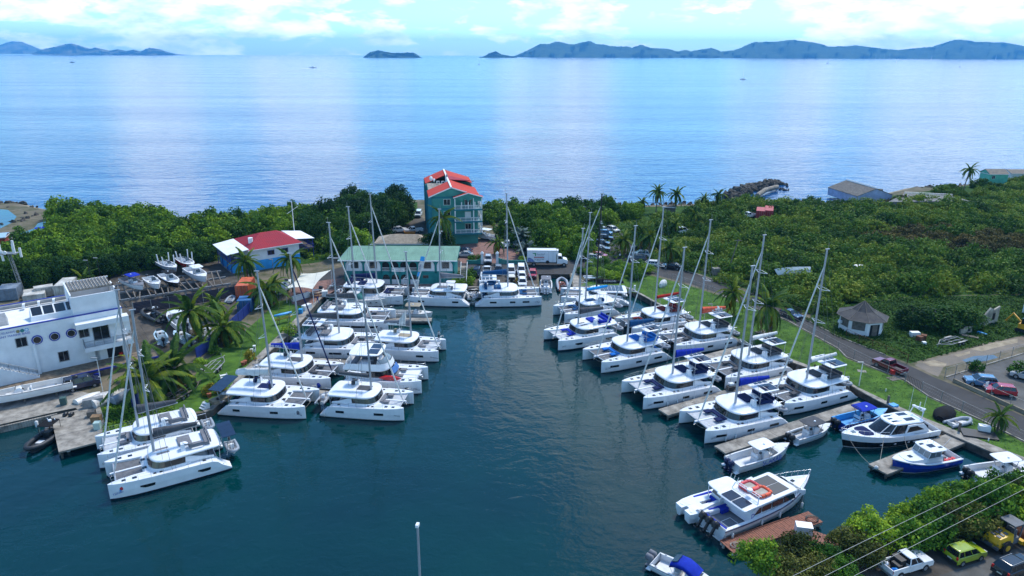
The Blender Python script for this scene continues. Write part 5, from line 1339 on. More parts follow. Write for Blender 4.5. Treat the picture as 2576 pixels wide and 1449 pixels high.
def motor_yacht():
 r,w,sh,h=base_boat('M4','motor_yacht','white motor yacht with black topsides and dark wraparound windscreen beside the short concrete pier','yacht',14.2,4.3,1.75,p_near_bow=(2195,1134),p_near_stern=(2360,1110),near='port',heading=-166,mats=[M_gel,M_anti,M_gel,M_blackhull],fore=.70,bowr=.55,group='motor boats moored along the quay')
 L=14.2
 for sd in(1,-1):
  for q in(-.3,-.15,0.0,.14):MB().ball((q*L,sd*(w(q)*.875+.03),.58),.16,8,squash=(1.6,.35,.8)).build('porthole',M_steel,r)
 zf=sh(.15)
 cab=outline(-.30*L,.17*L,1.75,3.0,.4,8,2.4);top=outline(-.33*L,.045*L,1.5,1.6,.5,8,2.6)
 MB().loft([[(x,y,zf-.35)for x,y in cab],[(x,y*.99,zf+.05)for x,y in cab]],smooth=True).build('cabin_base',M_gel,r)
 lo=[(x,y*.985,zf+.05)for x,y in cab];hi=[(x,y,zf+1.2)for x,y in top]
 MB().loft([lo,hi],smooth=True).build('windscreen',M_glass,r)
 for i in(2,5,11,14):
  MB().tube([Vector(lo[i])*1.0+Vector((.02,.02 if lo[i][1]>0 else-.02,.02)),Vector(hi[i])],.06,5).build('windscreen_pillar',M_gel,r)
 plate([(x,y*1.03)for x,y in top],zf+1.15,zf+1.4,.12).build('roof',M_gel,r)
 for sd in(1,-1):
  m3=MB();pp=[(-.10*L,zf),(-.12*L,zf+1.2),(-.2*L,zf+1.25),(-.30*L,zf+1.15),(-.36*L,zf+.3),(-.36*L,zf-.3)]
  m3 .loft([[(x,sd*1.78,z)for x,z in pp],[(x,sd*1.68,z)for x,z in pp]]);m3 .build('side_pillar',M_gel,r)
  m4=MB();pp=[(-.12*L,zf+.15),(-.14*L,zf+.95),(-.22*L,zf+1.0),(-.31*L,zf+.35)]
  m4 .add([(x,sd*1.80,z)for x,z in pp],[(0,1,2,3),(3,2,1,0)]);m4 .build('side_window',M_glass,r)
 zr=zf+1.5
 for x0,x1,y0,y1 in((-.24,-.14,.35,1.05),(-.24,-.14,-1.05,-.35)):MB().box2((x0*L,y0,zr-.03),(x1*L,y1,zr+.03)).build('solar_panel',M_solar,r)
 for y in(-.75,0,.75):MB().box2((-.10*L,y-.16,zr-.05),(-.0*L,y+.16,zr+.0)).build('skylight',M_solar,r)
 MB().prism(outline(.19*L,.33*L,1.15,1.2,.3),sh(.25),sh(.25)+.14).build('sunpad',M_cnavy,r)
 MB().box((.37*L,0,sh(.37)+.08),(.55,.5,.1)).build('deck_hatch',M_clear,r)
 a=MB();a.tube([(-.31*L,-1.0,zr),(-.33*L,-.9,zr+.9),(-.33*L,.9,zr+.9),(-.31*L,1.0,zr)],.07,6);a.box((-.33*L,0,zr+1.15),(.22,1.7,.16),rz=.5);a.ball((-.33*L,.75,zr+1.1),.22,8);a.ball((-.33*L,-.8,zr+1.0),.2,8)
 a.tube([(-.33*L,.1,zr+.9),(-.33*L,.1,zr+2.0)],.06,5);a.build('radar_arch',M_gel,r)
 for y in(1.1,-1.1):MB().tube([(-.30*L,y,zr-.2),(-.31*L,y*1.05,zr+3.6)],.025,4).build('whip_aerial',M_gel,r)
 MB().prism(outline(-.585*L,-.49*L,1.7,.2,.5),.35,.5).build('swim_platform',M_teak,r)
 MB().box((-.42*L,0,1.0),(1.0,2.6,.5)).build('cockpit_seat',M_cwhite,r)
 MB().add([(-.345*L,1.78,zf+.9),(-.345*L,-1.78,zf+.9),(-.37*L,-1.8,zf-.3),(-.37*L,1.8,zf-.3)],[(0,1,2,3),(3,2,1,0)]).build('cockpit_curtain',M_cnavy,r)
 bow_rail(r,w,sh,L,.08,.5,.75,.12,10)
def lobster_boat():
 r,w,sh,h=base_boat('M5','lobster_boat','blue hulled workboat with white wheelhouse moored across from the short concrete pier','motor boat',9.6,3.3,1.25,p_near_bow=(2268,1201),p_near_stern=(2415.7,1173.7),near='port',mats=[M_bluehull,M_anti,M_gel],fore=.33,bowr=1.25,fullness=2.4,flare=.9,group='motor boats moored along the quay')
 L=9.6
 for sd in(1,-1):MB().tube([(q*L,sd*(w(q)+.01),sh(q)-.06)for q in np.linspace(-.5,.5,14)],.09,6).build('sheer_rail',M_gel,r)
 z0=sh(.2)-.1
 MB().loft([ring(outline(.0,.36*L,1.3,1.6,.1),z0,1.0),ring(outline(.0,.34*L,1.1,1.5,.1),z0+.42,1.0)]).build('trunk_cabin',M_gel,r)
 MB().box((.22*L,.0,z0+.44),(.5,.5,.06)).build('deck_hatch',M_glass,r)
 MB().box2((-.19*L,-1.3,.5),(.06*L,1.3,z0+.55)).build('wheelhouse',M_gel,r)
 zt=z0+1.35
 for sd in(1,-1):
  panes(r,[(.06*L,sd*1.3,z0+.55),(-.14*L,sd*1.3,z0+.55),(-.14*L,sd*1.22,zt),(.02*L,sd*1.22,zt)]if sd>0 else[(-.14*L,-1.3,z0+.55),(.06*L,-1.3,z0+.55),(.02*L,-1.22,zt),(-.14*L,-1.22,zt)],2,M_clear)
 panes(r,[(.06*L,-1.28,z0+.55),(.06*L,1.28,z0+.55),(.02*L,1.2,zt),(.02*L,-1.2,zt)],3,M_clear)
 fr=MB()
 for sd in(1,-1):
  for x in(.045,-.055,-.145):fr.tube([(x*L+(.015*L if x>0 else 0),sd*1.29,z0+.5),(x*L-(.025*L if x>0 else 0),sd*1.21,zt+.03)],.05,4)
 for y in(-.42,.42):fr.tube([(.06*L,y,z0+.5),(.02*L,y,zt)],.05,4)
 fr.build('window_frame',M_gel,r)
 plate(outline(-.235*L,.055*L,1.42,.5,.3),zt,zt+.13,.06,.97).build('roof',M_gel,r)
 MB().box((-.08*L,.1,zt+.2),(.9,.7,.05)).build('solar_panel',M_solar,r)
 for x,y in((.0,-.6),(-.17,.7)):MB().box((x*L,y,zt+.19),(.55,.3,.06)).build('roof_hatch',M_solar,r)
 for x,y in((-.02,.7),(-.12,-.8)):MB().tube([(x*L,y,zt+.1),(x*L-.2,y,zt+1.3)],.018,4).build('whip_aerial',M_black,r)
 for i,(x,y)in enumerate(((-.30,.9),(-.36,.85),(-.42,.8),(-.34,.2))):MB().tube([(x*L,y,.4),(x*L,y,1.05)],.26,10).build('bucket',M_redp if i<3 else M_cmid,r)
 MB().tube([(-.4*L,-1.2,1.0),(-.62*L,-1.6,2.3)],.025,4).build('fishing_rod',M_gel,r)
def ferry():
 L,B,fb=16.0,4.7,1.7
 r,w,sh,h=base_boat('M6','ferry','white passenger ferry with three black outboards and red life floats on its roof','ferry',L,B,fb,p_near_bow=(2019,1282),p_near_stern=(1818,1368),near='stbd',heading=30,mats=[M_gel,M_anti,M_gel],fore=.30,bowr=.75,fullness=2.2,gun=.35,z_floor=.9)
 for sd in(1,-1):
  MB().tube([(q*L,sd*(w(q)+.015),sh(q)-.12)for q in np.linspace(-.5,.5,14)],.07,5).build('rub_rail',M_navyp,r)
  rnd=random.Random(4)
  for i in range(9):
   q=-.43+i*.052;mb=MB();ln=rnd.uniform(.35,.75);z=.62+.05*i*.6
   yy=lambda x:sd*(float(w(x/L))*(.875)+.035)
   pts=[(q*L,z),(q*L+ln*.5,z-.16),(q*L+ln,z+.02),(q*L+ln*1.1,z+.17),(q*L+ln*.4,z+.14)]
   vs=[(x,sd*(w(x/L)*(.79+.12*(zz-.1)/1.0)+.045),zz)for x,zz in pts]
   mb.add(vs,[(0,1,2,3,4),(4,3,2,1,0)]);mb.build('hull_marking',[M_bluehull,M_bluedeck,M_navyp][i%3],r)
 MB().box2((-.475*L,-1.95,.88),(-.2*L,1.95,.93)).build('aft_deck',M_cmid,r)
 dm=MB()
 for x0,x1,y0,y1 in((-.40,-.31,-1.2,.0),):
  for a,b in(((x0,y0),(x1,y0)),((x1,y0),(x1,y1)),((x1,y1),(x0,y1)),((x0,y1),(x0,y0))):dm.box2((a[0]*L-.03,a[1]-.03,.93),(b[0]*L+.03,b[1]+.03,.95))
 dm.build('deck_marking',M_gel,r)
 for q,s_ in((-.46,1),):MB().box((q*L,0,1.15),(.5,3.7,.5)).build('stern_bench',M_croyal,r)
 MB().box((-.30*L,1.25,1.2),(1.0,.8,.55)).build('cool_box',M_croyal,r)
 # cabin
 z0=fb-.02;zr=z0+1.25
 body=[(-.22*L,z0-.6),(-.26*L,z0-.6),(-.24*L,z0+.4),(-.20*L,zr),(.20*L,zr),(.30*L,z0+.5),(.34*L,z0+.3),(.34*L,z0-.2)]
 hwid=2.02
 MB().loft([[(x,-hwid*(1 if x<.2*L else.8),z)for x,z in body],[(x,hwid*(1 if x<.2*L else.8),z)for x,z in body]]).build('cabin',M_gel,r)
 for sd in(1,-1):
  ys=sd*(hwid+.012)
  mk=lambda x0,x1,xt0,xt1:[(x0,ys,z0+.25),(x1,ys,z0+.25),(xt1,ys,zr-.22),(xt0,ys,zr-.22)]if sd<0 else[(x1,ys,z0+.25),(x0,ys,z0+.25),(xt0,ys,zr-.22),(xt1,ys,zr-.22)]
  for x0,x1,a,b in((-.225,-.155,.055,0),(-.145,-.055,0,0),(-.045,.065,0,0),(.075,.20,0,-.03)):
   panes(r,mk(x0*L,x1*L,(x0+a)*L,(x1+b)*L),1,M_glass,.04)
 panes(r,[(.303*L,-1.45,z0+.52),(.303*L,1.45,z0+.52),(.212*L,1.45,zr-.05),(.212*L,-1.45,zr-.05)],3,M_glass,.08,'windscreen')
 ro=outline(-.33*L,.215*L,hwid+.08,.5,.2,5,4)
 plate(ro,zr-.02,zr+.14,.06,.98).build('roof',M_gel,r)
 zz=zr+.2
 for y0,y1 in((.08,1.5),(-1.5,-.08)):MB().box2((-.315*L,y0,zz-.02),(-.215*L,y1,zz+.04)).build('solar_panel',M_solar,r)
 for y0,y1 in((.05,1.55),(-1.55,-.05)):MB().box2((.0*L,y0,zz-.02),(.15*L,y1,zz+.035)).build('solar_panel',M_black,r)
 a=MB()
 for sd in(1,-1):a.tube([(-.19*L,sd*1.9,zr),(-.17*L,sd*1.7,zr+.85)],.06,5)
 for dx in(0,.35):a.tube([(-.17*L+dx,-1.75,zr+.85),(-.17*L+dx,1.75,zr+.85)],.05,5)
 for y in np.linspace(-1.6,1.6,7):a.tube([(-.17*L,y,zr+.85),(-.17*L+.35,y,zr+.85)],.03,4)
 a.build('equipment_rack',M_gel,r)
 MB().tube([(-.165*L,-.3,zr+.85),(-.165*L,-.3,zr+1.1)],.32,10).build('radar',M_gel,r)
 pts=[(.5*math.copysign(abs(math.cos(a))**.5,math.cos(a))*1.9,.5*math.copysign(abs(math.sin(a))**.5,math.sin(a))*1.55)for a in np.linspace(0,2*math.pi,20)]
 for i,(x,y,z)in enumerate(((-.065,-.55,0),(-.085,.85,.0))):
  o=MB().tube([(px_,py_,0)for px_,py_ in pts],.2,8).build('life_float',M_orange if i==0 else mat('pink_red_foam',(.66,.07,.08),.6,obj=True),None)
  o.matrix_world=Matrix.Translation(r.location)@Matrix.Rotation(h,4,'Z')@Matrix.Translation((x*L,y,zz+.2+z))
  tag(o,('bright orange ring shaped life float with black straps on the ferry roof','faded pink-red life float on the far side of the ferry roof')[i],'life float','life floats on the ferry roof')
  sp=MB()
  for k in range(0,19,2):sp.tube([(pts[k][0]-.04,pts[k][1],0),(pts[k][0]+.04,pts[k][1],0)],.215,8)
  sp.build('strap',M_black if i==0 else M_cred,o)
  MB().prism([(p[0]*.8,p[1]*.8)for p in pts[:-1]],-.06,-.02).build('floor_net',M_rope,o)
 for y in(.95,0,-.95):outboard(r,(-.5*L-.15,y,1.35),1.15,M_black,tilt=.55)
 bow_rail(r,w,sh,L,.2,.5,.7,.12,8)
 MB().box((.34*L,.3,sh(.34)+.08),(.4,.4,.06)).build('deck_hatch',M_glass,r)
 lettering('D',.8,'blue',r,(-.235*L,-hwid-.03,z0+.3),(math.pi/2,0,0))
 return r
def power_cat_console():
 L,B,fb=10.2,3.5,1.35
 a=at(1742,1322.4);h=math.radians(205);fwd=Vector((math.cos(h),math.sin(h),0));lf=Vector((-fwd.y,fwd.x,0))
 loc=a-fwd*(L*.46)-lf*(B/2-.4);loc.z=0
 r=empty('motor_boat',loc,h,'white twin hull centre console with blue cushions tied alongside the ferry','motor boat','motor boats moored along the quay')
 NEARS['M7']=(r,L,0,fb,B/2,h)
 for sd in(1,-1):
  mb=MB();rings=[]
  for q in(.5,.47,.40,.25,0,-.3,-.5):
   k=1-max(0,(q-.1)/.4)**2*.75;z=fb*(1+.35*max(0,q))-(0 if q<.47 else.12);x=q*L
   rings.append([(x,sd*.25,z),(x,sd*.45,.35),(x-.05*L*max(0,q),sd*(.85),-.35*k),(x-.03*L*max(0,q),sd*(.95+.55*k),.15),(x,sd*(1.05+.7*k),z*.6),(x,sd*(1.1+.65*k),z)])
  if sd>0:rings=[g[::-1]for g in rings]
  mb.loft(rings,smooth=False);mb.build('hull',M_gel,r)
 dk=MB();pl=[(-.5*L,1.7),(.25*L,1.7),(.40*L,1.35),(.47*L,.95),(.47*L,.45),(.43*L,.1),(.43*L,-.1),(.47*L,-.45),(.47*L,-.95),(.40*L,-1.35),(.25*L,-1.7),(-.5*L,-1.7)]
 dk.prism(pl[::-1],.45,.75);dk.prism([(.47*L,.9),(.43*L,.1),(.43*L,-.1),(.47*L,-.9),(.40*L,-1.3),(.26*L,-1.55),(.26*L,1.55),(.40*L,1.3)],.75,fb+.15)
 for sd in(1,-1):dk.box2((-.49*L,sd*1.45,.7),(.27*L,sd*1.74,fb+.03))
 dk.box2((-.5*L,-1.7,.7),(-.44*L,1.7,fb));dk.build('deck',M_gel,r)
 for sd in(1,-1):
  MB().box2((.0*L,sd*1.2,.9),(.26*L,sd*1.46,fb+.12)).build('bolster',M_croyal,r)
 MB().box((.19*L,.75,1.0),(.9,.75,.3)).build('bow_seat',M_croyal,r)
 c=MB();c.loft([[(-1.2,-.8,.7),(.9,-.8,.7),(.9,.8,.7),(-1.2,.8,.7)],[(-.9,-.75,1.9),(.45,-.7,1.9),(.45,.7,1.9),(-.9,.75,1.9)],[(-.6,-.65,2.3),(.1,-.6,2.3),(.1,.6,2.3),(-.6,.65,2.3)]]);c.build('console',M_gel,r)
 s_=MB();s_.box((1.25,0,1.05),(.6,1.1,.22));s_.box((.85,0,1.45),(.16,1.1,.5),ry=-.3);s_.build('console_seat',M_croyal,r)
 MB().add([(.5,-.7,1.95),(.5,.7,1.95),(.15,.65,2.5),(.15,-.65,2.5)],[(0,1,2,3),(3,2,1,0)]).build('windscreen',M_clear,r)
 plate(outline(-2.5,.9,1.45,.7,.6,5,3),2.75,2.9,.08,.97).build('hardtop',M_gel,r)
 p=MB()
 for x0,x1 in((.85,.6),(-.9,-1.9)):
  for sd in(1,-1):p.tube([(x0,sd*.8,.8),(x1,sd*1.15,2.78)],.05,5)
 p.build('hardtop_post',M_gel,r)
 b=MB();b.box((-2.0,0,1.1),(.7,2.2,.55));b.build('helm_seat',M_croyal,r)
 rd=MB()
 for y in np.linspace(-1.1,1.1,5):rd.tube([(-2.5,y,2.85),(-2.7,y,3.35)],.045,5)
 rd.build('rod_holder',M_steel,r)
 for y in(1.0,-1.0):outboard(r,(-.5*L-.15,y,1.1),1.25,M_gel)
 return r
def sport_cruiser():
 L,B,fb=11.0,3.6,1.5
 p=at(974,769,0.3);h=math.radians(-6);fwd=Vector((math.cos(h),math.sin(h),0))
 loc=p-fwd*(L*.5-.4)+Vector((0,1.0,0));loc.z=0
 r,w,sh,h=base_boat('L9','motor_cruiser','old cream sport cruiser with green tinted windscreen squeezed between two catamarans','motor boat',L,B,fb,loc=loc,heading=-6,mats=[M_gel2,M_anti,M_gel2],deck_m=M_gel2,fore=.62,bowr=.35)
 z=sh(.1)
 MB().loft([ring(outline(-.1*L,.36*L,1.2,2.5,.3),z,1),ring(outline(-.1*L,.32*L,.9,2.2,.3),z+.3,1)],smooth=True).build('coachroof',M_gel2,r)
 g=mat('green_tinted_glass',(0.05,0.20,0.16),0.06,spec=.8,obj=True)
 cab=outline(-.28*L,.08*L,1.55,1.6,.2,7,2.6);top=outline(-.30*L,-.06*L,1.3,.8,.2,7,2.8)
 MB().loft([[(x,y,z+.05)for x,y in cab],[(x,y,z+1.1)for x,y in top]],smooth=True).build('windscreen',g,r)
 plate(top,z+1.08,z+1.25,.06).build('hardtop',M_gel2,r)
 for x in(.16,.25):MB().tube([(x*L,.35,z+.2),(x*L,.35,z+.36)],.2,9).build('deck_hatch',M_glass,r)
 for sd in(1,-1):
  for q in(.05,.17,.27):MB().ball((q*L,sd*(w(q)*.95),z*.62),.15,8,squash=(1.7,.3,.8)).build('porthole',M_glass,r)
 bow_rail(r,w,sh,L,.05,.5,.6,.1,8)
 MB().box((.53*L,0,sh(.5)+.02),(.9,.35,.1)).build('pulpit',M_gel2,r)
def black_rib(loc,rz,label,L=8.6,group='black rigid inflatables',key='rib',z=0.0):
 r=empty('rigid_inflatable',(loc[0],loc[1],z),rz,label,'inflatable boat',group)
 NEARS[key]=(r,L,0,.8,1.4,rz)
 m=mat('black_hypalon',(.022,.026,.032),.55,var=.15,obj=True)
 W=2.9;tr=.32
 pts=[(-.5*L,-W/2+tr,.62),(-.2*L,-W/2+tr,.62),(.15*L,-W/2+tr,.68),(.33*L,-W*.34,.78),(.44*L,-W*.16,.9),(.485*L,0,.95),(.44*L,W*.16,.9),(.33*L,W*.34,.78),(.15*L,W/2-tr,.68),(-.2*L,W/2-tr,.62),(-.5*L,W/2-tr,.62)]
 MB().tube(pts,lambda k:tr*(1 if.03<k<.97 else.6),10).build('tube',m,r)
 mp=mat('worn_grey_patch',(.13,.15,.17),.7,var=.2,obj=True)
 for sd in(1,-1):
  for q in np.linspace(-.42,.18,8):MB().box((q*L,sd*(W/2-tr),.62+tr-.015),(.22,tr*1.1,.05)).build('tread_patch',mp,r)
 fl=outline(-.48*L,.42*L,W/2-tr*1.1,.36*L,.05,6,2)
 MB().loft([[(p[0],p[1]*.3,-.35)for p in fl],[(p[0],p[1],.1)for p in fl],[(p[0],p[1],.4)for p in fl]]).build('hull',m,r)
 MB().box((-.02*L,0,.75),(1.1,.9,.8),taper=.75).build('console',M_black,r)
 for y in(.28,-.28):MB().box((-.16*L,y,.7),(.5,.42,.75),taper=.8).build('jockey_seat',M_cgrey,r)
 plate(outline(-.20*L,.08*L,.95,.3,.3),2.2,2.28,.03).build('canopy',M_cblack,r)
 pm=MB()
 for x in(-.18,.06):
  for sd in(1,-1):pm.tube([(x*L,sd*.8,.5),(x*L,sd*.85,2.22)],.035,5)
 pm.build('canopy_post',M_black,r)
 MB().tube([(-.1*L,0,2.3),(-.1*L,0,2.52)],.22,10).build('radar',M_gel,r)
 for y in(.2,-.3):MB().tube([(-.15*L,y*2,2.25),(-.15*L,y*2,2.5)],.07,6).build('nav_light',M_gel,r)
 MB().box((.2*L,0,.5),(.8,.85,.25)).build('deck_locker',M_gel2,r)
 for y in(.42,-.42):outboard(r,(-.5*L-.1,y,.95),1.0)
 return r
def tarped(loc,rz,label,L=4.6,W=2.2,h=1.0,m=None,name='covered_boat',catg='boat',group=None,seed=1):
 rnd=random.Random(seed);r=empty(name,loc,rz,label,catg,group)
 rings=[]
 for i in range(9):
  k=i/8;x=(k-.5)*L;w_=W/2*(1-(2*abs(k-.46))**3.2*.8);hh=h*(.65+.35*math.sin(k*math.pi))+rnd.uniform(-.06,.06)
  rings.append([(x,-w_,.05),(x,-w_*1.02,hh*.55+rnd.uniform(-.05,.05)),(x,-w_*.6,hh*.9),(x,rnd.uniform(-.08,.08),hh),(x,w_*.6,hh*.9),(x,w_*1.02,hh*.55+rnd.uniform(-.05,.05)),(x,w_,.05)])
 MB().loft(rings,smooth=True).build('tarpaulin',m or M_cblack,r)
 MB().box((0,0,.06),(L*.8,W*.6,.12)).build('hull',M_gel2,r)
 return r
 # the fleet
W3=((.29,.40),(-.03,.05),(-.33,-.22))
W2=((.24,.34),(-.30,-.20))
def stern_anchor(px,hd,L):
 s_=at(*px,0.0);h=math.radians(hd)
 b=s_+Vector((math.cos(h),math.sin(h),0))*L
 # back to a pixel so that cat() can use one path
 v=b-Vector((0,0,CAMH));cxv,cyv,czv=v.dot(_x),v.dot(_y),v.dot(_f)
 return(CX+F*cxv/czv,CY-F*cyv/czv)
 # right-hand rows
cat('R8',(1771.6,1116.5),202,near='port',L=14.1,label='white catamaran lettered ARTEMIS with navy cushions and blue sail cover',mast_px=668,mast_x=.0,cover=M_croyal,fly=True,bim=True,cush=M_cnavy,bowcush=M_cnavy,nets=M_netw,windows=W3,name='ARTEMIS')
cat('R9',(1970,1045.6),204.5,near='port',L=14.1,label='white catamaran lettered LAST CHANCE with grey-white sail cover against the grass bank',mast_px=625,mast_x=.0,cover=M_cwhite,cover_kind='roll',fly=True,bim=True,cush=M_cgrey,bowcush=M_cgrey,windows=W3,name='LAST CHANCE')
cat('R6',(1617,1031.2),203.5,near='port',L=14.2,label='white catamaran lettered Ocean Blue with navy cushions and fenders along its side',mast_px=622,mast_x=.0,cover=M_croyal,fly=True,bim=True,cush=M_cnavy,bowcush=M_cnavy,nets=M_netw,windows=W3,name='Ocean Blue',name_m='navy')
cat('R7',(1822.4,978.8),204.5,near='port',L=14.2,label='white catamaran with grey-white sail cover and charcoal cushions behind the Ocean Blue catamaran',mast_px=590,mast_x=.0,cover=M_cwhite,cover_kind='roll',fly=True,bim=True,cush=M_cgrey,bowcush=M_cgrey,windows=W3,name='Wind',name_m='grey')
cat('R4',(1512,939.2),206,near='port',L=13.9,label='white catamaran lettered No Sea The View with bright blue cushions and petrol blue sail cover',mast_px=568,mast_x=.0,cover=M_cteal,fly=True,bim=True,cush=M_cblue,bowcush=M_cblue,windows=W3,name='No Sea The View',name_x=.385)
cat('R5',(1697.4,895.5),202,near='port',L=13.7,label='white catamaran with a red paw print between SEA and TAGE and a faded red sail',mast_px=552,mast_x=.0,cover=M_corange,fly=True,bim=True,cush=M_cgrey,bowcush=M_cgrey,windows=W3,name='SEA    TAGE',name_m='navy')
cat('R3',stern_anchor((1741,825),203,13.6),203,near='port',L=13.6,label='white catamaran with dark red cushions and rolled red sail cover beside the lawn',mast_px=520,mast_x=.0,cover=M_cred,cover_kind='roll',fly=True,bim=True,cush=M_cbrown,bowcush=M_cbrown,windows=W3)
cat('R2',(1403.8,883.6),205,near='port',L=13.2,label='white catamaran lettered Carpe Di with royal blue lounge cushions and dark blue stripe',style='fp',mast_px=575,mast_x=.08,cover=M_cgrey,fly=True,cush=M_croyal,bowcush=M_croyal,nets=M_netw,windows=((.16,.27),(-.30,-.20)),win_z=(.85,1.25),name='Carpe Di',stripe=True,skyl=1,aft=-.47)
cat('R1',(1419.6,814.5),202,near='port',L=12.4,label='white catamaran with bright cyan sail cover',mast_px=535,mast_x=.03,cover=M_ccyan,cover_kind='roll',side_helm=True,cush=M_cteal,bowcush=M_cteal,windows=W2,name='Windward',name_m='grey')
cat('R0',(1411,765.4),177.5,near='port',L=14.4,beam=.52,label='white catamaran with black carbon mast and rows of solar panels on its long roof',style='out',fb=1.75,mast_px=487,mast_m=M_carbon,mast_x=-.02,cover=M_cblack,solar_aft=True,windows=((.1,.38),),win_z=(.85,1.0),hatch=True,roof_h=-.25,aft=-.46,cabin_f=.1)
# boats along the head of the harbour
cat('C1',(1025.8,767.2),177,near='port',L=12.9,label='white catamaran lettered Pegasus with grey sail cover below the green roofed building',mast_px=527,mast_x=.0,cover=M_cmid,side_helm=True,cush=M_cmid,windows=((.22,.32),(-.33,-.23)),name='Pegasus',name_m='navy')
cat('C2',(1362.4,768.6),3,near='stbd',L=13.8,label='white catamaran with petrol blue sail cover and three long hull windows beside the slipway',mast_px=487,mast_x=.0,cover=M_cteal,fly=True,bim=True,cush=M_cteal,bowcush=M_cteal,windows=((.21,.31),(.02,.10),(-.28,-.18)),name='Sea Maid',name_m='grey')
cat('L10',(1014.5,767),-5,near='stbd',L=13.8,label='white catamaran with tall flybridge and navy sail cover in front of the teal building',mast_px=490,mast_x=.05,cover=M_cnavy,fly=True,cush=M_cnavy,bowcush=M_cnavy,side_helm=False,windows=((.10,.15),),name='Breeze',name_m='navy',roof_h=.35)
# left-hand rows
cat('L8',(977.5,836),-4,near='stbd',L=14.9,label='large white catamaran with long black hull windows and navy letters AL at the bow',style='fp',fb=2.3,mast_px=522,mast_x=.05,cover=M_cgrey,fly=True,cush=M_cmid,bowcush=M_cmid,windows=((.26,.38),(.04,.245),(-.25,.025)),win_z=(1.05,1.45),name='AL',name_m='navy',skyl=1)
cat('L6',stern_anchor((741,895.5),-4.5,14.4),-4.5,near='stbd',L=14.4,label='white catamaran with solar panel bimini and long charcoal sail bag behind the flybridge motor catamaran',mast_px=562,mast_x=.0,cover=M_cgrey,fly=True,bim=True,cush=M_cmid,bowcush=M_cmid,windows=((.17,.26),(-.05,.10),(-.33,-.22)),name='Water',name_m='blue')
cat('L7',(1103.7,910.4),-9,near='stbd',L=12.4,label='white catamaran with grey sail cover half open at the end of its finger pier',mast_px=635,mast_x=.06,cover=M_cmid,side_helm=True,cush=M_ctan,bowcush=M_cmid,nets=M_netw,windows=((.20,.30),(-.3,-.2)),name='Tweederwadoo',name_m='grey')
cat('L3',(833.6,980.5),-9,near='stbd',L=13.0,label='white catamaran with royal blue sail cover lettered TIME WILL TELL',mast_px=640,mast_x=.06,cover=M_croyal,side_helm=True,cush=M_cgrey,bowcush=M_cgrey,windows=((.10,.17),(-.32,-.23)),jib_m=M_cnavy)
cat('L2',(770,1054),-7,near='stbd',L=13.0,label='white catamaran lettered Sun Away with wide solar panel over its stern',mast_px=685,mast_x=.04,cover=M_cwhite,side_helm=True,cush=M_cnavy,windows=((.12,.21),(-.31,-.23)),name='Sun   Away',name_m='navy',nets=M_net)
cat('L4',(1017,1058.6),-8,near='stbd',L=12.3,label='white catamaran lettered Emerald with rectangular hull windows and charcoal rolled sail',mast_px=722,mast_x=.05,cover=M_cgrey,cover_kind='roll',side_helm=True,cush=M_cgrey,bowcush=M_cmid,nets=M_netw,windows=((.16,.27),(-.30,-.20)),name='Emerald',name_m='grey')
r5=cat('L5',(1061.3,990.5),-5,near='stbd',L=13.6,beam=.5,fb=2.25,label='white motor catamaran with roofed flybridge and no mast',mast_px=None,cush=M_cmid,bowcush=M_cmid,windows=((.05,.36),(-.33,.03)),win_z=(.95,1.3),nets=M_gel,name='Two of Boaz',name_m='navy',roof_h=.25,cabin_f=.15,aft=-.42)
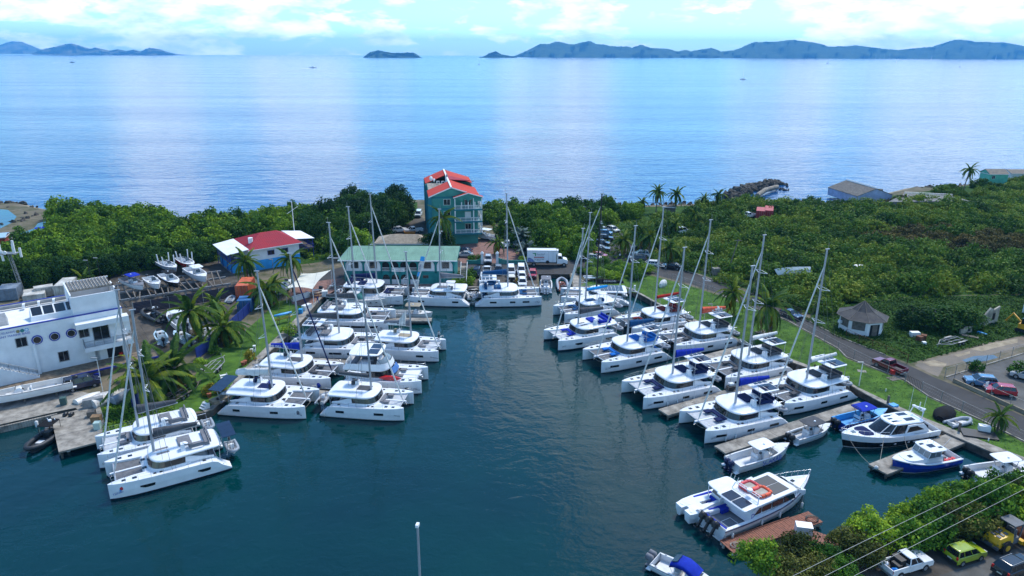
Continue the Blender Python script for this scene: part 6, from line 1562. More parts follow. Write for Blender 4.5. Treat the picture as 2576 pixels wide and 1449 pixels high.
def flybridge(r,L):
 z=2.25*.96+1.0+.25+.38;w_=.37*.5*L
 m3=MB();o=outline(-.40*L,.13*L,w_,2.2,.6,8,2.7)
 m3 .loft([ring(o,z-.1,1.03),ring(o,z+.75,.95)],cap=False,smooth=True);m3 .loft([ring(o,z+.75,.95),ring(o,z-.05,.88)],cap=False,smooth=True);m3 .build('flybridge_coaming',M_gel,r)
 ws=ring(outline(-.3*L,.10*L,w_*.9,1.8,.6,8,2.7),z+.7,1.0);wt_=ring(outline(-.3*L,.05*L,w_*.85,1.5,.6,8,2.7),z+1.25,1.0)
 idx=range(2,15);m4=MB();vs=[ws[i]for i in idx]+[wt_[i]for i in idx];k=len(list(idx))
 m4 .add(vs,[(i,i+1,k+i+1,k+i)for i in range(k-1)],smooth=True);m4 .build('flybridge_windscreen',M_clear,r)
 plate(outline(-.34*L,.04*L,w_*.98,1.2,.8,7,3),z+2.1,z+2.28,.08).build('hardtop',M_gel,r)
 for y in(.05,-.75):MB().box2((-.12*L,y*w_,z+2.3),(.0*L,(y+.7)*w_,z+2.38)).build('solar_panel',M_solar,r)
 for x in(-.32,-.01):
  for sd in(1,-1):MB().tube([(x*L,sd*w_*.85,z),(x*L+(.2 if x<-.1 else-.5),sd*w_*.85,z+2.12)],.07,5).build('hardtop_post',M_black if x>-.1 else M_gel,r)
 f=MB();f.box((-.3*L,0,z+.25),(.7,w_*1.5,.5));f.box((-.17*L,w_*.55,z+.25),(2.2,.8,.5));f.build('lounge_cushion',M_cmid,r)
 h_=MB();h_.box((.0*L,-.2*w_,z+.5),(.6,w_*1.1,.9),taper=.85);h_.build('helm',M_gel,r)
 for y in(.0,-.6):MB().box((-.07*L,y*w_,z+.5),(.5,.55,.9),taper=.9).build('helm_seat',M_cgrey,r)
 for sd in(1,-1):
  g=MB();g.tube([(.16*L,sd*.42*.5*L,2.2),(.46*L,sd*.36*.5*L,2.85),(.49*L,sd*.28*.5*L,2.9)],.03,5)
  for q in(.2,.28,.36,.44):g.tube([(q*L,sd*.40*.5*L,2.1),(q*L,sd*.38*.5*L,2.35+(q-.2)*2.0)],.02,4)
  g.build('bow_rail',M_steel,r)
 wp=MB();o=outline(-.2*L,.19*L,w_*.86,1.5,.1,8,2.7);wp.add([ring(o,z-1.0,1.0)[i]for i in range(4,13)]+[ring(o,z-.2,.9,dx=-.25)[i]for i in range(4,13)],[(i,i+1,9+i+1,9+i)for i in range(8)],smooth=True)
 wp.build('windscreen',mat('blue_screen_cover',(.05,.16,.42),.5,obj=True),r)
flybridge(r5,13.6)
k_=MB();k_.loft([[(x,w_*math.cos(a),.22*math.sin(a))for a in np.linspace(0,2*math.pi,9)[:-1]]for x,w_ in((-1.75,.03),(-1.4,.2),(-.7,.36),(0,.4),(.7,.36),(1.4,.2),(1.75,.03))],smooth=True)
def on_boat(key,x,y,z):
 r,L=NEARS[key][:2]
 return r.location+Matrix.Rotation(r.rotation_euler.z,3,'Z')@Vector((x,y,z))
ky=k_.build('kayak',M_redp,None,on_boat('L5',2.0,-2.75,2.55),NEARS['L5'][5]);ky.rotation_euler=(math.radians(65),0,NEARS['L5'][5])
tag(ky,'red kayak lashed to the rail of the flybridge motor catamaran','kayak')
# two boats by the concrete pier on the left
cat('L0',(278,1259),212,near='port',L=13.5,label='white catamaran lettered Tailwinds with dark blue waterline stripe and solar panel over its stern',style='fp',fb=2.15,mast_px=785,mast_x=.10,cover=M_cgrey,fly=True,cush=M_cmid,windows=((.14,.26),(-.32,-.21)),win_z=(.92,1.3),stripe=True,name='Tailwinds',name_m='blue',skyl=2,aft=-.46,glass=M_glassb,group='catamarans by the concrete pier')
cat('L1',(252,1181),212,near='port',L=12.6,label='white catamaran with grey lounge cushions lying on the far side of the Tailwinds catamaran',style='fp',fb=2.15,mast_px=735,mast_x=.10,cover=M_cgrey,fly=True,cush=M_cmid,bowcush=M_cmid,nets=M_netw,windows=((.14,.26),(-.32,-.21)),win_z=(.92,1.3),stripe=True,name='SENECA',aft=-.46,group='catamarans by the concrete pier')
# lettering and marks
def boom_text(key,s,z,m='white',size=.42,x=-2.9,side=-1):
 r,L=NEARS[key][:2]
 lettering(s,size,m,r,(x,side*.34,z),(math.radians(82),0,0 if side<0 else math.pi),0.1)
boom_text('L3','TIME WILL TELL',5.65,'white',.5)
boom_text('R0','AQUALEVEL',4.45,'white',.5,-3.0,1)
def roundel(key,x,z,mats,sizes,side):
 r,L,yc,fb,hw,h=NEARS[key]
 y=hull_at(L,fb,hw,x,z)
 for m,(dx,dzz,s_)in zip(mats,sizes):MB().ball((x+dx,side*(yc+y+.0),z+dzz),s_,8,squash=(1,.12,1)).build('painted_mark',m,r)
roundel('R5',5.85,1.08,[M_txt['red']]*5,[(0,-.08,.2),(-.25,.12,.09),(-.09,.25,.09),(.09,.25,.09),(.25,.12,.09)],1)
roundel('L0',5.4,1.45,[M_txt['red'],M_bluedeck],[(0,.0,.24),(.15,-.22,.14)],1)
roundel('L2',5.5,1.2,[M_txt['grey'],M_gel,M_cmid],[(0,0,.33),(0,0,.25),(.03,.02,.14)],-1)
roundel('L3',4.6,.9,[M_bluehull,M_redp],[(0,.0,.5),(0,.1,.24)],-1)
# solar roof over the stern of the Sun Away boat and the Tailwinds boat
def stern_solar(key,x,z,dx,dy,n=3,tilt=.05):
 r,L,yc,fb,hw,h=NEARS[key]
 f=MB()
 for sd in(1,-1):f.tube([(x+.4,sd*dy*.42,1.2),(x,sd*dy*.42,z)],.04,5)
 f.tube([(x,-dy/2,z-.03),(x,dy/2,z-.03)],.05,5);f.build('solar_frame',M_steel,r)
 for i in range(n):
  MB().box((x-.1,(i-(n-1)/2)*dy/n,z+.04),(dx,dy/n-.05,.05),ry=tilt).build('solar_panel',M_solar,r)
stern_solar('L2',-6.9,3.5,2.0,5.2,3);stern_solar('L0',-7.0,3.9,1.7,4.2,4);
# white sails heaped or half hoisted
def heaped_sail(key,x0,x1,z,name='loose_sail',m=None,seed=3,h=.7,peak=None):
 r=NEARS[key][0];rnd=random.Random(seed);rings=[]
 for i in range(9):
  k=i/8;x=x0+(x1-x0)*k;hh=h*(.5+.5*math.sin(k*3.0))+rnd.uniform(-.12,.12);
  if peak:hh=h+(peak-h)*max(0,1-k*2.2)
  y=rnd.uniform(-.15,.15)
  rings.append([(x,-.35+y,z),(x,-.32+y,z+hh*.5),(x,y-.05,z+hh),(x,y+.05,z+hh),(x,.32+y,z+hh*.5),(x,.35+y,z)])
 MB().loft(rings,smooth=False).build(name,m or M_sail,r)
heaped_sail('L7',-.1,-3.6,5.3,peak=2.6,h=.5)
heaped_sail('R5',-2.2,-4.3,6.25,h=.55,m=M_cwhite)
heaped_sail('L2',-1.2,-4.8,5.2,h=.9,m=M_cwhite)
# dinghies hanging at the sterns
def hung(key,label,x=-.56,z=1.25,L=3.3,floor_m=None,motor=True,y=0.0,dz=0.0):
 r,BL,yc,fb,hw,h=NEARS[key]
 p=on_boat(key,x*BL,y,0)
 d=dinghy((p.x,p.y,z-.3),h+math.pi/2,L,1.65,label,motor,floor_m=floor_m,console=True)
 dv=MB()
 for sd in(1,-1):dv.tube([(-.42*BL,sd*.9,1.9),(-.46*BL,sd*.9,2.5),(x*BL,sd*.9,2.5),(x*BL,sd*.9,z)],.06,5)
 dv.build('davit',M_steel,r)
for key,who in(('R8','ARTEMIS catamaran'),('R9','LAST CHANCE catamaran'),('R6','Ocean Blue catamaran'),('R7','catamaran behind Ocean Blue'),('R5','catamaran with the red paw print'),('R3','catamaran with dark red cushions'),('R4','No Sea The View catamaran'),('C2','catamaran lettered Sea Maid'),('L4','Emerald catamaran'),('L7','Tweederwadoo catamaran'),('L0','Tailwinds catamaran'),('L1','catamaran beyond Tailwinds')):
 hung(key,'grey inflatable dinghy hung across the stern of the '+who,motor=key not in('R8','R6'),floor_m=M_gel2)
for key,who,fm in(('L10','catamaran with tall flybridge',M_cred),('C1','Pegasus catamaran',M_gel2),('R1','catamaran with cyan sail cover',M_cgrey),('R2','Carpe Di catamaran',M_cmid),('L3','TIME WILL TELL catamaran',M_gel2),('L6','catamaran with charcoal sail bag',M_gel2),('L2','Sun Away catamaran',M_gel2)):
 hung(key,'inflatable dinghy slung close behind the stern of the '+who,z=1.3,floor_m=fm)
 # motor boats
motor_yacht();lobster_boat();ferry();power_cat_console();sport_cruiser()
centre_console('M1',(1986,1111),26,9.8,3.0,1.25,label='white centre console boat with white hardtop lettered SCARAB off the pier end',name='SCARAB',name_m='blue',seat_m=M_cwhite,bow_z=1.6,eng_m=M_navyp)
centre_console('M2',(2089,1063),27,7.3,2.5,1.05,label='small white centre console boat with dark grey canvas top behind the SCARAB boat',top_m=M_cgrey,bow_z=1.3,top_z_=2.35)
centre_console('M3',(2233,1023.7),22,9.3,2.8,1.2,label='blue centre console boat with bright blue canopy and sky blue deck',hull_m=M_bluehull,deck_m=M_bluedeck,top_m=M_croyal,seat_m=M_cnavy,bow_z=1.6,post_m=M_black,rods=True)
centre_console('L11',(1088.5,783.5),-3,7.6,2.4,.95,label='old white centre console boat with tan T-top beside the short finger pier',hull_m=M_gel2,deck_m=M_gel2,top_m=M_ctan,engines=1,bow_z=1.2)
m8=centre_console('M8',loc=at(1725,1462,0),heading=-38,L=7.0,B=2.5,fb=1.0,label='small white boat with bright blue sun canopy at the bottom edge',top=False,engines=2,eng_m=M_cmid,stripe_m=M_navyp)
mb=MB();rings=[]
for i,(x,z,w_)in enumerate(((-1.5,1.9,1.0),(-.9,2.25,1.05),(0,2.3,1.05),(.7,2.0,1.08),(1.4,1.55,1.12))):
 rings.append([(x,-w_,z-.35),(x,-w_*.7,z-.03),(x,0,z+.05),(x,w_*.7,z-.03),(x,w_,z-.35),(x,w_*.7,z-.08),(x,0,z),(x,-w_*.7,z-.08)])
mb.loft(rings,smooth=True).build('sun_canopy',M_croyal,m8)
MB().box((-1.1,0,2.24),(.7,1.3,.04),ry=-.45).build('solar_panel',M_solar,m8)
pm=MB()
for x in(-1.4,.6):
 for sd in(1,-1):pm.tube([(x*.6,sd*1.1,.9),(x,sd*1.0,1.7 if x<0 else 1.75)],.025,4)
pm.build('canopy_post',M_steel,m8)
centre_console('S1',loc=Vector((7.6,151.2,0)),heading=88,L=8.6,B=2.7,fb=1.15,label='white centre console boat with two pale outboards lying bow-in on the slipway',eng_m=M_gel,eng_tilt=.5,top=True,top_m=M_cmid,top_z_=2.2,group=None)
black_rib(Vector((11.3,151.4,0)),math.radians(90),'grey inflatable boat with rust brown floor in the slipway bay',L=7.4,key='S2',group=None)
for ch in NEARS['S2'][0].children:
 if ch.name.startswith('tube'):ch.data.materials[0]=M_hyp
 if ch.name.startswith(('hull','console','jockey')):ch.data.materials[0]=mat('rust_brown_floor',(.22,.05,.02),.6,var=.2,obj=True)
for ch in list(NEARS['S2'][0].children):
 if ch.name.startswith(('canopy','radar','tread','nav')):bpy.data.objects.remove(ch,do_unlink=True)
black_rib(at(124,1105,0),math.radians(-92),'black rigid inflatable boat moored in the water beside the concrete pier',L=8.4,key='rib1')
centre_console('M9',loc=at(2520,1195,0),heading=12,L=9.5,B=2.9,fb=1.1,label='white motor boat half hidden behind the shrubs at the right edge',top=True,top_m=M_gel)
# a yacht mast rising from below the picture
sl=empty('sailing_yacht',(-6.3,39.0,0),math.radians(80),'bare silver mast of a yacht rising from the bottom edge','sailing yacht')
hb,db,w_,sh_=open_hull(11.5,3.4,1.15,fore=.95,bowr=.2)
hb.build('hull',[M_gel,M_anti,M_gel],sl);db.build('deck',M_deck,sl)
MB().prism(outline(-2.2,2.2,1.05,1.6,.3),1.1,1.65,top=.93).build('cabin',M_gel,sl)
MB().tube([(.6,0,1.2),(.6,0,20.2)],.11,8,.085).build('mast',M_alu,sl)
MB().box((.6,0,20.3),(.35,.2,.2)).build('masthead',M_gel,sl)
# fenders hanging along the hulls
def fenders(key,xs,side,label,z=.62):
 r,L,yc,fb,hw,h=NEARS[key]
 for x in xs:
  y=(hull_at(L,fb,hw,x*L,.7)+yc if yc else hw*.96)+.14
  p=on_boat(key,x*L,side*y,z)
  o=MB().tube([(0,0,-.38),(0,0,-.32),(0,0,.28),(0,0,.36)],lambda k:.13 if.1<k<.9 else.05,8).tube([(0,0,.36),(0,0,1.25)],.015,3).build('fender',M_fend,None,p)
  tag(o,label,'fender','fenders hung on moored boats')
fenders('R6',(.24,.12,.04,-.09),1,'white fender hanging on the port side of the Ocean Blue catamaran')
fenders('R8',(.30,.19,-.0),1,'white fender hanging on the port side of the ARTEMIS catamaran')
fenders('L6',(-.17,.0),-1,'white fender on the near side of the catamaran with charcoal sail bag')
fenders('M6',(-.44,-.16,.02,.25),-1,'white fender between the ferry and the wooden dock',.9)
fenders('L4',(-.44,),-1,'white fender at the stern of the Emerald catamaran')
fenders('L3',(.25,.34),-1,'white fender on the near side of the TIME WILL TELL catamaran')
# vehicles
M_tyre=mat('tyre_rubber',(.015,.015,.016),.85,var=.2,obj=True)
M_rim=mat('alloy_rim',(.35,.36,.37),.4,metal=.5,var=.08,obj=True)
M_lamp=mat('headlamp_glass',(.62,.64,.66),.15,var=.05,obj=True)
M_tail=mat('tail_lamp_red',(.45,.008,.008),.25,var=.05,obj=True)
M_trim=mat('dark_plastic_trim',(.02,.02,.022),.6,var=.1,obj=True)
M_plate_=mat('number_plate',(.55,.6,.5),.5,var=.05,obj=True)
def paint(name,c):return mat('car_paint_'+name,c,.22,var=.06,scale=1.2,coat=.6,obj=True)
CARS={'white':(.78,.78,.77),'silver':(.42,.43,.44),'black':(.012,.013,.016),'navy':(.015,.022,.06),'red':(.42,.015,.025),'darkred':(.20,.015,.025),'blue':(.10,.24,.40),'lime':(.30,.38,.012),'cream':(.58,.53,.42),'grey':(.12,.125,.13),'yellow':(.75,.42,.01)}
# profiles: lower body (x, z) and cabin (x, z) side outlines; front is +x
BODY={'suv':dict(L=4.5,W=1.85,low=[(-2.2,.35),(2.2,.35),(2.25,.75),(2.1,1.0),(1.05,1.10),(-2.15,1.12),(-2.25,.8)],cab=[(1.0,1.08),(.35,1.66),(-1.75,1.70),(-2.12,1.10)],roof=(.28,-1.72,1.69)),'hatch':dict(L=4.1,W=1.78,low=[(-2.0,.33),(2.0,.33),(2.05,.7),(1.9,.95),(1.1,1.06),(-1.95,1.08),(-2.05,.8)],cab=[(1.05,1.04),(.45,1.60),(-1.72,1.63),(-1.95,1.06)],roof=(.38,-1.68,1.62)),'sedan':dict(L=4.6,W=1.8,low=[(-2.25,.32),(2.25,.32),(2.3,.68),(2.15,.86),(1.0,.98),(-1.6,1.0),(-2.25,.95),(-2.3,.7)],cab=[(.95,.96),(.2,1.42),(-1.0,1.44),(-1.75,.99)],roof=(.12,-.95,1.44)),'pickup':dict(L=5.4,W=1.9,low=[(-.55,.45),(2.6,.45),(2.68,.9),(2.5,1.12),(1.35,1.2),(-.55,1.22)],cab=[(1.25,1.18),(.6,1.80),(-.35,1.82),(-.52,1.2)],roof=(.52,-.35,1.82)),'jeep':dict(L=4.1,W=1.8,low=[(-1.95,.45),(1.95,.45),(2.0,.95),(1.9,1.08),(.65,1.14),(-2.0,1.14)],cab=[(.6,1.12),(.42,1.78),(-1.85,1.80),(-1.95,1.14)],roof=(.4,-1.88,1.80)),'van':dict(L=4.8,W=1.85,low=[(-2.35,.35),(2.3,.35),(2.38,.8),(2.2,1.1),(1.7,1.2),(-2.38,1.2)],cab=[(1.68,1.18),(.95,1.95),(-2.2,2.0),(-2.36,1.2)],roof=(.9,-2.18,1.98)),}
def car(kind,px,rz,colour,label,cat_='car',group='cars parked around the marina',loc=None,s=1.0,simple=False,load=None,name=None):
 d=BODY[kind];p=loc or at(*px,GZ);m=paint(colour,CARS[colour])
 r=empty(name or{'pickup':'pickup_truck','van':'parked_van'}.get(kind,'parked_car'),(p.x,p.y,GZ+.02),rz,label,cat_,group)
 W=d['W'];h=W/2
 def prof(pts,w0,w1,nm,mm,z_mid=None,par=r):
  zs=[q[1]for q in pts];z0,z1=min(zs),max(zs)
  def wy(z):return w0+(w1-w0)*(z-z0)/(z1-z0)
  a=[(x,-wy(z),z)for x,z in pts];b=[(x,wy(z),z)for x,z in pts]
  n=len(pts);mb=MB()
  mb.add(a+b,[tuple(range(n)),tuple(range(2*n-1,n-1,-1))]+[(i,i+n,(i+1)%n+n,(i+1)%n)for i in range(n)])
  return mb.build(nm,mm,par)
 low=d['low']
 # body side swells out at the waist
 mb=MB();n=len(low)
 rings=[]
 for k,(yy,sh)in enumerate(((-h,.90),(-h*.93,1.0),(h*.93,1.0),(h,.90))):
  cz=.72;cx_=sum(q[0]for q in low)/n
  rings.append([(cx_+(x-cx_)*(.985 if sh<1 else 1),yy,cz+(z-cz)*(sh if z>cz else(.9 if sh<1 else 1)))for x,z in low])
 mb.loft(rings);mb.build('body',m,r)
 prof(d['cab'],h*.93,h*.74,'cabin_glass',M_glass)
 x0,x1,zr=d['roof']
 ro=outline(x1-.06,x0+.05,h*.75,.3,.2,4,3.5)
 MB().loft([ring(ro,zr-.05,1.0),ring(ro,zr+.01,.97),ring(ro,zr+.035,.8)],smooth=True).build('roof',m,r)
 pil=MB();cab=d['cab']
 for sd in(1,-1):
  w=lambda z:sd*(h*.935+(h*.745-h*.935)*(z-cab[0][1])/(cab[1][1]-cab[0][1])+.0)
  for a,b in((0,1),(3,2)):pil.tube([(cab[a][0],w(cab[a][1]),cab[a][1]),(cab[b][0],w(cab[b][1]),cab[b][1])],.055,4)
  pil.tube([(cab[1][0],w(cab[1][1]),cab[1][1]),(cab[2][0],w(cab[2][1]),cab[2][1])],.05,4)
  for q in((.42,)if kind in('pickup','jeep')else(.35,.72)):
   xa,xb=cab[0][0]+(cab[3][0]-cab[0][0])*q,cab[1][0]+(cab[2][0]-cab[1][0])*q
   pil.tube([(xa,w(cab[0][1]),cab[0][1]),(xb,w(cab[1][1]),cab[1][1])],.04,4)
 pil.build('window_frame',m,r)
 L=d['L'];ax=L*.30
 for x in(ax,-ax*1.02):
  for sd in(1,-1):
   R=.36 if kind in('pickup','jeep','suv')else.31
   t=MB().tube([(x,sd*(h-.2),R),(x,sd*(h+.015),R)],R,14).build('wheel',M_tyre,r)
   MB().tube([(x,sd*(h+.01),R),(x,sd*(h+.03),R)],R*.62,12).build('rim',M_rim,t)
   a_=MB();a_.tube([(x,sd*(h-.1),R+.02),(x,sd*(h+.004),R+.02)],R*1.17,14);a_.build('wheel_arch',M_trim,r)
 if simple:return r
 for sd in(1,-1):
  MB().box((L/2-.12,sd*h*.72,.84),(.2,.36,.16)).build('headlight',M_lamp,r)
  MB().box((-L/2+(.07),sd*h*.84,.98 if kind!='sedan' else.85),(.12,.2,.34)).build('tail_light',M_tail,r)
  MB().box((cab[0][0]-.15,sd*(h+.08),cab[0][1]+.12),(.14,.2,.15)).build('wing_mirror',m,r)
 MB().box((L/2-.02,0,.52),(.16,W*.9,.24)).build('front_bumper',M_trim,r)
 MB().box((-L/2+.02,0,.52),(.16,W*.92,.24)).build('rear_bumper',M_trim if kind!='pickup' else M_rim,r)
 MB().box((L/2+.015,0,.78),(.06,W*.5,.16)).build('grille',M_trim,r)
 MB().box((-L/2-.04,0,.66),(.04,.5,.16)).build('number_plate',M_plate_,r)
 if kind=='pickup':
  b=MB();b.box2((-2.68,-h*.96,.5),(-.56,h*.96,.72))
  for sd in(1,-1):b.box2((-2.68,sd*h*.96,.72),(-.57,sd*h*.86,1.2))
  b.box2((-2.70,-h*.86,.72),(-2.62,h*.86,1.18));b.build('cargo_bed',m,r)
  MB().box2((-2.6,-h*.85,.721),(-.6,h*.85,.75)).build('bed_liner',M_trim,r)
  MB().box2((-.5,-h*.7,1.3),(-.52,h*.7,1.7)).build('rear_window',M_glass,r)
 if kind=='jeep':MB().tube([(-2.02,0,.95),(-2.22,0,.95)],.36,14).build('spare_wheel',M_tyre,r)
 if kind=='suv':
  for sd in(1,-1):MB().tube([(.2,sd*h*.66,zr+.07),(-1.65,sd*h*.66,zr+.07)],.025,4).build('roof_rail',M_rim,r)
 return r
D_=math.radians
G1='cars parked between the harbour and the street'
car('suv',(1228,660),D_(-90),'silver','silver car standing in the teal gateway of the hotel',group=G1)
car('jeep',(1199,694),D_(-92),'navy','dark blue off-roader parked left of the white pickup by the harbour',group=G1)
car('pickup',(1225,689),D_(92),'white','white pickup parked facing away across from the hotel gate','pickup truck',group=G1)
car('suv',(1254,687),D_(-88),'black','black car parked right of the white pickup across from the hotel gate',group=G1)
car('van',(1217,712),D_(-90),'white','white van behind the stern of the catamaran with petrol blue cover','van',group=G1)
car('van',(1285.6,690),D_(-88),'white','white van just right of the tall mast, behind the cream off-roader','van',group=G1)
car('jeep',(1286.4,710),D_(92),'cream','cream off-roader with spare wheel just right of the tall mast',group=G1)
car('van',(1311,688),D_(-90),'white','white van at the street end of a line of three','van',group=G1)
car('hatch',(1313,703),D_(-90),'white','white car in the middle of a line of three white vehicles',group=G1)
car('suv',(1314,719),D_(-90),'white','white car at the harbour end of a line of three white vehicles',group=G1)
car('hatch',(1340,697),D_(-92),'red','bright red car beside the slipway',group=G1)
car('pickup',(1278,622),D_(178),'white','white pickup half hidden by the small palm on the hotel drive','pickup truck',group=G1)
car('sedan',(1166,637),D_(170),'navy','dark blue saloon behind the teal building',group=G1)
car('sedan',(1168,646),D_(175),'silver','silver saloon behind the low teal garden wall',group=G1)
car('pickup',(1040,586),D_(200),'white','white pickup parked on the lane left of the hotel','pickup truck',group='vehicles beside the hotel')
car('van',(1053,545),D_(-90),'white','white van at the seaward end of the lane left of the hotel','van',group='vehicles beside the hotel')
car('suv',(1005,584),D_(20),'white','white car under the dark trees left of the hotel lane',group='vehicles beside the hotel')
G2='cars in the car park beneath the palms'
for i,(x,y,rz,c,k,lab)in enumerate(((1520,583,-8,'silver','sedan','silver car furthest up the left side of the car park'),(1523,592,-8,'blue','hatch','pale blue car second from the top of the car park row'),(1522,605,-8,'black','suv','black off-roader in the middle of the car park row'),(1514.6,618,-10,'navy','hatch','dark blue car below the black off-roader'),(1512.5,631,-10,'grey','sedan','grey car above the red car in the car park row'),(1507,650,-14,'red','hatch','red car at the harbour end of the car park row'),(1494,655,-10,'white','hatch','white car beside the red car at the harbour end'),(1542,584,-60,'cream','suv','dull beige off-roader at the top end of the car park'),(1609,631,165,'navy','suv','dark off-roader under the palms on the right of the car park'),(1611,646,172,'white','suv','white off-roader under the palms on the right of the car park'),(1602,657,170,'grey','suv','grey off-roader in front of the white one under the palms'))):
 car(k,(x,y),D_(rz),c,lab,group=G2)
car('hatch',(1635,671),D_(165),'white','white car by the road corner below the palms',group=G2)
car('sedan',(1690,676),D_(160),'black','black saloon parked on the road edge beneath the bushes',group=G2)
car('van',(1712,588),D_(30),'white','white vehicle abandoned among the bushes','van',group=G2)
car('pickup',(1882,548),D_(200),'white','white pickup beside the red containers in the scrub','pickup truck',group=G2)
def road_ang(a,b):
 p,q=at(*a,GZ),at(*b,GZ);return math.atan2((q-p).y,(q-p).x)
RA=road_ang((1979,800),(2228,905))
car('sedan',(1990,798),RA,'navy','black saloon driving along the road behind the palms',group='vehicles on the road')
car('pickup',(2236,930),RA+math.pi,'darkred','dark red double cab pickup on the road by the lawn gate','pickup truck',group='vehicles on the road')
car('suv',(2464,969),road_ang((2500,965),(2430,958)),'blue','steel blue SUV in the fenced lot',group='cars in the fenced lot')
car('hatch',(2513,992),road_ang((2545,990),(2480,982)),'red','red hatchback in the fenced lot in front of the blue SUV',group='cars in the fenced lot')
car('suv',(2582,955),2.4,'silver','silver car cut by the right edge of the fenced lot',group='cars in the fenced lot')
RB=road_ang((2290,1480),(2576,1385))
wp=car('pickup',(2276,1432),RB,'white','white pickup loaded with black crates parked on the road edge below the shrubs','pickup truck',group='vehicles along the near road',s=1)
gc=car('hatch',(2424,1405),RB-.02,'lime','lime green hatchback parked on the road edge below the shrubs',group='vehicles along the near road')
bs=car('suv',(2548,1440),RB+.05,'black','black SUV driving past the yellow roller with red tail lights',group='vehicles along the near road')
def in_bed(dx,dy,z,sz,m,nm,lab,cat_='crate',ball=False):
 p=wp.location+Matrix.Rotation(wp.rotation_euler.z,3,'Z')@Vector((dx,dy,0));mb=MB()
 if ball:mb.ball((0,0,sz[2]/2),.5,8,squash=sz)
 else:mb.box((0,0,sz[2]/2),sz)
 o=mb.build(nm,m,None,(p.x,p.y,GZ+.02+z),wp.rotation_euler.z);tag(o,lab,cat_,'load in the white pickup')
in_bed(-.95,.15,.75,(.7,1.2,.85),M_trim,'crate','large black crate behind the cab of the white pickup');in_bed(-1.55,-.2,.75,(.5,.9,.55),M_trim,'crate','lower black crate in the bed of the white pickup')
in_bed(-2.25,-.5,.75,(.7,.5,.4),M_cblue,'sack','blue bundle in the near corner of the white pickup bed','sack',True);in_bed(-2.3,.45,.75,(.8,.6,.5),M_gel,'sack','white sack by the tailgate of the white pickup','sack',True);in_bed(-1.9,-.55,.75,(.6,.5,.35),M_bluedeck,'sack','pale blue bundle behind the black crates','sack',True)
# delivery truck
def truck():
 a,b=at(1326,671,GZ),at(1428,672,GZ);L=(b-a).length
 r=empty('delivery_truck',(a.x,a.y+1.2,GZ+.015),math.atan2((b-a).y,(b-a).x),'white box delivery truck with green arch logo on the street','truck')
 W=2.4;s=L/9.6
 x1=6.9*s
 MB().box2((0,-W/2,1.15),(x1,W/2,4.0)).build('cargo_box',M_cwhite2,r)
 e=MB()
 for x in(0,x1):
  for z in(1.15,4.0):e.box((x,0,z),(.1,W+.06,.12))
 for z in(1.15,4.0):
  for sd in(1,-1):e.box((x1/2,sd*W/2,z),(x1,.06,.14))
 e.build('box_edge',M_gal,r)
 MB().box2((x1+.02,-.8,3.0),(x1+.5,.8,3.95)).build('fridge_unit',M_white,r)
 MB().box2((-.2,-.55,.7),(8.8*s,.55,1.05)).build('chassis',M_trim,r)
 c=[(7.1,.8),(9.55,.8),(9.6,1.35),(9.35,1.75),(8.55,1.95),(8.15,2.75),(7.1,2.85)]
 MB().loft([[(x*s,-1.08,z)for x,z in c],[(x*s,1.08,z)for x,z in c]]).build('cab',M_white,r)
 for sd in(1,-1):
  MB().add([(7.35*s,sd*1.09,1.95),(8.35*s,sd*1.09,1.95),(8.1*s,sd*1.09,2.6),(7.35*s,sd*1.09,2.65)],[(0,1,2,3),(3,2,1,0)]).build('side_window',M_glass,r)
 MB().add([(8.58*s,-.95,1.98),(8.58*s,.95,1.98),(8.19*s,.9,2.7),(8.19*s,-.9,2.7)],[(0,1,2,3)]).build('windscreen',M_glass,r)
 for x in(1.6,8.75):
  for sd in(1,-1):
   t=MB().tube([(x*s,sd*.85,.5),(x*s,sd*1.15,.5)],.5,16).build('wheel',M_tyre,r);MB().tube([(x*s,sd*1.15,.5),(x*s,sd*1.17,.5)],.28,12).build('rim',M_rim,t)
 MB().tube([(4.85*s,-W/2-.02,1.2),(4.85*s,-W/2-.07,1.2)],.42,14).build('spare_wheel',M_tyre,r)
 MB().box((9.5*s,0,.75),(.25,2.1,.35)).build('bumper',M_trim,r)
 y=-W/2-.035
 g=MB();g.box2((1.35,y,2.7),(2.15,y-.012,3.45));g.build('logo_square',M_txt['green'],r)
 MB().add([(1.3,y-.02,2.65),(1.9,y-.02,2.65),(1.9,y-.02,3.0),(1.78,y-.02,3.2),(1.55,y-.02,3.25),(1.3,y-.02,3.15)],[(0,1,2,3,4,5)]).build('logo_arch',M_white,r)
 lettering('Ryan-Stuff',.62,'grey',r,(3.25,y,3.15),(math.pi/2,0,0),width=1.9);lettering('local movers',.3,'grey',r,(3.25,y,2.75),(math.pi/2,0,0),width=1.5)
 MB().box2((1.65,y,2.2),(4.1,y-.01,2.5)).build('red_banner',mat('red_banner_print',(.5,.12,.12),.6),r);lettering('FREE DELIVERY QUOTES',.2,'white',r,(2.87,y-.014,2.35),(math.pi/2,0,0),width=2.1)
 lettering('TEL (284) 495-1802',.28,'black',r,(2.9,y,1.85),(math.pi/2,0,0),width=2.3);lettering('541 2740',.22,'black',r,(2.75,y,1.58),(math.pi/2,0,0),width=.8)
 MB().add([(.15,y,1.25),(1.75,y,1.25),(1.75,y,1.4),(1.2,y,2.0),(.6,y,2.3),(.15,y,2.2)],[(0,1,2,3,4,5)]).build('printed_picture',mat('blue_print',(.20,.28,.55),.6,var=.35,scale=2.5),r)
 MB().box2((6.2*s,y,1.85),(6.65*s,y-.02,2.2)).build('side_hatch',M_white,r)
 for x in(5.05,6.1):MB().box2((x*s-.015,y,1.25),(x*s+.015,y-.01,3.8)).build('door_seam',M_gal,r)
M_cwhite2=mat('truck_box_white',(.70,.74,.78),.5,var=.05,scale=.6)
truck()
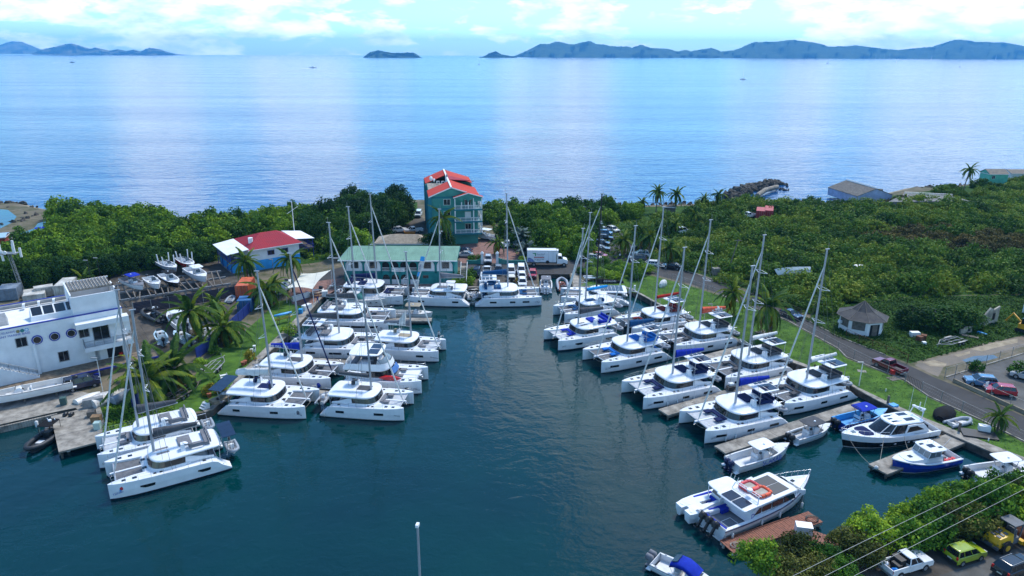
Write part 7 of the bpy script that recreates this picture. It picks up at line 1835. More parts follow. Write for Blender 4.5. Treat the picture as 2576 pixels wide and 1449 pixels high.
# road roller
def roller():
 p=at(2527,1372,GZ);r=empty('road_roller',(p.x,p.y,GZ+.01),RB,'yellow road roller with grey canopy parked at the end of the shrubs','road roller')
 M_y=mat('machine_yellow',(.72,.40,.008),.4,var=.1,scale=1.5,obj=True);M_g=mat('machine_grey',(.10,.115,.13),.6,var=.12,obj=True)
 MB().loft([[(-2.3,-.85,.75),(-.35,-.85,.75),(-.35,.85,.75),(-2.3,.85,.75)],[(-2.4,-.85,1.2),(-.25,-.85,1.2),(-.25,.85,1.2),(-2.4,.85,1.2)],[(-2.1,-.72,1.75),(-.3,-.78,2.0),(-.3,.78,2.0),(-2.1,.72,1.75)]]).build('engine_cover',M_y,r)
 g=MB()
 for i in range(3):
  for j in range(2):g.box((-1.9+i*.5,-.35+j*.6,1.84+i*.07),(.28,.4,.05),ry=-.14)
 for sd in(1,-1):g.box((-1.2,sd*.86,1.2),(1.1,.04,.35))
 g.build('cooling_grille',M_g,r);MB().tube([(-1.3,0,1.85),(-1.3,0,2.2)],.09,8).build('exhaust',M_g,r)
 MB().box((-2.42,0,.8),(.25,1.8,.3)).build('rear_bumper',M_g,r)
 for sd in(1,-1):
  t=MB().tube([(-1.2,sd*.62,.72),(-1.2,sd*1.08,.72)],.72,18).build('wheel',M_tyre,r);MB().tube([(-1.2,sd*1.08,.72),(-1.2,sd*1.1,.72)],.34,12).build('rim',M_y,t)
 MB().box((.25,0,1.05),(1.0,1.5,.7)).build('cab_floor',M_g,r);MB().box((.1,0,1.7),(.5,.6,.8)).build('seat',M_trim,r);MB().box((.62,0,1.7),(.2,.9,.7)).build('dashboard',M_g,r)
 for x in(-.2,.85):
  for sd in(1,-1):MB().box((x,sd*.72,2.1),(.12,.1,1.7),ry=.1 if x>0 else-.05).build('canopy_post',M_g,r)
 MB().box((.3,0,2.98),(1.6,1.7,.1)).build('canopy',M_g,r)
 t=MB().tube([(2.35,-1.05,.78),(2.35,1.05,.78)],.78,24).build('drum',M_rust,r)
 f=MB()
 for sd in(1,-1):f.box2((1.0,sd*1.08,.55),(3.3,sd*1.28,1.0))
 f.box2((3.15,-1.07,.5),(3.35,1.07,.9));f.box2((.8,-1.07,.6),(1.3,1.07,1.0));f.build('drum_frame',M_y,r)
 MB().tube([(.95,-.8,2.95),(.95,-.8,3.2)],.1,8).build('beacon',M_gel,r)
roller()
p=at(2582,838,GZ);dg=empty('digger',(p.x,p.y,GZ),2.2,'yellow digger cut by the right edge of the weedy plot','digger')
M_y2=mat('digger_yellow',(.72,.34,.01),.45,var=.12,obj=True)
MB().box((0,0,1.3),(2.6,1.9,.9)).build('body',M_y2,dg);MB().box((.4,.3,2.2),(1.2,1.0,1.2),taper=.85).build('cab',M_glass,dg)
for sd in(1,-1):MB().loft([[(-1.5,sd*1.0,.1),(1.5,sd*1.0,.1),(1.7,sd*1.0,.5),(1.4,sd*1.0,.85),(-1.4,sd*1.0,.85),(-1.7,sd*1.0,.5)],[(-1.5,sd*.6,.1),(1.5,sd*.6,.1),(1.7,sd*.6,.5),(1.4,sd*.6,.85),(-1.4,sd*.6,.85),(-1.7,sd*.6,.5)]]).build('track',M_tyre,dg)
MB().tube([(1.2,-.4,1.6),(2.8,-.4,3.0),(3.8,-.4,1.2)],.18,6).build('arm',M_y2,dg)
p=at(1031,594,GZ);MB_=MB();sk_=empty('skip',(p.x,p.y,GZ),.2,'orange yellow skip in front of the white pickup beside the hotel','skip')
MB().loft([[(-1.2,-.7,0),(1.2,-.7,0),(1.2,.7,0),(-1.2,.7,0)],[(-1.6,-.9,1.5),(1.6,-.9,1.5),(1.6,.9,1.5),(-1.6,.9,1.5)]],cap=True).build('bin',mat('skip_orange',(.55,.22,.03),.6,var=.15),sk_)
MB().box((0,0,1.5),(2.9,1.6,.05)).build('rubbish',M_trim,sk_)
# vegetation
def leaf_mat(name,dark,mid,light,nscale=.45,trans=.25):
 m=bpy.data.materials.new(name);m.use_nodes=True;nt=m.node_tree;nt.nodes.clear()
 geo=N(nt,'ShaderNodeNewGeometry');oi=N(nt,'ShaderNodeObjectInfo')
 n1=noise(nt,geo.outputs['Position'],nscale,3.0,.6)
 f=mth(nt,'ADD',mth(nt,'MULTIPLY',n1,1.0),mth(nt,'MULTIPLY',mth(nt,'SUBTRACT',geo.outputs['Random Per Island'],.5),.35))
 f=mth(nt,'ADD',f,mth(nt,'MULTIPLY',mth(nt,'SUBTRACT',oi.outputs['Random'],.5),.55))
 c=ramp(nt,f,[(.22,dark),(.52,mid),(.86,light)])
 b=N(nt,'ShaderNodeBsdfPrincipled',i_Base_Color=c,i_Roughness=.6);b.inputs['Specular IOR Level'].default_value=.08
 t=N(nt,'ShaderNodeBsdfTranslucent',i_Color=c)
 mx=N(nt,'ShaderNodeMixShader',i_0=trans,i_1=b.outputs[0],i_2=t.outputs[0])
 N(nt,'ShaderNodeOutputMaterial',i_Surface=mx.outputs[0]);return m
LM_mang=leaf_mat('mangrove_leaves',(0.0209,0.0632,0.0093),(0.0733,0.1637,0.0155),(0.2093,0.3162,0.0186))
LM_dark=leaf_mat('dark_tree_leaves',(0.0135,0.0421,0.0105),(0.0304,0.0842,0.0149),(0.0759,0.154,0.0208))
LM_scrub=leaf_mat('scrub_leaves',(0.0314,0.0768,0.0128),(0.0896,0.1766,0.0208),(0.2128,0.2592,0.0288),.25)
LM_dry=leaf_mat('dry_scrub_leaves',(0.042,0.0396,0.0168),(0.09,0.0864,0.0264),(0.192,0.144,0.036),.3)
LM_lush=leaf_mat('sea_grape_leaves',(0.0254,0.0834,0.0116),(0.0906,0.2084,0.0203),(0.3081,0.4335,0.029),.5)
LM_olive=leaf_mat('olive_leaves',(0.0375,0.0525,0.0125),(0.0875,0.1063,0.0225),(0.175,0.175,0.0375),.5)
LM_yel=leaf_mat('yellow_shrub_leaves',(.07,.09,.008),(.20,.19,.012),(.42,.30,.02),1.0)
LM_silver=leaf_mat('silver_palm_leaves',(.06,.09,.075),(.13,.175,.15),(.22,.27,.24),.6,.1)
LM_palm=leaf_mat('palm_leaves',(0.0292,0.0776,0.0135),(0.081,0.1552,0.0216),(0.2268,0.2639,0.0243),.5)
LM_palmy=leaf_mat('yellowing_palm_leaves',(0.115,0.0978,0.0138),(0.276,0.1955,0.0184),(0.483,0.276,0.0345),.6)
M_bark=mat('bark',(.13,.105,.08),.95,var=.3,scale=2.0,obj=True)
M_ptrunk=mat('palm_trunk',(.22,.18,.14),.95,var=.3,scale=2.5,col2=(.11,.09,.07),obj=True)
def leaf_cloud(rs,centres,radii,per,size,up=.35,flat=.75):
 'quads scattered in balls; returns verts (n*4, 3)'
 C=np.repeat(np.asarray(centres,float),per,0);Rr=np.repeat(np.asarray(radii,float),per)
 n=len(C);d=rs.normal(size=(n,3));d/=np.linalg.norm(d,axis=1)[:,None]
 rad=Rr*rs.uniform(.35,1.0,n)**.5
 p=C+d*rad[:,None]*np.array([1,1,flat])
 nrm=d*.9+rs.normal(size=(n,3))*.55+np.array([0,0,up]);nrm/=np.linalg.norm(nrm,axis=1)[:,None]
 t=np.cross(nrm,rs.normal(size=(n,3)));t/=np.linalg.norm(t,axis=1)[:,None];b=np.cross(nrm,t)
 s=size*rs.uniform(.6,1.25,n)[:,None]
 return np.stack([p-t*s,p-b*s*.62,p+t*s,p+b*s*.62],1).reshape(-1,3)
def crown_mesh(name,seed,rx,ry,h,ncl,rcl,per,size,m,z0=.0,low=.12,lobes=0):
 rs=np.random.RandomState(seed);cs,rr=[],[]
 for i in range(ncl):
  a=rs.uniform(0,2*math.pi);v=rs.uniform(low,1.0)**.8
  th=math.acos(min(1,v));k=rs.uniform(.72,1.0)
  lob=1+.18*math.sin(3*a+seed)+.12*math.sin(5*a+2.1*seed)
  cs.append((rx*math.sin(th)*math.cos(a)*k*lob,ry*math.sin(th)*math.sin(a)*k*lob,z0+(h-z0)*v*k*rs.uniform(.85,1.08)));rr.append(rcl*rs.uniform(.65,1.25))
 for i in range(ncl//3):cs.append((rs.uniform(-.6,.6)*rx,rs.uniform(-.6,.6)*ry,z0+(h-z0)*rs.uniform(.1,.6)));rr.append(rcl*1.2)
 return np_mesh(name,leaf_cloud(rs,cs,rr,per,size),4,m)
def inpoly(x,y,P_):
 c=False;j=len(P_)-1
 for i in range(len(P_)):
  if(P_[i][1]>y)!=(P_[j][1]>y)and x<(P_[j][0]-P_[i][0])*(y-P_[i][1])/(P_[j][1]-P_[i][1])+P_[i][0]:c=not c
  j=i
 return c
def scatter(poly_px,spacing,seed,avoid=()):
 P_=[tuple(at(x,y,GZ).to_2d())for x,y in poly_px];rs=random.Random(seed)
 xs=[p[0]for p in P_];ys=[p[1]for p in P_];out=[];row=0;y=min(ys)
 while y<max(ys):
  x=min(xs)+(row%2)*spacing/2
  while x<max(xs):
   q=(x+rs.uniform(-.33,.33)*spacing,y+rs.uniform(-.33,.33)*spacing)
   if inpoly(*q,P_)and not any((q[0]-a[0])**2+(q[1]-a[1])**2<a[2]**2 for a in avoid):out.append(q)
   x+=spacing
  y+=spacing*.87;row+=1
 return out
mang=[crown_mesh('mangrove_crown',20+i,3.4,3.4,4.6,34,1.15,42,.30,LM_mang)for i in range(5)]
tall=[crown_mesh('tree_crown',40+i,4.6,4.6,8.5,60,1.5,46,.34,LM_dark,z0=1.5)for i in range(3)]
scrb=[crown_mesh('scrub_crown',60+i,3.4,3.2,2.5,30,1.0,42,.26,LM_scrub,low=.1)for i in range(4)]
scrd=[crown_mesh('scrub_crown',70+i,3.2,3.0,2.1,26,.9,40,.24,LM_dry,low=.1)for i in range(2)]
lush=[crown_mesh('shrub_crown',80+i,2.5,2.4,3.9,46,.75,60,.17,LM_lush,z0=.4)for i in range(4)]
oliv=[crown_mesh('shrub_crown',90+i,2.4,2.3,3.3,44,.7,60,.15,LM_olive,z0=.3)for i in range(2)]
smal=[crown_mesh('bush_crown',100+i,1.0,1.0,1.4,14,.45,40,.13,LM_lush,z0=.1)for i in range(2)]
yell=[crown_mesh('bush_crown',110+i,.9,.9,1.3,14,.4,40,.12,LM_yel,z0=.1)for i in range(2)]
def put(meshes,pts,name,label,cat_,group,seed,smin=.8,smax=1.25,zs=1.0,z=GZ,zfun=None):
 rs=random.Random(seed);out=[]
 for x,y in pts:
  s=rs.uniform(smin,smax)
  o=link(name,rs.choice(meshes),None,(x,y,z-.1),(0,0,rs.uniform(0,6.28)),(s,s,s*zs*rs.uniform(.85,1.2)))
  tag(o,label,cat_,group);out.append(o)
 return out
AV=[(-21+6,195,14),(-15,208,15),(-58,167,13),(-18,176,9)]
# mangrove thicket on the left
pA=scatter([(150,545),(300,546),(420,556),(430,575),(470,590),(640,560),(760,548),(860,545),(860,640),(800,655),(730,640),(640,600),(545,622),(535,650),(440,655),(300,680),(215,695),(130,690),(20,700),(22,640),(100,608),(130,600),(112,575)],4.7,1,AV)
put(mang,pA,'mangrove_bush','rounded green mangrove crown in the dense thicket along the left shore','mangrove','mangroves of the left thicket',1,.85,1.3)
pB=scatter([(0,700),(20,690),(130,690),(215,695),(300,682),(440,660),(520,660),(520,672),(300,700),(210,722),(120,735),(50,730),(0,745)],4.6,5)
put(tall,pB,'mangrove_tree','dark tall tree at the landward edge of the left thicket behind the boat yard','tree','dark trees behind the boat yard',6,.5,.75)
# big dark trees left of the hotel
pC=scatter([(800,560),(870,540),(960,520),(1035,520),(1040,545),(985,590),(960,610),(930,600),(860,625),(800,640),(770,600)],6.6,8,[(-15,208,14),(-30,178,5)])
put(tall,pC,'broadleaf_tree','tall dark broadleaf tree in the grove left of the hotel','tree','dark grove left of the hotel',9,.72,.98)
for i,(x,y,s,lab)in enumerate(((905,640,.62,'bright green round tree behind the teal building roof, right of its neighbour'),(860,648,.62,'bright green round tree at the left end of the teal building'),(1085,640,.55,'dark bushy tree in front of the hotel below the palm'),(1120,641,.55,'dark bushy tree right below the palm in front of the hotel'))):
 p=at(x,y,GZ);r=empty('garden_tree',(p.x,p.y,GZ),i,lab,'tree','trees behind the harbour building')
 MB().tube([(0,0,-.2),(.1,.1,2.5),(0,0,3.8)],.22,6,.1).build('trunk',M_bark,r);link('crown',[lush[0],lush[1],tall[0],tall[1]][i],r,(0,0,.6),(0,0,i),(1.55,1.55,1.55)if i<2 else(.62,.62,.62))
 # scrub right of the hotel, towards the sea
RX=[(-4,202,4),(31,172,4),(58,235,6),(68,225,6)]
pD=scatter([(1212,560),(1240,532),(1330,530),(1533,528),(1600,535),(1640,545),(1600,560),(1560,566),(1505,568),(1492,610),(1470,655),(1335,652),(1312,622),(1280,604)],5.2,12,RX)
put(mang+lush[:1],pD,'shore_bush','dense green bush in the belt between hotel drive and car park','bush','bushes between hotel and car park',13,.75,1.15,.95)
pE=scatter([(1640,560),(1700,545),(1760,526),(1830,516),(1910,512),(2000,515),(2110,522),(2240,512),(2440,512),(2576,500),(2700,500),(2700,735),(2480,740),(2440,720),(2330,745),(2200,740),(2130,760),(2060,790),(1985,775),(1900,735),(1800,700),(1715,668),(1655,650),(1640,620),(1665,600)],5.9,15,[(at(1930,553,1).x,at(1930,553,1).y,7),(at(1878,550,1).x,at(1878,550,1).y,5.0),(at(2010,700,1).x,at(2010,700,1).y,4.5),(at(1712,588,1).x,at(1712,588,1).y,4)])
rs_=random.Random(77);g1,g2,g3=[],[],[]
for x,y in pE:
 v=math.sin(x*.055+1.0)+math.sin(y*.09+x*.03);(g2 if v+rs_.uniform(-.7,.7)>1.25 else g1).append((x,y))
put(scrb,g1,'scrub_bush','low green shrub in the wide scrub field behind the road','shrub','green scrub behind the road',16,.9,1.45,1.05)
put(scrd,g2,'dry_shrub','low olive brown shrub in the wide scrub field behind the road','shrub','dry scrub behind the road',17,.8,1.2,1.0)
pG=scatter([(2445,505),(2340,480),(2480,470),(2560,456),(2700,440),(2700,500),(2576,500)],7.0,91)
put(scrb,pG,'bank_bush','low green bush on the grassy bank by the far right shore','bush','bushes on the far right bank',92,.7,1.3)
# ground cover between the shrubs
def cover(name,poly_px,n,size,m,seed,h=.5,nz=.9):
 P_=[tuple(at(x,y,GZ).to_2d())for x,y in poly_px];rs=np.random.RandomState(seed)
 x=rs.uniform(min(p[0]for p in P_),max(p[0]for p in P_),n*3);y=rs.uniform(min(p[1]for p in P_),max(p[1]for p in P_),n*3)
 k=np.zeros(len(x),bool);j=len(P_)-1
 for i in range(len(P_)):
  (xi,yi),(xj,yj)=P_[i],P_[j]
  with np.errstate(divide='ignore',invalid='ignore'):c=((yi>y)!=(yj>y))&(x<(xj-xi)*(y-yi)/(yj-yi+1e-12)+xi)
  k^=c;j=i
 x,y=x[k][:n],y[k][:n]
 hh=(np.sin(x*.9)*np.cos(y*.8+x*.2)*.5+.5)*h
 cen=np.stack([x,y,GZ+hh*rs.uniform(.3,1,len(x))],1)
 o=link(name,np_mesh(name,leaf_cloud(rs,cen,np.full(len(cen),.25),3,size,up=nz),4,m));return tag(o,kind='stuff')
cover('undergrowth',[(1640,560),(1830,535),(2110,522),(2440,505),(2760,480),(2760,742),(2440,745),(2130,765),(2060,792),(1985,778),(1900,738),(1715,670),(1655,652),(1478,660),(1300,640),(1230,560),(1533,530)],17000,.34,LM_scrub,31,.9)
cover('thicket_floor',[(20,745),(110,600),(150,545),(420,553),(700,548),(1040,512),(1040,545),(960,612),(800,655),(560,655),(300,692)],9000,.36,LM_mang,33,.8)
cover('rank_grass',[(2045,800),(2110,845),(2227,890),(2300,912),(2420,880),(2576,843),(2700,820),(2700,745),(2300,748),(2200,758),(2060,790)],9000,.20,LM_scrub,35,.35)
cover('verge_weeds',[(2020,792),(2108,842),(2227,888),(2227,893),(2108,849),(2014,800)],700,.16,LM_scrub,36,.5)
cover('quay_weeds',[(258,1096),(345,1068),(435,1043),(435,1012),(400,990),(330,990),(270,1010)],1600,.16,LM_lush,38,.5)
cover('lawn_tufts',QIN+[(2576,1112),(2474,1061),(2337,999),(2275,957),(2129,900),(2108,878),(1979,806),(1811,742),(1719,712),(1560,695),(1480,712)],9000,.10,mat('grass_blades',(.075,.16,.02),.9,var=.3,scale=.5,col2=(.03,.085,.012)),39,.06,1.5)
# big dark tree swallowing the ruin
p=at(2385,838,GZ)
for i,(dx,dy,s)in enumerate(((0,2,1.0),(-5.0,3.5,.8),(4.8,3.0,.85))):
 r=empty('overgrown_tree',(p.x+dx,p.y+dy,GZ),i*1.3,('big dark tree smothering the ruined walls','dark spreading tree left of the big tree at the ruin','dark spreading tree right of the big tree at the ruin')[i],'tree','trees over the ruin')
 MB().tube([(0,0,-.2),(.3,.2,1.8),(.2,.1,3.4)],.3,6,.14).build('trunk',M_bark,r);link('crown',tall[i],r,(0,0,-.4),(0,0,i),(s*.85,s*.8,s*.62))
 # shrubs along the near water's edge
pF=[(1905,1440),(1960,1425),(2010,1405),(2075,1432),(2130,1392),(2050,1462),(2185,1372),(2165,1412),(2265,1340),(2285,1380),(2335,1318),(2365,1352),(2395,1296),(2420,1335),(2462,1282),(2480,1318),(2535,1262),(2560,1292),(2600,1258),(2612,1300),(1985,1470),(2115,1466),(2330,1362),(2440,1345),(2530,1312)]
kinds=['sunlit','dense','wispy']
for i,(x,y)in enumerate(pF):
 p=at(x,y,GZ);rr=random.Random(i);ol=x<2170 and i%3!=0 or i%6==5
 s=rr.uniform(.85,1.12)*(1.12 if x>2350 else.82 if x<2130 else 1.0)
 r=empty('shore_shrub',(p.x,p.y,GZ),rr.uniform(0,6.28),('olive tinged ' if ol else 'bright green ')+'tall shrub between the water and the near road','shrub','olive shrubs along the near shore' if ol else 'green shrubs along the near shore')
 t=MB()
 for k in range(3):t.tube([(0,0,-.2),(.3*math.cos(k*2.1),.3*math.sin(k*2.1),1.2),(.9*math.cos(k*2.1+.3),.9*math.sin(k*2.1+.3),2.6)],.09,5,.03)
 t.build('trunk',M_bark,r);link('crown',rr.choice(oliv if ol else lush),r,(0,0,0),(0,0,rr.uniform(0,6)),(s,s,s*rr.uniform(.9,1.1)))
 # clipped bushes and garden plants
for i,(x,y,s,k,lab)in enumerate(((1188,656,1.1,0,'clipped green bush behind the left garden wall, nearer the stairs'),(1207,655,1.1,0,'clipped green bush behind the left garden wall, nearer the gate pier'),(1342-27,657,1.0,0,'small bush right of the gate behind the low wall'),(1376-35,656,1.5,0,'broad green bush behind the right garden wall'),(2452,932,1.3,0,'green bush in a kerbed bed of the fenced lot'),(2560,945,1.6,0,'round green bush at the right edge of the fenced lot'),(530,992,1.3,1,'yellow green shrub beside the stone steps on the left quay'),(556,985,1.0,1,'yellow tinged small shrub next to the pedestal on the left quay'),(630,905,1.2,1,'yellow flowering shrub behind the terracotta pots'),(505,925,1.3,0,'green bush at the end of the blue fence'),(540,890,1.1,0,'low green bush under the palms by the blue fence'),(727,842,1.5,0,'leafy bush on the lawn beside the kayak stand'),(1296,715,1.0,1,'yellow leaved plant strip beside the red car'),(1298,727,.9,1,'yellow leaved plant strip nearest the water'),(690,735,1.7,0,'bush below the palms left of the shade sail'),(662,742,1.7,0,'bush beside the orange container'))):
 p=at(x,y,GZ);o=link('garden_bush',(yell if k else smal)[i%2],None,(p.x,p.y,GZ-.05),(0,0,i),(s,s,s));tag(o,lab,'bush','garden bushes')
hd=scatter([(1452,690),(1500,668),(1600,672),(1640,690),(1600,702),(1500,712)],3.0,55)
put(lush,hd,'hedge_bush','dark green bush in the clump behind the black carbon mast','bush','bushes at the end of the lawn',56,.6,.85,.8)
hf=scatter([(1165,690),(1190,690),(1192,718),(1120,722),(1120,716)],2.0,58)
put(smal,hf,'planter_bush','leafy plant in the bed right of the teal building','bush','plants beside the teal building',59,.9,1.4,1.0)
# ---- palms
def frond_mesh(seed,L=3.6,droop=1.0,m=None,w=.62,nseg=15):
 rs=random.Random(seed);mb=MB();pts=[]
 for i in range(nseg+1):
  t=i/nseg;x=L*(t-.18*droop*t**2.2);z=L*(.42*t-(.42+.55*droop)*t**2)
  pts.append(Vector((x,.12*L*t*t*rs.uniform(-.2,.2),z)))
 mb.tube(pts[::3]+[pts[-1]]if nseg%3 else pts[::3],.035,4,.008)
 for i in range(1,nseg):
  a,b=pts[i],pts[i+1];d=(b-a).normalized();t=i/nseg
  ln=w*L/3.6*(math.sin(math.pi*min(1,t*.85+.14))**.6)*rs.uniform(.8,1.1)
  for sd in(1,-1):
   for q in(0,.5):
    o=a.lerp(b,q);v=(d*.55+Vector((0,sd,0))*.95+Vector((0,0,-.45-.3*droop))).normalized()*ln;wv=d*.12
    mb.add([o-wv,o+wv,o+v*.6+wv*.8+Vector((0,0,.03)),o+v,o+v*.6-wv*.6+Vector((0,0,.03))],[(0,1,2,3,4)if sd<0 else(4,3,2,1,0)])
 return mb.mesh('frond',m)
FR={'up':[frond_mesh(i,3.6,.35,LM_palm)for i in range(3)],'mid':[frond_mesh(10+i,3.9,.9,LM_palm)for i in range(3)],'low':[frond_mesh(20+i,3.7,1.5,LM_palm)for i in range(3)],'dry':[frond_mesh(30+i,3.5,1.6,LM_palmy)for i in range(3)],'sil':[frond_mesh(40+i,2.4,.5,LM_silver,1.0)for i in range(2)]}
def palm(px,top_y,label,s=1.0,lean=(0,0),n=20,dry=3,group='coconut palms',seed=0,silver=False,h=None):
 p=at(*px,GZ);rs=random.Random(seed*7+3)
 s*=1.25;n=int(n*1.25)
 H=h or max(1.5,top_z(p,top_y)-GZ-1.6*s)
 r=empty('palm_tree',(p.x,p.y,GZ),rs.uniform(0,6.28)*0,label,'palm tree',group)
 lx,ly=lean
 pts=[Vector((lx*t**1.6,ly*t**1.6,H*t-(.15 if t==0 else 0)))for t in np.linspace(0,1,7)]
 MB().tube(pts,.20*s**.5,8,.12*s**.5).build('trunk',M_ptrunk,r)
 hd_=pts[-1];MB().ball((hd_.x,hd_.y,hd_.z),.28*s,8).build('crown_shaft',M_ptrunk if not silver else M_bark,r)
 for i in range(n):
  t=i/n;az=i*2.399+rs.uniform(-.25,.25)
  if silver:me=rs.choice(FR['sil']);el=1.2-1.7*t
  elif i<dry:me=rs.choice(FR['dry']);el=-.75+rs.uniform(-.2,.1)
  elif t<.45:me=rs.choice(FR['low']);el=-.35+rs.uniform(-.2,.2)
  elif t<.78:me=rs.choice(FR['mid']);el=.15+rs.uniform(-.15,.2)
  else:me=rs.choice(FR['up']);el=.75+rs.uniform(-.15,.35)
  k=s*rs.uniform(.85,1.1)
  link('frond',me,r,hd_,(rs.uniform(-.25,.25),-el,az),(k,k,k))
 if not silver and s>.6:
  c=MB()
  for i in range(6):c.ball((hd_.x+.3*s*math.cos(i),hd_.y+.3*s*math.sin(i),hd_.z-.3*s),.14*s,6)
  c.build('coconuts',mat('green_coconut',(.20,.15,.03),.6,var=.2,obj=True),r)
 return r
GP='palms on the left bank'
palm((500,870),750,'tall palm with straight trunk in front of the white cabin boat',1.25,(-.4,-.3),22,3,GP,1)
palm((560,862),788,'broad palm right of the tall palm by the blue fence',1.3,(.8,-.4),22,5,GP,2)
palm((440,975),888,'broad palm with yellowing skirt above the boat trailers',1.4,(.3,0),24,7,GP,3)
palm((385,1010),915,'low palm with orange fronds behind the masts of the two left boats',1.4,(-.2,0),24,8,GP,4)
palm((362,958),890,'small palm behind the double masts',1.0,(0,0),18,3,GP,5)
palm((545,800),748,'bushy palm beside the grey dinghy under the container',.85,(0,0),20,2,GP,6)
palm((668,770),705,'palm with yellow lower fronds left of the shade sail',1.15,(.3,0),22,4,GP,7)
palm((690,762),697,'palm nearer the shade sail with upright new fronds',.8,(.2,0),18,3,GP,8)
palm((625,715),640,'palm standing before the red roofed house',.9,(0,0),22,2,GP,9)
palm((737,735),632,'slim palm with orange fruit rising behind the shade sail',.95,(.2,0),20,3,GP,10)
palm((212,722),688,'small palm behind the pergola of the marine base',.8,(0,0),16,1,GP,11)
palm((1112,640),528,'palm growing up the front of the hotel',1.1,(.4,-.4),24,3,'palms by the hotel',12)
palm((1252,640),595,'young palm with drooping brown skirt on the hotel drive',.75,(0,0),18,5,'palms by the hotel',13)
for i,(x,y,t,lab)in enumerate(((1312,622,575,'silvery blue fan palm behind the white truck, upper one'),(1325,645,612,'silvery blue fan palm behind the white truck, lower one'),(1300,600,572,'silvery blue fan palm behind the white truck, furthest one'))):palm((x,y),t,lab,1.1,(0,0),22,0,'silver palms by the truck',20+i,True)
GR='palms beyond the car park'
for i,(x,y,t,s,lab)in enumerate(((1650,535,468,.85,'tallest palm of the seaside pair'),(1697,537,474,.85,'right hand palm of the seaside pair'),(1613,528,497,.65,'smaller palm left of the seaside pair'),(1768,530,488,.7,'palm left of its taller neighbour near the breakwater'),(1803,528,476,.75,'taller palm near the breakwater'),(1745,575,525,.75,'palm in the sandy clearing'),(1695,592,552,.7,'low palm beside the abandoned vehicle'),(1860,550,522,.6,'small palm left of the white pickup'),(1565,640,585,.95,'palm at the left corner of the car park'),(1610,640,568,1.0,'tall palm in the middle of the car park edge'),(1632,648,575,.9,'palm leaning over the parked off-roaders'),(1680,662,605,.95,'palm with brown skirt above the black saloon'),(1597,600,560,.8,'palm behind the car park'))):
 palm((x,y),t,lab,s,(.2,0),20,3,GR,30+i)
palm((1846,795),712,'palm on the lawn left of its bigger neighbour',.95,(-.5,.3),22,5,'palms on the lawn',50)
palm((1940,852),738,'big palm with orange brown skirt on the lawn',1.25,(-.9,.5),26,8,'palms on the lawn',51)
palm((2508,1085),1040,'young bright green palm by the roadside fence',.55,(0,0),16,0,'palms on the lawn',52,h=2.3)
palm((2422,488),411,'lone slender palm against the sea',.85,(.8,0),18,1,'palms on the far shore',53)
# boat yard on the left
def yard_boat(px,bow_px,z,L,B,label,**kw):
 if z>2:L*=1.18;B*=1.15
 a,b=at(*px,z+.8),at(*bow_px,z+1.2);d=b-a;h=math.degrees(math.atan2(d.y,d.x))
 kw.setdefault('engines',1);kw.setdefault('fb',1.05)
 return centre_console('y'+label[:12],loc=Vector((a.x,a.y,z+.45)),heading=h,L=L,B=B,label=label,group='boats stored in the yard',**kw)
RK=2.3
yard_boat((337,716),(371,727),RK,7.6,2.4,'white boat on the rack with royal blue top and grey bow cover',top_m=M_croyal,rods=True,deck_m=M_cmid)
yard_boat((386,714),(409,727),RK,6.4,2.2,'small white boat on the rack without a hard top, second from the left',top=False)
yard_boat((430,708),(456,723),RK,8.2,2.5,'black hulled centre console boat on the rack with black top',hull_m=M_blackhull,top_m=M_cblack)
yard_boat((497,694),(533,712),RK,8.8,2.7,'largest white boat on the rack with white T-top, furthest right',top_m=M_gel,fb=1.25)
for(px,bx,lab,hm)in(((424,672),(452,682),'covered grey boat with white poles behind the black hulled boat',M_hyp),((470,664),(496,676),'covered dark red boat with white poles behind the largest boat on the rack',M_cred)):
 o=yard_boat(px,bx,RK,7.6,2.4,lab,top=False,hull_m=hm)
 for x in(-2.4,.6):
  for sd in(1,-1):MB().tube([(x,sd*1.15,.9),(x-.2,sd*1.3,3.1)],.13,6).build('guide_pole',M_whitet,o)
 MB().loft([[(x,-1.0*w,.95),(x,0,1.45*k),(x,1.0*w,.95)]for x,w,k in((-3.4,.8,.8),(-1,1,1.05),(1.5,.9,.95),(3.2,.3,.85))]).build('boat_cover',mat('pale_grey_tarp',(.42,.45,.48),.8,var=.3,scale=1.5,obj=True),o)
a,b=at(352,750,RK),at(556,719,RK);d=b-a;L=d.length+6
rk=empty('boat_rack',(a.x-d.x/d.length*4,a.y-d.y/d.length*4,GZ),math.atan2(d.y,d.x),'grey steel rack with timber bearers carrying stored boats above the dark slatted fence','boat rack')
for y in(0,5.5,11):MB().box2((0,y-.15,RK-GZ-.1),(L,y+.15,RK-GZ+.3)).build('rail_beam',M_gal,rk)
for i in range(6):
 for y in(0,11):MB().box2((i*L/5.2,y-.16,0),(i*L/5.2+.3,y+.16,RK-GZ-.1)).build('post',M_gal,rk)
rr_=random.Random(9)
for i in range(16):
 x=.6+i*L/16.5;MB().box((x,5.0,RK-GZ+.38),(.22,12+rr_.uniform(-1.5,1),.16),rz=rr_.uniform(-.12,.12)).build('bearer',M_wood,rk)
for i in range(9):
 MB().box((rr_.uniform(1,L-2),rr_.uniform(2,11),RK-GZ+.5),(.9,.35,.12),rz=rr_.uniform(0,3)).build('timber_block',M_wood,rk)
pr=MB()
for i in range(5):pr.tube([(i*L/5.2+1.4,-.2,0),(i*L/5.2+.3,-.1,RK-GZ)],.05,5)
pr.build('brace',M_gal,rk)
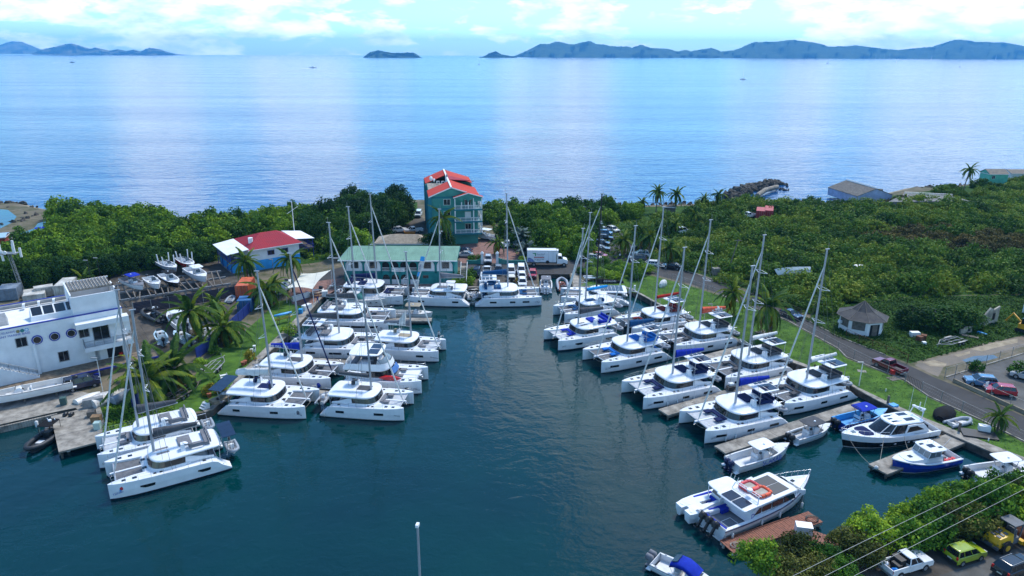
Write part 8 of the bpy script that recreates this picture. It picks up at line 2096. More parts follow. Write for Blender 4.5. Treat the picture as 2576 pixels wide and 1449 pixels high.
def slat_fence(a,b,h,label,m,slats=8,post=2.6,z=GZ,pm=None,group=None,gap=.035):
 a,b=Vector((a.x,a.y,z)),Vector((b.x,b.y,z));d=b-a;L=d.length
 r=empty('slatted_fence',a,math.atan2(d.y,d.x),label,'fence',group);n=max(1,round(L/post));s=L/n
 for i in range(n):
  for k in range(slats):MB().box(((i+.5)*s,0,.12+(h-.16)*(k+.5)/slats),(s-.08,.05,(h-.16)/slats-gap)).build('slat',m,r)
 for i in range(n+1):MB().box((i*s,0,h/2),(.12,.14,h)).build('post',pm or M_gal,r)
 return r
M_slat=mat('navy_slats',(.014,.017,.045),.6,var=.2,obj=True);M_bslat=mat('blue_slats',(.012,.035,.22),.55,var=.15,obj=True)
slat_fence(at(338,792,GZ),at(594,748,GZ),2.5,'long dark navy slatted fence below the boat rack',M_slat,8,3.0)
slat_fence(at(496,905,GZ),at(545,868,GZ),2.2,'bright blue slatted fence at the corner of the yard by the tall palm',M_bslat,7,2.6,pm=M_bslat)
slat_fence(at(545,868,GZ),at(638,778,GZ),2.2,'bright blue slatted fence running up to the containers under the palms',M_bslat,7,2.6,pm=M_bslat)
slat_fence(at(335,1030,GZ),at(352,1024,GZ),2.2,'short blue slatted screen beneath the orange fronds',M_bslat,7,2.6,pm=M_bslat)
# boats on the ground
black_rib(at(386,800,1.2),math.radians(140),'black rigid inflatable boat on the ground below the boat rack',L=7.8,z=1.15,key='rib2')
yard_boat((446,812),(410,775),GZ,9.2,3.0,'big white cabin boat with hardtop on the yard ground under the palms',fb=1.5,top_m=M_gel,engines=2,top_z_=2.8)
yard_boat((404,850),(396,832),GZ,5.2,2.0,'pale blue skiff pointing up the yard, left of its neighbour',top=False,hull_m=mat('pale_blue_gelcoat',(.45,.62,.72),.4,obj=True),deck_m=mat('pale_blue_gelcoat',(.45,.62,.72),.4,obj=True))
yard_boat((458,852),(436,836),GZ,5.6,2.1,'pale blue upturned looking skiff beside the big cabin boat',top=False,hull_m=MATS['pale_blue_gelcoat'],deck_m=MATS['pale_blue_gelcoat'])
yard_boat((515,840),(482,812),GZ,7.2,2.5,'cream boat mostly hidden behind the tall palm',top=False,hull_m=M_gel2,deck_m=M_gel2,engines=2)
dinghy(at(580,756,1.2),1.7,3.6,1.8,'grey inflatable standing against the orange container',False)
yard_boat((718,722),(735,705),GZ+.3,6.0,2.2,'white motor boat on a trailer behind the shade sail',top=False)
wb_=centre_console('W1',loc=Vector((*at(62,1002,1.4).to_2d(),1.75)),heading=213,L=12.5,B=3.0,fb=1.2,label='long white open boat with one dark outboard propped on the left quay',top=False,engines=1,group='boats stored in the yard',hull_m=M_gel,boot_m=M_bluehull,deck_m=M_gel2,fore=.2)
sp=MB()
for q in(-4,0,4):
 for sd in(1,-1):sp.tube([(q,sd*1.2,-.75),(q,sd*.6,.1)],.07,5)
 sp.box((q,0,-.45),(.35,.5,.7))
sp.build('boat_stand',M_wood,wb_)
def upturned(px,rz,L,W,label,m,h=.9):
 p=at(*px,GZ);rings=[]
 for i in range(9):
  k=i/8;x=(k-.5)*L;w=W/2*(1-max(0,(k-.45)/.55)**2.4*.85);hh=h*(1-max(0,(k-.5)/.5)**2*.5)
  rings.append([(x,w*math.cos(a),hh*math.sin(a))for a in np.linspace(0,math.pi,8)])
 o=MB().loft(rings,smooth=True).build('upturned_dinghy',m,None,(p.x,p.y,GZ),rz);return tag(o,label,'dinghy','upturned dinghies beside the concrete pier')
M_moss=mat('mossy_gelcoat',(.62,.62,.60),.6,var=.25,scale=3.0,obj=True,col2=(.34,.31,.29))
upturned((222,1003),1.1,3.8,1.5,'smooth pale upturned dinghy, leftmost of the stored row',M_gel2,.7);upturned((250,1005),1.1,4.2,1.7,'blotchy upturned dinghy second in the stored row',M_moss);upturned((275,1006),1.15,5.4,2.0,'largest blotchy upturned hull in the stored row',M_moss,1.3);upturned((316,1000),1.2,4.6,1.7,'grey upturned dinghy with a red and white sticker, rightmost in the row',M_hyp,1.1)
vp=car('van',(210,975),MBA,'navy','dark blue van below the blue edged terrace of the marine base','van',group='vehicles beside the hotel')
def bx_(name,px,sz,m,label,cat_,rz=0.0,group=None,z=GZ,taper=1.0):
 p=at(*px,GZ);o=MB().box((0,0,sz[2]/2),sz,taper=taper).build(name,m,None,(p.x,p.y,z),rz);return tag(o,label,cat_,group)
bx_('wheelie_bin',(161,1017),(.8,.8,1.1),mat('green_bin',(.05,.11,.10),.6,var=.15),'dark green wheeled bin on the left quay','bin',.4,z=GZ+.014)
bx_('steel_tank',(237,1022),(2.6,.9,1.3),M_gal,'grey steel tank in front of the upturned hulls','tank',.5)
bx_('crate',(232,1048),(1.0,.9,.8),M_wood,'dark wooden crate at the right edge of the slab pier','crate',.3,'crates on the slab pier',z=1.12);bx_('crate',(244,1062),(1.2,1.0,.9),mat('brown_crate',(.26,.16,.08),.85,var=.2),'brown plywood crate on the slab pier','crate',.2,'crates on the slab pier',z=1.12)
bx_('plastic_tank',(247,1080),(.8,.8,1.0),mat('pale_green_plastic',(.45,.58,.52),.5,var=.1),'pale green plastic tank at the end of the slab pier','tank',.2,z=1.12)
bx_('blue_tub',(246,948),(.8,.8,.7),M_bluetrim,'blue plastic tub below the terrace steps','tub',.2)
for i,(x,y)in enumerate(((163,1107),(173,1118))):
 p=at(x,y,.5);tag(MB().ball((0,0,0),.36,10).build('buoy',M_rust,None,p),('rust red mooring buoy beside the slab pier, upper one','rust red mooring buoy beside the slab pier, lower one')[i],'buoy','buoys by the slab pier')
for i,(x,y)in enumerate(((93,1070),(172,1132))):
 p=at(x,y,.2);tag(MB().tube([(0,0,-.7),(0,0,-.6),(0,0,.6),(0,0,.7)],lambda k:.22 if.1<k<.9 else.1,8).build('fender',M_fend,None,p),('cream fender hanging on the left quay front','cream fender hanging at the outer corner of the slab pier')[i],'fender','fenders on the left quay')
 # trailers
def trailer(px,tip_px,label,L=6.5,W=2.2,m=None):
 a,b=at(*px,GZ),at(*tip_px,GZ);d=b-a;r=empty('boat_trailer',(a.x,a.y,GZ),math.atan2(d.y,d.x),label,'trailer','boat trailers')
 m=m or M_gal;f=MB();z=.6
 for sd in(1,-1):
  f.tube([(-L*.5,sd*W/2,z),(L*.18,sd*W/2,z),(L*.45,sd*.12,z)],.07,5);f.tube([(-L*.45,sd*.45,z+.15),(L*.2,sd*.4,z+.15)],.06,5)
 for x in(-.48,-.25,0,.18):f.tube([(x*L,-W/2,z),(x*L,W/2,z)],.05,5)
 f.tube([(L*.4,0,z),(L*.56,0,z)],.07,5);f.tube([(L*.38,0,z),(L*.38,0,z+.9)],.06,5);f.tube([(L*.5,0,0),(L*.5,0,z)],.05,5);f.build('frame',m,r)
 for x in(-.28,-.13):
  for sd in(1,-1):
   t=MB().tube([(x*L,sd*(W/2+.05),.33),(x*L,sd*(W/2+.27),.33)],.33,12).build('wheel',M_tyre,r);MB().tube([(x*L,sd*(W/2+.27),.33),(x*L,sd*(W/2+.29),.33)],.18,10).build('rim',M_rim,t)
 for sd in(1,-1):MB().box((-.205*L,sd*(W/2+.16),.72),(L*.3,.34,.05)).build('mudguard',m,r)
 return r
trailer((542,925),(575,893),'galvanised boat trailer on the left lawn, nearer the blue fence');trailer((466,990),(512,962),'rusty grey boat trailer half under the yellowing palm',m=M_wood)
trailer((2388,866),(2320,884),'galvanised two axle boat trailer in the weedy plot');
# pedestals, steps and pots on the left quay
for i,(x,y,lab)in enumerate(((556,977,'white service pedestal left of the quay steps'),(634,893,'white service pedestal holding a hose reel'),(641,884,'taller white service pedestal behind the hose reel'))):
 p=at(x,y,GZ);r=empty('service_pedestal',(p.x,p.y,GZ),.2,lab,'pedestal','service pedestals on the left quay');MB().box((0,0,.5),(.35,.35,1.0)).build('body',M_whitet,r);MB().box((0,0,1.05),(.45,.45,.12)).build('cap',M_whitet,r);MB().box((0,-.19,.7),(.2,.03,.3)).build('socket',M_trim,r)
def dock_steps(px,rz,label):
 p=at(*px,GZ);r=empty('dock_steps',(p.x,p.y,GZ+.01),rz,label,'steps','white dock steps')
 for i in range(3):MB().box((0,i*.32,.15+i*.25),(1.0,.36,.12)).build('step',M_whitet,r)
 for sd in(1,-1):MB().loft([[(sd*.5,-.2,0),(sd*.5,.9,0),(sd*.5,.9,.85),(sd*.5,.5,.85)],[(sd*.54,-.2,0),(sd*.54,.9,0),(sd*.54,.9,.85),(sd*.54,.5,.85)]]).build('side',M_whitet,r)
dock_steps((566,957),.6,'white plastic dock steps on the left lawn');dock_steps((509,1030),-.6,'white plastic dock steps at the corner of the left quay')
M_terra=mat('terracotta',(.40,.12,.06),.8,var=.2,obj=True)
for i,(x,y)in enumerate(((612,920),(617,917),(527,1000))):
 p=at(x,y,GZ);o=MB().tube([(0,0,0),(0,0,.1),(0,0,.6),(0,0,.7)],lambda k:.22+.14*k,10).build('flower_pot',M_terra,None,(p.x,p.y,GZ+.012));tag(o,('terracotta pot by the yellow shrub, nearer the water','terracotta pot by the yellow shrub, set further back','terracotta pot beside the stone steps')[i],'flower pot','terracotta pots on the quay')
bx_('stone_bench',(552,1010),(2.4,1.6,.55),M_sandy,'pinkish stone block platform on the left quay corner','platform',.9,z=GZ+.012)
ks=at(714,812,GZ);r=empty('kayak_stand',(ks.x,ks.y,GZ),.7,'wooden stand for kayaks on the left lawn','stand')
f=MB()
for x in(-1,1):
 f.tube([(x,-.5,0),(x,-.5,1.9)],.06,5);f.tube([(x,.5,0),(x,.5,1.9)],.06,5)
 for z in(.7,1.5):f.tube([(x,-.6,z),(x,.6,z)],.05,5)
f.build('frame',M_wood,r)
for i,(z,m,lab)in enumerate(((.98,mat('yellow_kayak',(.62,.45,.03),.45),'yellow kayak on the lower bar of the stand'),(1.78,M_bluedeck,'bright blue kayak on the upper bar of the stand'))):
 o=link('kayak',k_.mesh('kayak',m),None,(ks.x,ks.y,GZ+z),(0,0,.7));tag(o,lab,'kayak','kayaks on the stand')
 # shade sail and terrace furniture
poles=[(at(722,762,GZ),3.6),(at(762,728,GZ),4.0),(at(836,722,GZ),4.3),(at(790,768,GZ),3.9),(at(812,748,GZ),3.6)]
S0=Vector((poles[0][0].x,poles[0][0].y,0));ss=empty('shade_sail',(S0 .x,S0 .y,GZ),0,'cream four cornered shade sail stretched over the brick terrace','shade sail')
cor=[Vector((p.x-S0 .x,p.y-S0 .y,h-GZ+.6))for p,h in poles[:4]]
for(p,h),c in zip(poles[:4],cor):MB().tube([(c.x,c.y,-.1),(c.x,c.y,c.z+.1)],.07,6).build('pole',M_whitet,ss)
n=10;vs=[];fs=[]
for i in range(n+1):
 for j in range(n+1):
  u,v=i/n,j/n;p=(cor[0]*(1-u)+cor[3]*u)*(1-v)+(cor[1]*(1-u)+cor[2]*u)*v
  c=sum(cor,Vector())/4;pin=.16*(4*u*(1-u)*(abs(2*v-1)**2)+4*v*(1-v)*(abs(2*u-1)**2));p=p.lerp(c,pin);p.z-=.35*math.sin(math.pi*u)*math.sin(math.pi*v);vs.append(p)
for i in range(n):
 for j in range(n):k=i*(n+1)+j;fs.append((k,k+n+1,k+n+2,k+1))
MB().add(vs,fs,smooth=True).build('canvas',mat('cream_canvas',(.68,.66,.56),.85,var=.06,scale=.6),ss)
def table(px,rz,label,m=None,L=2.2):
 p=at(*px,GZ);r=empty('picnic_table',(p.x,p.y,GZ+.02),rz,label,'table','tables on the brick terrace')
 MB().box((0,0,.74),(L,.8,.07)).build('table_top',m or M_whitet,r)
 for sd in(1,-1):MB().box((sd*L*.38,0,.37),(.12,.6,.7)).build('leg',m or M_whitet,r)
 for sd in(1,-1):MB().box((0,sd*.75,.42),(L,.28,.06)).build('bench',m or M_whitet,r)
table((802,737),.3,'white table at the far side under the shade sail');table((792,746),.3,'brown wooden picnic table under the shade sail',M_teak);bx_('serving_counter',(758,752),(.7,4.2,1.0),M_whitet,'long white counter under the shade sail','counter',.5-1.2,z=GZ+.02)
bx_('fish_table',(772,778),(1.0,1.9,1.0),M_whitet,'white fish cleaning table beside the terrace','table',-.5,z=GZ+.012);bx_('barrel',(757,788),(.7,.7,.9),M_skyblue,'light blue barrel beside the white cleaning table','barrel',0,z=GZ+.01);bx_('fuel_can',(772,740),(.6,.5,.6),M_redp,'red fuel can under the shade sail','can',.4,z=GZ+.02);bx_('ice_chest',(818,745),(1.2,1.0,1.2),M_whitet,'white ice chests stacked beside the terrace','chest',.2,z=GZ+.02);bx_('oil_drum',(808,735),(.8,.8,1.3),M_trim,'black smoker barrel under the shade sail','barrel',.2,z=GZ+.02)
# low garden walls by the hotel gate
def garden_wall(pts,h,label,end=0):
 ws=[at(x,y,GZ)for x,y in pts];o=ws[0];r=empty('garden_wall',(o.x,o.y,GZ),0,label,'wall','teal garden walls by the gate')
 mb=MB();n=len(ws)
 for i in range(n-1):
  a,b=ws[i]-o,ws[i+1]-o;d=b-a;k=6
  for j in range(k):
   q0,q1=a.lerp(b,j/k),a.lerp(b,(j+1)/k);m_=(q0+q1)/2;t=(i+(j+.5)/k)/(n-1);t=t if end else 1-t
   hh=h*(1+.9*max(0,t-.65)**1.3*3.0);mb.box((m_.x,m_.y,hh/2),(d.length/k+.004*(j%2),.25+.004*(j%2),hh),rz=math.atan2(d.y,d.x))
 mb.build('wall',M_teal2,r)
 e=(ws[-1]if end else ws[0])-o
 MB().box((e.x,e.y,1.35),(.62,.62,2.7)).build('gate_pier',M_white,r);MB().box((e.x,e.y,2.95),(.8,.8,.5),taper=.15).build('pier_cap',M_whitet,r)
garden_wall([(1174,664),(1213,664)],.95,'teal garden wall curving up to a white gate pier, left of the gate',1);garden_wall([(1251,664),(1290,664),(1326,664)],.95,'teal garden wall curving up to a white gate pier, right of the gate',0)
# fences and poles by the road
def wire_fence(pts,h,label,spacing=3.2,m=None,group='wire fences along the road',brace=True,wires=(.35,.7)):
 ws=[at(x,y,GZ)for x,y in pts];o=ws[0];r=empty('wire_fence',(o.x,o.y,GZ),0,label,'fence',group);m=m or M_gal
 for a,b in zip(ws[:-1],ws[1:]):
  a,b=a-o,b-o;d=b-a;n=max(1,round(d.length/spacing))
  for i in range(n):p=a.lerp(b,i/n);MB().tube([(p.x,p.y,-.1),(p.x,p.y,h)],.045,5).build('fence_post',m,r)
  MB().tube([(a.x,a.y,h-.03),(b.x,b.y,h-.03)],.028,4).build('top_rail',m,r)
  mb=MB()
  for k in wires:mb.tube([(a.x,a.y,h*k),(b.x,b.y,h*k)],.008,3,cap=False)
  nn=int(d.length/.35)
  for i in range(nn):
   p,q=a.lerp(b,i/nn),a.lerp(b,min(1,(i+2)/nn));mb.tube([(p.x,p.y,.05),(q.x,q.y,h-.05)],.005,3,cap=False)
  o_=mb.build('wire_mesh',m,r);o_['kind']='stuff'
 e=ws[-1]-o;MB().tube([(e.x,e.y,-.1),(e.x,e.y,h)],.06,5).build('fence_post',m,r)
 return r
wire_fence([(1690,704),(1811,745),(1979,809),(2108,880),(2190,922),(2276,961)],1.5,'long chain link fence between the road and the right lawn, upper run')
wire_fence([(2318,984),(2474,1062),(2576,1114),(2700,1170)],1.6,'chain link fence between the road and the right lawn, lower run past the gate')
wire_fence([(2128,846),(2160,862),(2228,890),(2282,913)],1.5,'rusty wire fence overgrown with vines beside the octagonal hut',m=M_rust,wires=(.2,.4,.6,.8))
wire_fence([(1740,682),(1811,706),(1890,737),(2014,794)],1.4,'old wire fence along the scrub side of the road',m=M_wood)
wire_fence([(2376,950),(2480,916),(2576,886),(2700,845)],1.7,'chain link fence along the upper side of the fenced lot')
p0,p1=at(2397,960,GZ),at(2640,1070,GZ);d=p1-p0;lw=empty('low_wall',(p0 .x,p0 .y,GZ),math.atan2(d.y,d.x),'low cream block wall with pipe fence in front of the fenced lot','wall')
for i in range(int(d.length/1.2)):MB().box((i*1.2+.6,0,.27),(1.17,.22,.6)).build('block',M_sandy,lw)
for i in range(int(d.length/3)):MB().tube([(i*3+.1,0,.57),(i*3+.1,0,1.9)],.04,5).build('fence_post',M_gal,lw)
MB().tube([(0,0,1.88),(d.length,0,1.88)],.03,4).build('top_rail',M_gal,lw)
p=at(2479,995,GZ);sg=empty('notice_board',(p.x,p.y+.3,GZ),.45,'blank white notice on a post behind the low wall','sign');MB().tube([(0,0,0),(0,0,1.9)],.04,5).build('post',M_gal,sg);MB().box((0,-.05,1.7),(.75,.04,.9)).build('board',M_whitet,sg)
ga,gb=at(2282,964,GZ),at(2314,981,GZ);d=gb-ga;gt=empty('lawn_gate',(ga.x,ga.y,GZ),math.atan2(d.y,d.x),'small black barred gate in the lawn fence','gate')
for i in range(9):MB().tube([(d.length*i/8,0,.1),(d.length*i/8,0,1.35)],.03,4).build('bar',M_trim,gt)
for z in(.12,1.33):MB().tube([(0,0,z),(d.length,0,z)],.035,4).build('rail',M_trim,gt)
def pole(px,top,label,r_=.07,name='lamp_post',cat_='lamp post',m=None,head=True,lean=(0,0),group=None):
 p=at(*px,GZ);h=top_z(p,top)-GZ;r=empty(name,(p.x,p.y,GZ),0,label,cat_,group);MB().tube([(0,0,-.2),(lean[0]*h,lean[1]*h,h)],r_,7,r_*.75).build('pole',m or M_whitet,r)
 if head:MB().box((lean[0]*h-.35,0,h+.05),(.9,.25,.12)).build('lamp_head',M_gal,r)
 return r
pole((1789,793),764,'white lamp post on the right lawn beside a mast');pole((2160.5,971),909,'white post with dark floodlight on the right lawn');pole((690,700),655,'pale lamp post beside the red roofed house',m=M_gal)
for i,(x,y,t)in enumerate(((232,722,659),(256,716,653))):pole((x,y),t,('dark lamp post with round white globe behind the marine base, left one','dark lamp post with round white globe behind the marine base, right one')[i],m=M_trim)
pole((262,1000),905,'slim pole with lamps on the quay below the terrace',.06,m=M_gel2)
pl_=pole((1827,694),600,'leaning wooden utility pole standing in the scrub',.14,'utility_pole','utility pole',M_wood,False,(.22,0));h_=top_z(at(1827,694,GZ),600)-GZ;MB().box((.22*h_,0,h_-.3),(1.6,.12,.12)).build('cross_arm',M_wood,pl_)
for i,(x,y,t)in enumerate(((2134,960,945),(2228,985,975),(2486,1110,1098),(2445,1068,1058))):pole((x,y),t,('short white post on the right lawn by the quay, furthest away','second white post on the right lawn by the quay','short white post beside the grey dinghy on the lawn','stubby white post near the covered boat')[i],.09,'mooring_post','post',M_whitet,False)
for i,(x,y)in enumerate(((2233,1015),(2412,1085))):
 p=at(x,y,GZ);o=MB().box((0,0,.6),(.25,.25,1.3)).build('mooring_pile',M_wood,None,(p.x,p.y,GZ));tag(o,('dark wooden mooring pile on the quay edge beside the blue boat','dark wooden mooring pile at the root of the short broad pier')[i],'pile','mooring piles on the right quay')
 # overhead lines near the camera
for i,(a,b)in enumerate((((2065,1414),(2576,1167)),((2089,1442),(2576,1196)),((2162,1442),(2576,1231)))):
 za=8.2;p,q=at(*a,za),at(*b,za);d=q-p;o=MB().tube([p-d*1.2,p-d*.6-Vector((0,0,.25)),p,q,q+d*.5],.022,4).build('overhead_cable',mat('pale_cable',(.50,.48,.44),.6),None);tag(o,('upper of three overhead cables crossing above the near shrubs','middle one of three overhead cables crossing above the near shrubs','lowest of three overhead cables crossing above the near shrubs')[i],'cable','overhead cables above the near road')
 # phone mast at the left
p=at(60,740,GZ);h=top_z(p,640)-GZ;r=empty('phone_mast',(p.x,p.y,GZ),0,'grey lattice phone mast with tall white antenna panels','mast');L_=-1.2
m_=MB()
for k in range(3):m_.tube([(.4*math.cos(k*2.09),.4*math.sin(k*2.09),0),(L_+.3*math.cos(k*2.09),.3*math.sin(k*2.09),h)],.07,5)
for i in range(14):
 z=h*i/14;q=L_*i/14
 for k in range(3):m_.tube([(q+.4*math.cos(k*2.09),.4*math.sin(k*2.09),z),(q+.4*math.cos((k+1)*2.09),.4*math.sin((k+1)*2.09),z+h/14)],.03,4)
m_.build('lattice',M_gal,r)
for i,(x,y,zz,hh)in enumerate(((-1.7,0,1.0,2.6),(-1.2,-.4,-.2,2.2),(1.2,0,1.5,3.0),(2.3,.2,.4,2.0),(.5,.8,1.0,2.2))):MB().box((L_+x,y,h+zz-.4),(.42,.22,hh)).build('antenna_panel',M_whitet,r)
MB().box((L_,0,h-.1),(3.6,1.6,.12)).build('platform',M_gal,r);MB().tube([(L_-.2,-.8,h+.2),(L_-.2,-1.0,h+.2)],.4,12).build('dish',M_whitet,r)
# things on the right lawn
tarped(at(2376,1046,GZ),.75,'boat under a black tarpaulin on the right lawn',4.6,2.5,1.25);dinghy(at(2412,1066,GZ),.35,4.2,1.9,'pale grey inflatable dinghy lying on the right lawn',False)
bx_('black_mat',(2462,1094),(4.2,2.2,.22),M_trim,'black platform lying on the right lawn near the quay','platform',-.3);bx_('ice_box',(2474,1086),(1.4,.8,.75),M_whitet,'white box with weathered lid standing on the black platform','box',-.4,z=GZ+.22)
bx_('paving_slab',(2168,934),(1.3,.9,.06),M_conc,'loose pale slab on the grass beside the floodlight post','slab',-.3);bx_('plywood_sheet',(2253,952),(2.6,1.3,.06),M_wood,'brown plywood sheet lying beside the red can','sheet',.3);bx_('jerry_can',(2246,942),(.8,.6,.8),M_redp,'red and yellow fuel containers by the lawn fence','can',.2)
bx_('rag_pile',(2247,1022),(1.1,.9,.3),M_bluedeck,'blue and white rags on the quay edge','rags',.4);bx_('timber_pallet',(1918,838),(2.4,1.4,.25),M_wood,'grey timber pallet on the grass behind the quay','pallet',.5)
o=tarped(at(1668,742-22,GZ),.9,'white covered jet ski on a trolley at the top of the lawn',2.8,1.3,1.5,M_cwhite,'covered_jet_ski','jet ski',seed=4);dinghy(at(1490,700,GZ+.5),.05,4.0,1.7,'white inflatable dinghy resting on trestles by the bushes',False,m=M_gel)
tr_=at(1490,700,GZ+.5);t_=MB()
for x in(-1.2,1.2):t_.box((x,0,.3),(.12,1.5,.6))
tag(t_.build('trestles',M_wood,None,(tr_.x,tr_.y,GZ),.05),'pair of low trestles under the white dinghy','trestle')
for i,(x,y)in enumerate(((1584,738),(1596,731))):bx_('service_pedestal',(x,y),(.4,.4,1.2),M_whitet,('white service pedestal at the corner of the quay behind the black masted catamaran','white service pedestal on the grass near the quay corner')[i],'pedestal',0,'service pedestals on the right quay')
bx_('hand_cart',(1838,979),(1.2,.8,.55),M_trim,'black hand cart with a white load on the finger pier','cart',.3,z=1.0);bx_('cooler',(1838,977),(.8,.6,.35),M_whitet,'white cooler lying in the black hand cart','cooler',.3,z=1.56)
for x_,y_ in((-.45,.42),(.45,.42),(-.45,-.42),(.45,-.42)):pass
p=on_boat('M6',-1.0,-4.2,.9);
bx_('storage_box',(2021,1336),(1.7,1.1,1.0),M_whitet,'white lidded storage box on the bend of the wooden dock','box',-.2,z=.82)
rp=at(1850,1372,.85);cr=MB()
for i in range(5):
 rad=.35+.08*(i%3);cr.tube([(rad*math.cos(a)+.12*i-.2,rad*math.sin(a)+.1*math.sin(i*2),.03+.03*i)for a in np.linspace(0,6.0,12)],.028,4)
tag(cr.build('rope_coil',M_rope,None,(rp.x,rp.y,.83)),'pale rope heaped on the near end of the wooden dock','rope');
hp=at(2043,1305,.85);cr=MB()
for i in range(3):cr.tube([((.6+.06*i)*math.cos(a),(.45+.05*i)*math.sin(a),.03+.04*i)for a in np.linspace(0,6.2,14)],.035,4)
tag(cr.build('hose_coil',M_black,None,(hp.x,hp.y,.84)),'black hose coiled on the far end of the wooden dock','hose')
# mooring ropes
def rope(a,b,sag,label,r_=.03):
 a,b=Vector(a),Vector(b);pts=[a.lerp(b,t)-Vector((0,0,sag*4*t*(1-t)))for t in np.linspace(0,1,9)];tag(MB().tube(pts,r_,4).build('mooring_rope',M_rope,None),label,'rope','mooring ropes')
rope(on_boat('M4',6.6,.6,2.1),at(2205,1178,.9),.6,'mooring rope from the yacht bow to the pier end, left of the pair');rope(on_boat('M4',2.0,1.9,1.9),at(2212,1172,.9),.4,'mooring rope from the yacht side to the pier end, right of the pair');rope(on_boat('M4',-1.0,2.1,1.8),at(2290,1140,.9),.3,'mooring rope from the yacht midships to the pier');rope(on_boat('L2',6.0,2.4,1.9),on_boat('L2',5.0,-1.0,.5),.7,'loose rope hanging from the crossbeam of the Sun Away catamaran')
rope(on_boat('R4',6.3,2.2,1.8),on_boat('R4',6.0,-2.2,1.7),.6,'rope slung below the crossbeam of the No Sea The View catamaran');rope(on_boat('R8',6.3,2.2,1.8),on_boat('R8',6.0,-2.2,1.7),.6,'rope slung below the crossbeam of the ARTEMIS catamaran')
bd=at(2204,1180,.85);tag(MB().ball((0,0,.2),.28,8).build('mooring_ball',M_fend,None,bd),'white mooring ball at the end of the short broad pier','buoy')
# flags on the Pegasus forestay
fs_=on_boat('C1',5.6,0,2.2);ft_=on_boat('C1',4.0,-1.0,9.6)
tag(MB().tube([fs_,ft_],.02,4).build('flag_line',M_rope,None),'line of flags rising from the bow of the Pegasus catamaran','flag line')
for i,(k,h_,w_,m,s_)in enumerate(((.08,1.9,.75,M_cwhite,'TMM'),(.42,.9,.6,M_skyblue,''),(.56,1.9,.75,M_cwhite,'TMM'),(.86,.95,.9,M_skyblue,''))):
 a=fs_.lerp(ft_,k);d=(ft_-fs_).normalized();x=Vector((1,0,0));vs=[a,a+x*w_-Vector((0,0,.1)),a+x*w_*.95+d*h_-Vector((0,0,.1)),a+d*h_,a+x*w_*.5+Vector((0,-.1,0)),a+x*w_*.5+d*h_+Vector((0,.1,0))]
 o=MB().add([v-a for v in vs],[(0,4,5,3),(4,1,2,5)],smooth=True).build('flag',m,None,a);tag(o,('lower white flag lettered TMM above the Pegasus bow','lower turquoise flag between two TMM flags','upper white flag lettered TMM','topmost turquoise flag of the Pegasus flag line')[i],'flag','flags on the Pegasus bow line')
 if s_:lettering(s_,.55,'navy',o,(w_*.5+d.x*h_*.5,-.16,d.z*h_*.5-.05),(math.pi/2,-math.atan2(d.z,d.x),0),width=1.35)
 # breakwater, shore rocks
def rock_mesh(seed,n=1):
 rs=np.random.RandomState(seed);bm=bmesh.new();bmesh.ops.create_icosphere(bm,subdivisions=1,radius=1.0)
 for v in bm.verts:v.co*=rs.uniform(.72,1.15)
 for v in bm.verts:v.co.z*=.75
 me=bpy.data.meshes.new('boulder');bm.to_mesh(me);bm.free();me.materials.append(M_rock);return me
RM=[rock_mesh(i)for i in range(6)];rb=random.Random(21)
bw=[(1830,500),(1845,488),(1865,478),(1890,471),(1915,465),(1940,460),(1962,459)]
for i in range(190):
 k=rb.random()*(len(bw)-1.001);j=int(k);t=k-j;x=bw[j][0]*(1-t)+bw[j+1][0]*t;y=bw[j][1]*(1-t)+bw[j+1][1]*t
 wd=7.5*(1-.55*k/6);p=at(x,y+6*(1-k/8),0);off=rb.uniform(-1,1);s=rb.uniform(.7,1.5)
 o=link('boulder',RM[i%6],None,(p.x+rb.uniform(-1,1),p.y+off*wd,max(.0,(1.8-.3*k)*(1-abs(off))+rb.uniform(-.2,.3))),(rb.uniform(0,3),rb.uniform(0,3),rb.uniform(0,3)),(s,s*1.1,s));tag(o,'dark boulder heaped in the rock breakwater','boulder','boulders of the rock breakwater')
for i in range(22):
 p=at(rb.uniform(1945,1985),rb.uniform(462,480),0);s=rb.uniform(.35,.9);o=link('boulder',RM[i%6],None,(p.x,p.y,.05),(rb.uniform(0,3),rb.uniform(0,3),0),(s,s,s*.8));tag(o,'small dark rock awash at the tip of the breakwater','boulder','rocks awash at the breakwater tip')
a,b,c=at(1905,492,1.3),at(1925,478,1.4),at(1955,470,1.2);wl=MB();wl.tube([a,b,c],.9,6);tag(wl.build('sea_wall',mat('pale_sea_wall',(.30,.26,.20),.9,var=.3,scale=.8),None),'pale curved stone wall along the inner side of the breakwater','wall')
shore=MB()
def rocks_along(pts,n,lab,seed,smin=.4,smax=1.1,spread=3.0,grp=''):
 rr=random.Random(seed);ws=[at(x,y,.5)for x,y in pts]
 for i in range(n):
  k=rr.random()*(len(ws)-1.001);j=int(k);p=ws[j].lerp(ws[j+1],k-j);s=rr.uniform(smin,smax)
  o=link('shore_rock',RM[i%6],None,(p.x+rr.uniform(-2,2),p.y+rr.uniform(-1,1)*spread,.45+rr.uniform(-.2,.4)),(rr.uniform(0,3),rr.uniform(0,3),rr.uniform(0,3)),(s*1.2,s,s*.8));tag(o,lab,'rock',grp)
rocks_along([(1240,522),(1400,524),(1533,520),(1640,518),(1743,516)],110,'weathered shore rock along the beach behind the bushes',3,grp='rocks along the middle beach')
rocks_along([(-40,512),(0,515),(40,516),(78,527),(70,548),(30,566)],70,'dark rock on the low spit at the left edge',4,.4,1.3,4.0,'rocks of the left spit')
rocks_along([(2310,474),(2400,471),(2480,463),(2570,444)],45,'rock at the foot of the far right sea wall',6,.5,1.2,1.5,'rocks at the far right shore')
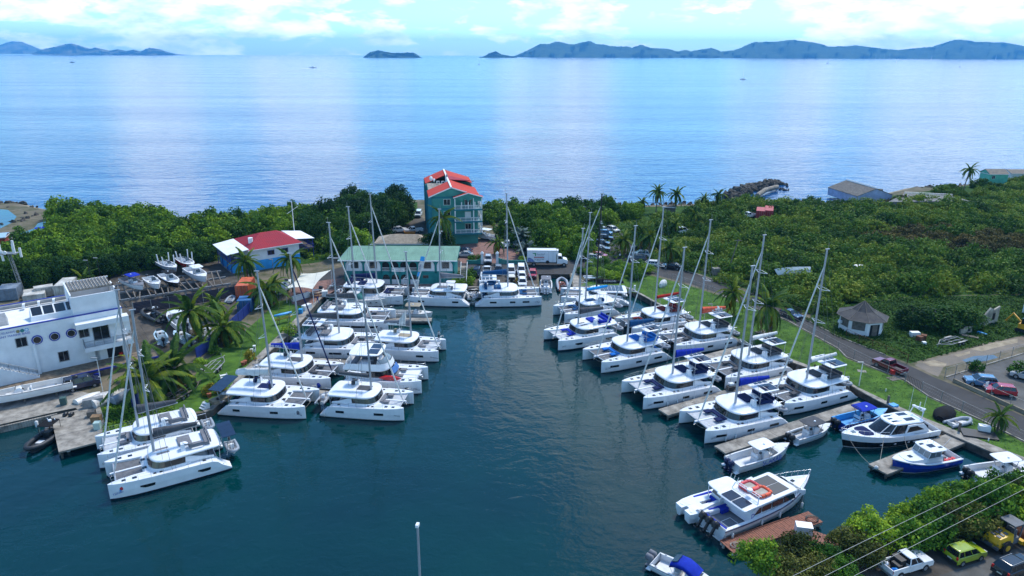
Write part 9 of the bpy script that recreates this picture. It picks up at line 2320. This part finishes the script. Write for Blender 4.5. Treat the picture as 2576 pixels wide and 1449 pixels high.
# wreck and debris in the scrub
p=at(1990,712,GZ);wk=empty('wrecked_hull',(p.x,p.y,GZ+1.9),math.radians(25),'white wrecked boat hull with dark inside lying in the scrub','boat wreck')
hb,db,w_,sh_=open_hull(9.5,3.2,1.3,fore=.25);hb.build('hull',[M_gel2,M_gel2,M_gel2],wk);db.build('deck',M_cblack,wk);wk.rotation_euler=(math.radians(38),math.radians(-6),math.radians(205))
bx_('white_locker',(2158,690),(2.4,1.6,1.6),M_whitet,'white box showing through the scrub behind the masts','box',.3,z=GZ+.6);bx_('propane_tank',(1800,690),(1.6,1.2,1.6),M_conc,'pale concrete block by the scrub side of the road','block',.2)
for i,(x,y,sz,m,lab)in enumerate(((2300,846,(1.6,.9,.9),M_whitet,'white discarded machine on the weedy plot'),(2312,858,(.9,.9,1.0),M_rust,'rusty drum on the weedy plot, left one'),(2322,856,(.9,.9,1.1),M_rust,'rusty drum on the weedy plot, right one'),(2324,866,(.6,.6,.5),M_whitet,'small white bucket below the rusty drums'),(2470,840,(1.6,.5,.3),M_bluedeck,'blue plastic scrap beside the broken wall'),(2440,848,(2.6,.8,.25),M_wood,'pile of grey boards by the wall stub'))):bx_('scrap',(x,y),sz,m,lab,'scrap',i*.5,'scrap on the weedy plot',z=GZ-.02)
for i,(x,y,lab)in enumerate(((1730,540,'stack of grey planks in the sandy clearing'),(1840,568,'low stack of dark boards in the clearing'))):bx_('timber_stack',(x,y),(4.0,1.4,.4),M_wood,lab,'timber',.3)
# white boat beside the hotel garden and small craft by the lagoon
yard_boat((1222,596),(1206,590),GZ,6.0,2.2,'white motor boat parked beside the hotel steps',top=True,top_m=M_gel)
yard_boat((108,592),(124,586),GZ-.6,5.0,1.8,'small white boat with blue canopy in the lagoon inlet',top=True,top_m=M_croyal);yard_boat((45,606),(60,602),GZ,5.0,1.8,'white upturned boat beside the red shed',top=False)
# people
def person(loc,rz,label,shirt,trousers,skin=(.16,.08,.05),hair=(.01,.008,.006),pose='stand',h=1.75):
 v={'pel':(0,0,.95),'bel':(0,0,1.10),'chest':(0,0,1.36),'neck':(0,0,1.50),'head':(.02,0,1.63),'crown':(.01,0,1.73)}
 st=.18 if pose=='walk' else.03
 for s_,q in(('l',1),('r',-1)):
  v.update({'hip'+s_:(0,q*.09,.90),'kn'+s_:(.05+q*st,q*.10,.50),'an'+s_:(-.02+q*st*1.4,q*.11,.08),'to'+s_:(.16+q*st*1.4,q*.12,.03),'sh'+s_:(0,q*.18,1.42)})
  if pose=='hold':v.update({'el'+s_:(.10,q*.26,1.16),'wr'+s_:(.32,q*.12,1.20),'ha'+s_:(.40,q*.08,1.22)})
  else:v.update({'el'+s_:(-.02-q*st*.5,q*.25,1.14),'wr'+s_:(.06-q*st,q*.26,.90),'ha'+s_:(.08-q*st,q*.26,.82)})
 R={'pel':.15,'bel':.135,'chest':.155,'neck':.06,'head':.10,'crown':.085,'hip':.10,'kn':.07,'an':.05,'to':.045,'sh':.075,'el':.05,'wr':.036,'ha':.045}
 E=[('pel','bel'),('bel','chest'),('chest','neck'),('neck','head'),('head','crown')]
 for s_ in 'lr':E+=[('pel','hip'+s_),('hip'+s_,'kn'+s_),('kn'+s_,'an'+s_),('an'+s_,'to'+s_),('chest','sh'+s_),('sh'+s_,'el'+s_),('el'+s_,'wr'+s_),('wr'+s_,'ha'+s_)]
 names=list(v);me=bpy.data.meshes.new('tmp');k=h/1.78
 me.from_pydata([tuple(c*k for c in v[n])for n in names],[(names.index(a),names.index(b))for a,b in E],[])
 o=bpy.data.objects.new('tmp',me);COL.objects.link(o);sk=o.modifiers.new('s','SKIN');sk.use_smooth_shade=True
 for i,n in enumerate(names):
  rr=R[n]if n in R else R[n[:-1]];me.skin_vertices[0].data[i].radius=(rr*k,rr*k)
  me.skin_vertices[0].data[i].use_root=(n=='pel')
 o.modifiers.new('d','SUBSURF').levels=1
 dg_=bpy.context.evaluated_depsgraph_get();m2=bpy.data.meshes.new_from_object(o.evaluated_get(dg_));bpy.data.objects.remove(o)
 for nm,c in(('shirt',shirt),('trousers',trousers),('skin',skin),('hair',hair),('shoes',(.02,.02,.02))):m2 .materials.append(mat('person_%s_%02d%02d%02d'%(nm,*[int(99*q)for q in c]),c,.8,var=.1,obj=True))
 for p_ in m2 .polygons:
  c=p_.center/k;y=abs(c.y)
  p_.material_index=4 if c.z<.09 else 1 if c.z<.98 and y<.2 else(2 if(y>.2 and c.z<1.22)or c.z>1.48 else 0)
  if c.z>1.66 or(c.z>1.58 and c.x<-.02):p_.material_index=3
 r=link('person',m2,None,loc,(0,0,rz));tag(r,label,'person')
 ft=MB().ball((.115*k,0,1.60*k),.02,6).ball((.10*k,.035,1.635*k),.011,6).ball((.10*k,-.035,1.635*k),.011,6);ft.build('face',m2 .materials[2],r)
 return r
rz_roof=2.05*.96+1.0*(13.0/14)**.3+.30+.06
person(on_boat('L2',.55,-.75,rz_roof),3.0,'person in blue shirt and dark trousers standing by the mast of the Sun Away catamaran',(.02,.05,.28),(.012,.012,.02),pose='hold')
person(on_boat('L7',5.0,2.3,2.02),-.6,'person in light shirt and dark trousers standing on the bow of the Tweederwadoo catamaran',(.45,.45,.44),(.012,.012,.014),pose='hold')
person(at(1558.6,653,GZ)+Vector((0,0,.03)),-1.4,'person in white shirt and black trousers walking across the car park',(.6,.6,.6),(.012,.012,.014),pose='walk')
person(at(800,764,GZ)+Vector((0,0,.03)),2.6,'person in dark blue shirt and blue jeans on the brick terrace',(.015,.03,.16),(.06,.16,.35),pose='walk')
person(on_boat('R9',-4.6,-2.8,1.98),2.0,'person in black standing at the stern of the LAST CHANCE catamaran',(.012,.012,.014),(.03,.03,.04),pose='stand')
# boats out at sea
def sea_at(x,y):return at(x,y,0.0)
def far_yacht(x,y,mast_y,label,sail=0,L=12.0,rz=0.0,m=None,power=False):
 p=sea_at(x,y);R2=p.x**2+p.y**2;p.z=-R2/(2*6371000.0);k=max(1.0,p.y/1500.0)**.3
 r=empty('distant_yacht' if not power else 'distant_motor_boat',p,rz,label,'boat','boats out on the channel');L*=k
 pts=outline(-L/2,L/2,L*.16,L*.45,.3,5,2);MB().loft([[(q[0]*.95,q[1]*.8,-.3)for q in pts],[(q[0],q[1],1.3*k)for q in pts]]).build('hull',m or M_gel,r)
 MB().prism(outline(-L*.25,L*.2,L*.1,L*.2,.2,4),1.3*k,2.5*k,top=.85).build('cabin',M_gel if not m else m,r)
 if mast_y is not None:
  d=pxdir(x,mast_y);h=CAMH+d.z*p.y/d.y-p.z;MB().tube([(0,0,1),(0,0,h)],.12*k*k,5).build('mast',M_whitet,r)
  if sail:MB().add([(-.3,0,2.5*k),(-L*.42,.3,2.6*k),(-.1,0,h*.97),(.5,0,2.0*k),(L*.45,.3,1.8*k),(.1,0,h*.9)],[(0,1,2),(2,1,0),(3,4,5),(5,4,3)]).build('sail',M_sail,r)
 if power:MB().box((-L*.05,0,3.2*k),(L*.3,L*.2,1.4*k),taper=.8).build('flybridge',M_gel if not m else m,r)
 return r
far_yacht(1869,200,172,'white sailing catamaran with bare mast motoring in the middle distance',0,13,0.3)
far_yacht(1206,162,147,'small white sailing yacht below the headland',0,11,1.2)
far_yacht(788,170,None,'white motor yacht throwing a wake, nearest of the boats at sea',0,22,.1,power=True);far_yacht(182,157,None,'dark speedboat with a long white wake at the left',0,18,0.0,m=M_navyp,power=True)
far_yacht(2082,159,None,'small white motor boat far out, left of its twin',0,12,.5,power=True);far_yacht(2255,156,None,'small white motor boat far out, right of its twin',0,12,.5,power=True);far_yacht(2415,168,None,'low white boat far out at the right',0,12,1.0)
far_yacht(2343,147.5,137,'tan sailed yacht under the right hand hills',1,14,.6);far_yacht(2505,147.5,137.5,'white sailed yacht under the highest right hill',1,14,.6)
for i,(x,mt)in enumerate(((2214,136),(2224,134),(2237,134),(2260,136),(2203,138),(1590,139),(1605,139),(1636,139),(1401,138),(1408,139),(1395,140),(1277,140))):far_yacht(x,147 if x>1500 else 146.5,mt,'yacht anchored close under the far island shore',0,12,i*.7)
M_foam=mat('wake_foam',(.75,.78,.8),.9,var=.1)
for(x0,x1,y,lab,wd)in((130,178,157,'long white wake behind the dark speedboat',16.0),(763,783,172.5,'white wake behind the motor yacht',16.0)):
 a,b=sea_at(x0,y+.3),sea_at(x1,y);d=(b-a).normalized();n_=Vector((-d.y,d.x,0));vs=[];kx=8
 for i in range(kx+1):
  p=a.lerp(b,i/kx);w=wd*(1.2-.8*i/kx);vs+=[p+n_*w+Vector((0,0,.25)),p-n_*w+Vector((0,0,.25))]
 for v in vs:v.z-=(v.x**2+v.y**2)/(2*6371000.0)
 o=MB().add(vs,[(2*i,2*i+1,2*i+3,2*i+2)for i in range(kx)]).build('wake',M_foam,None);tag(o,kind='stuff')
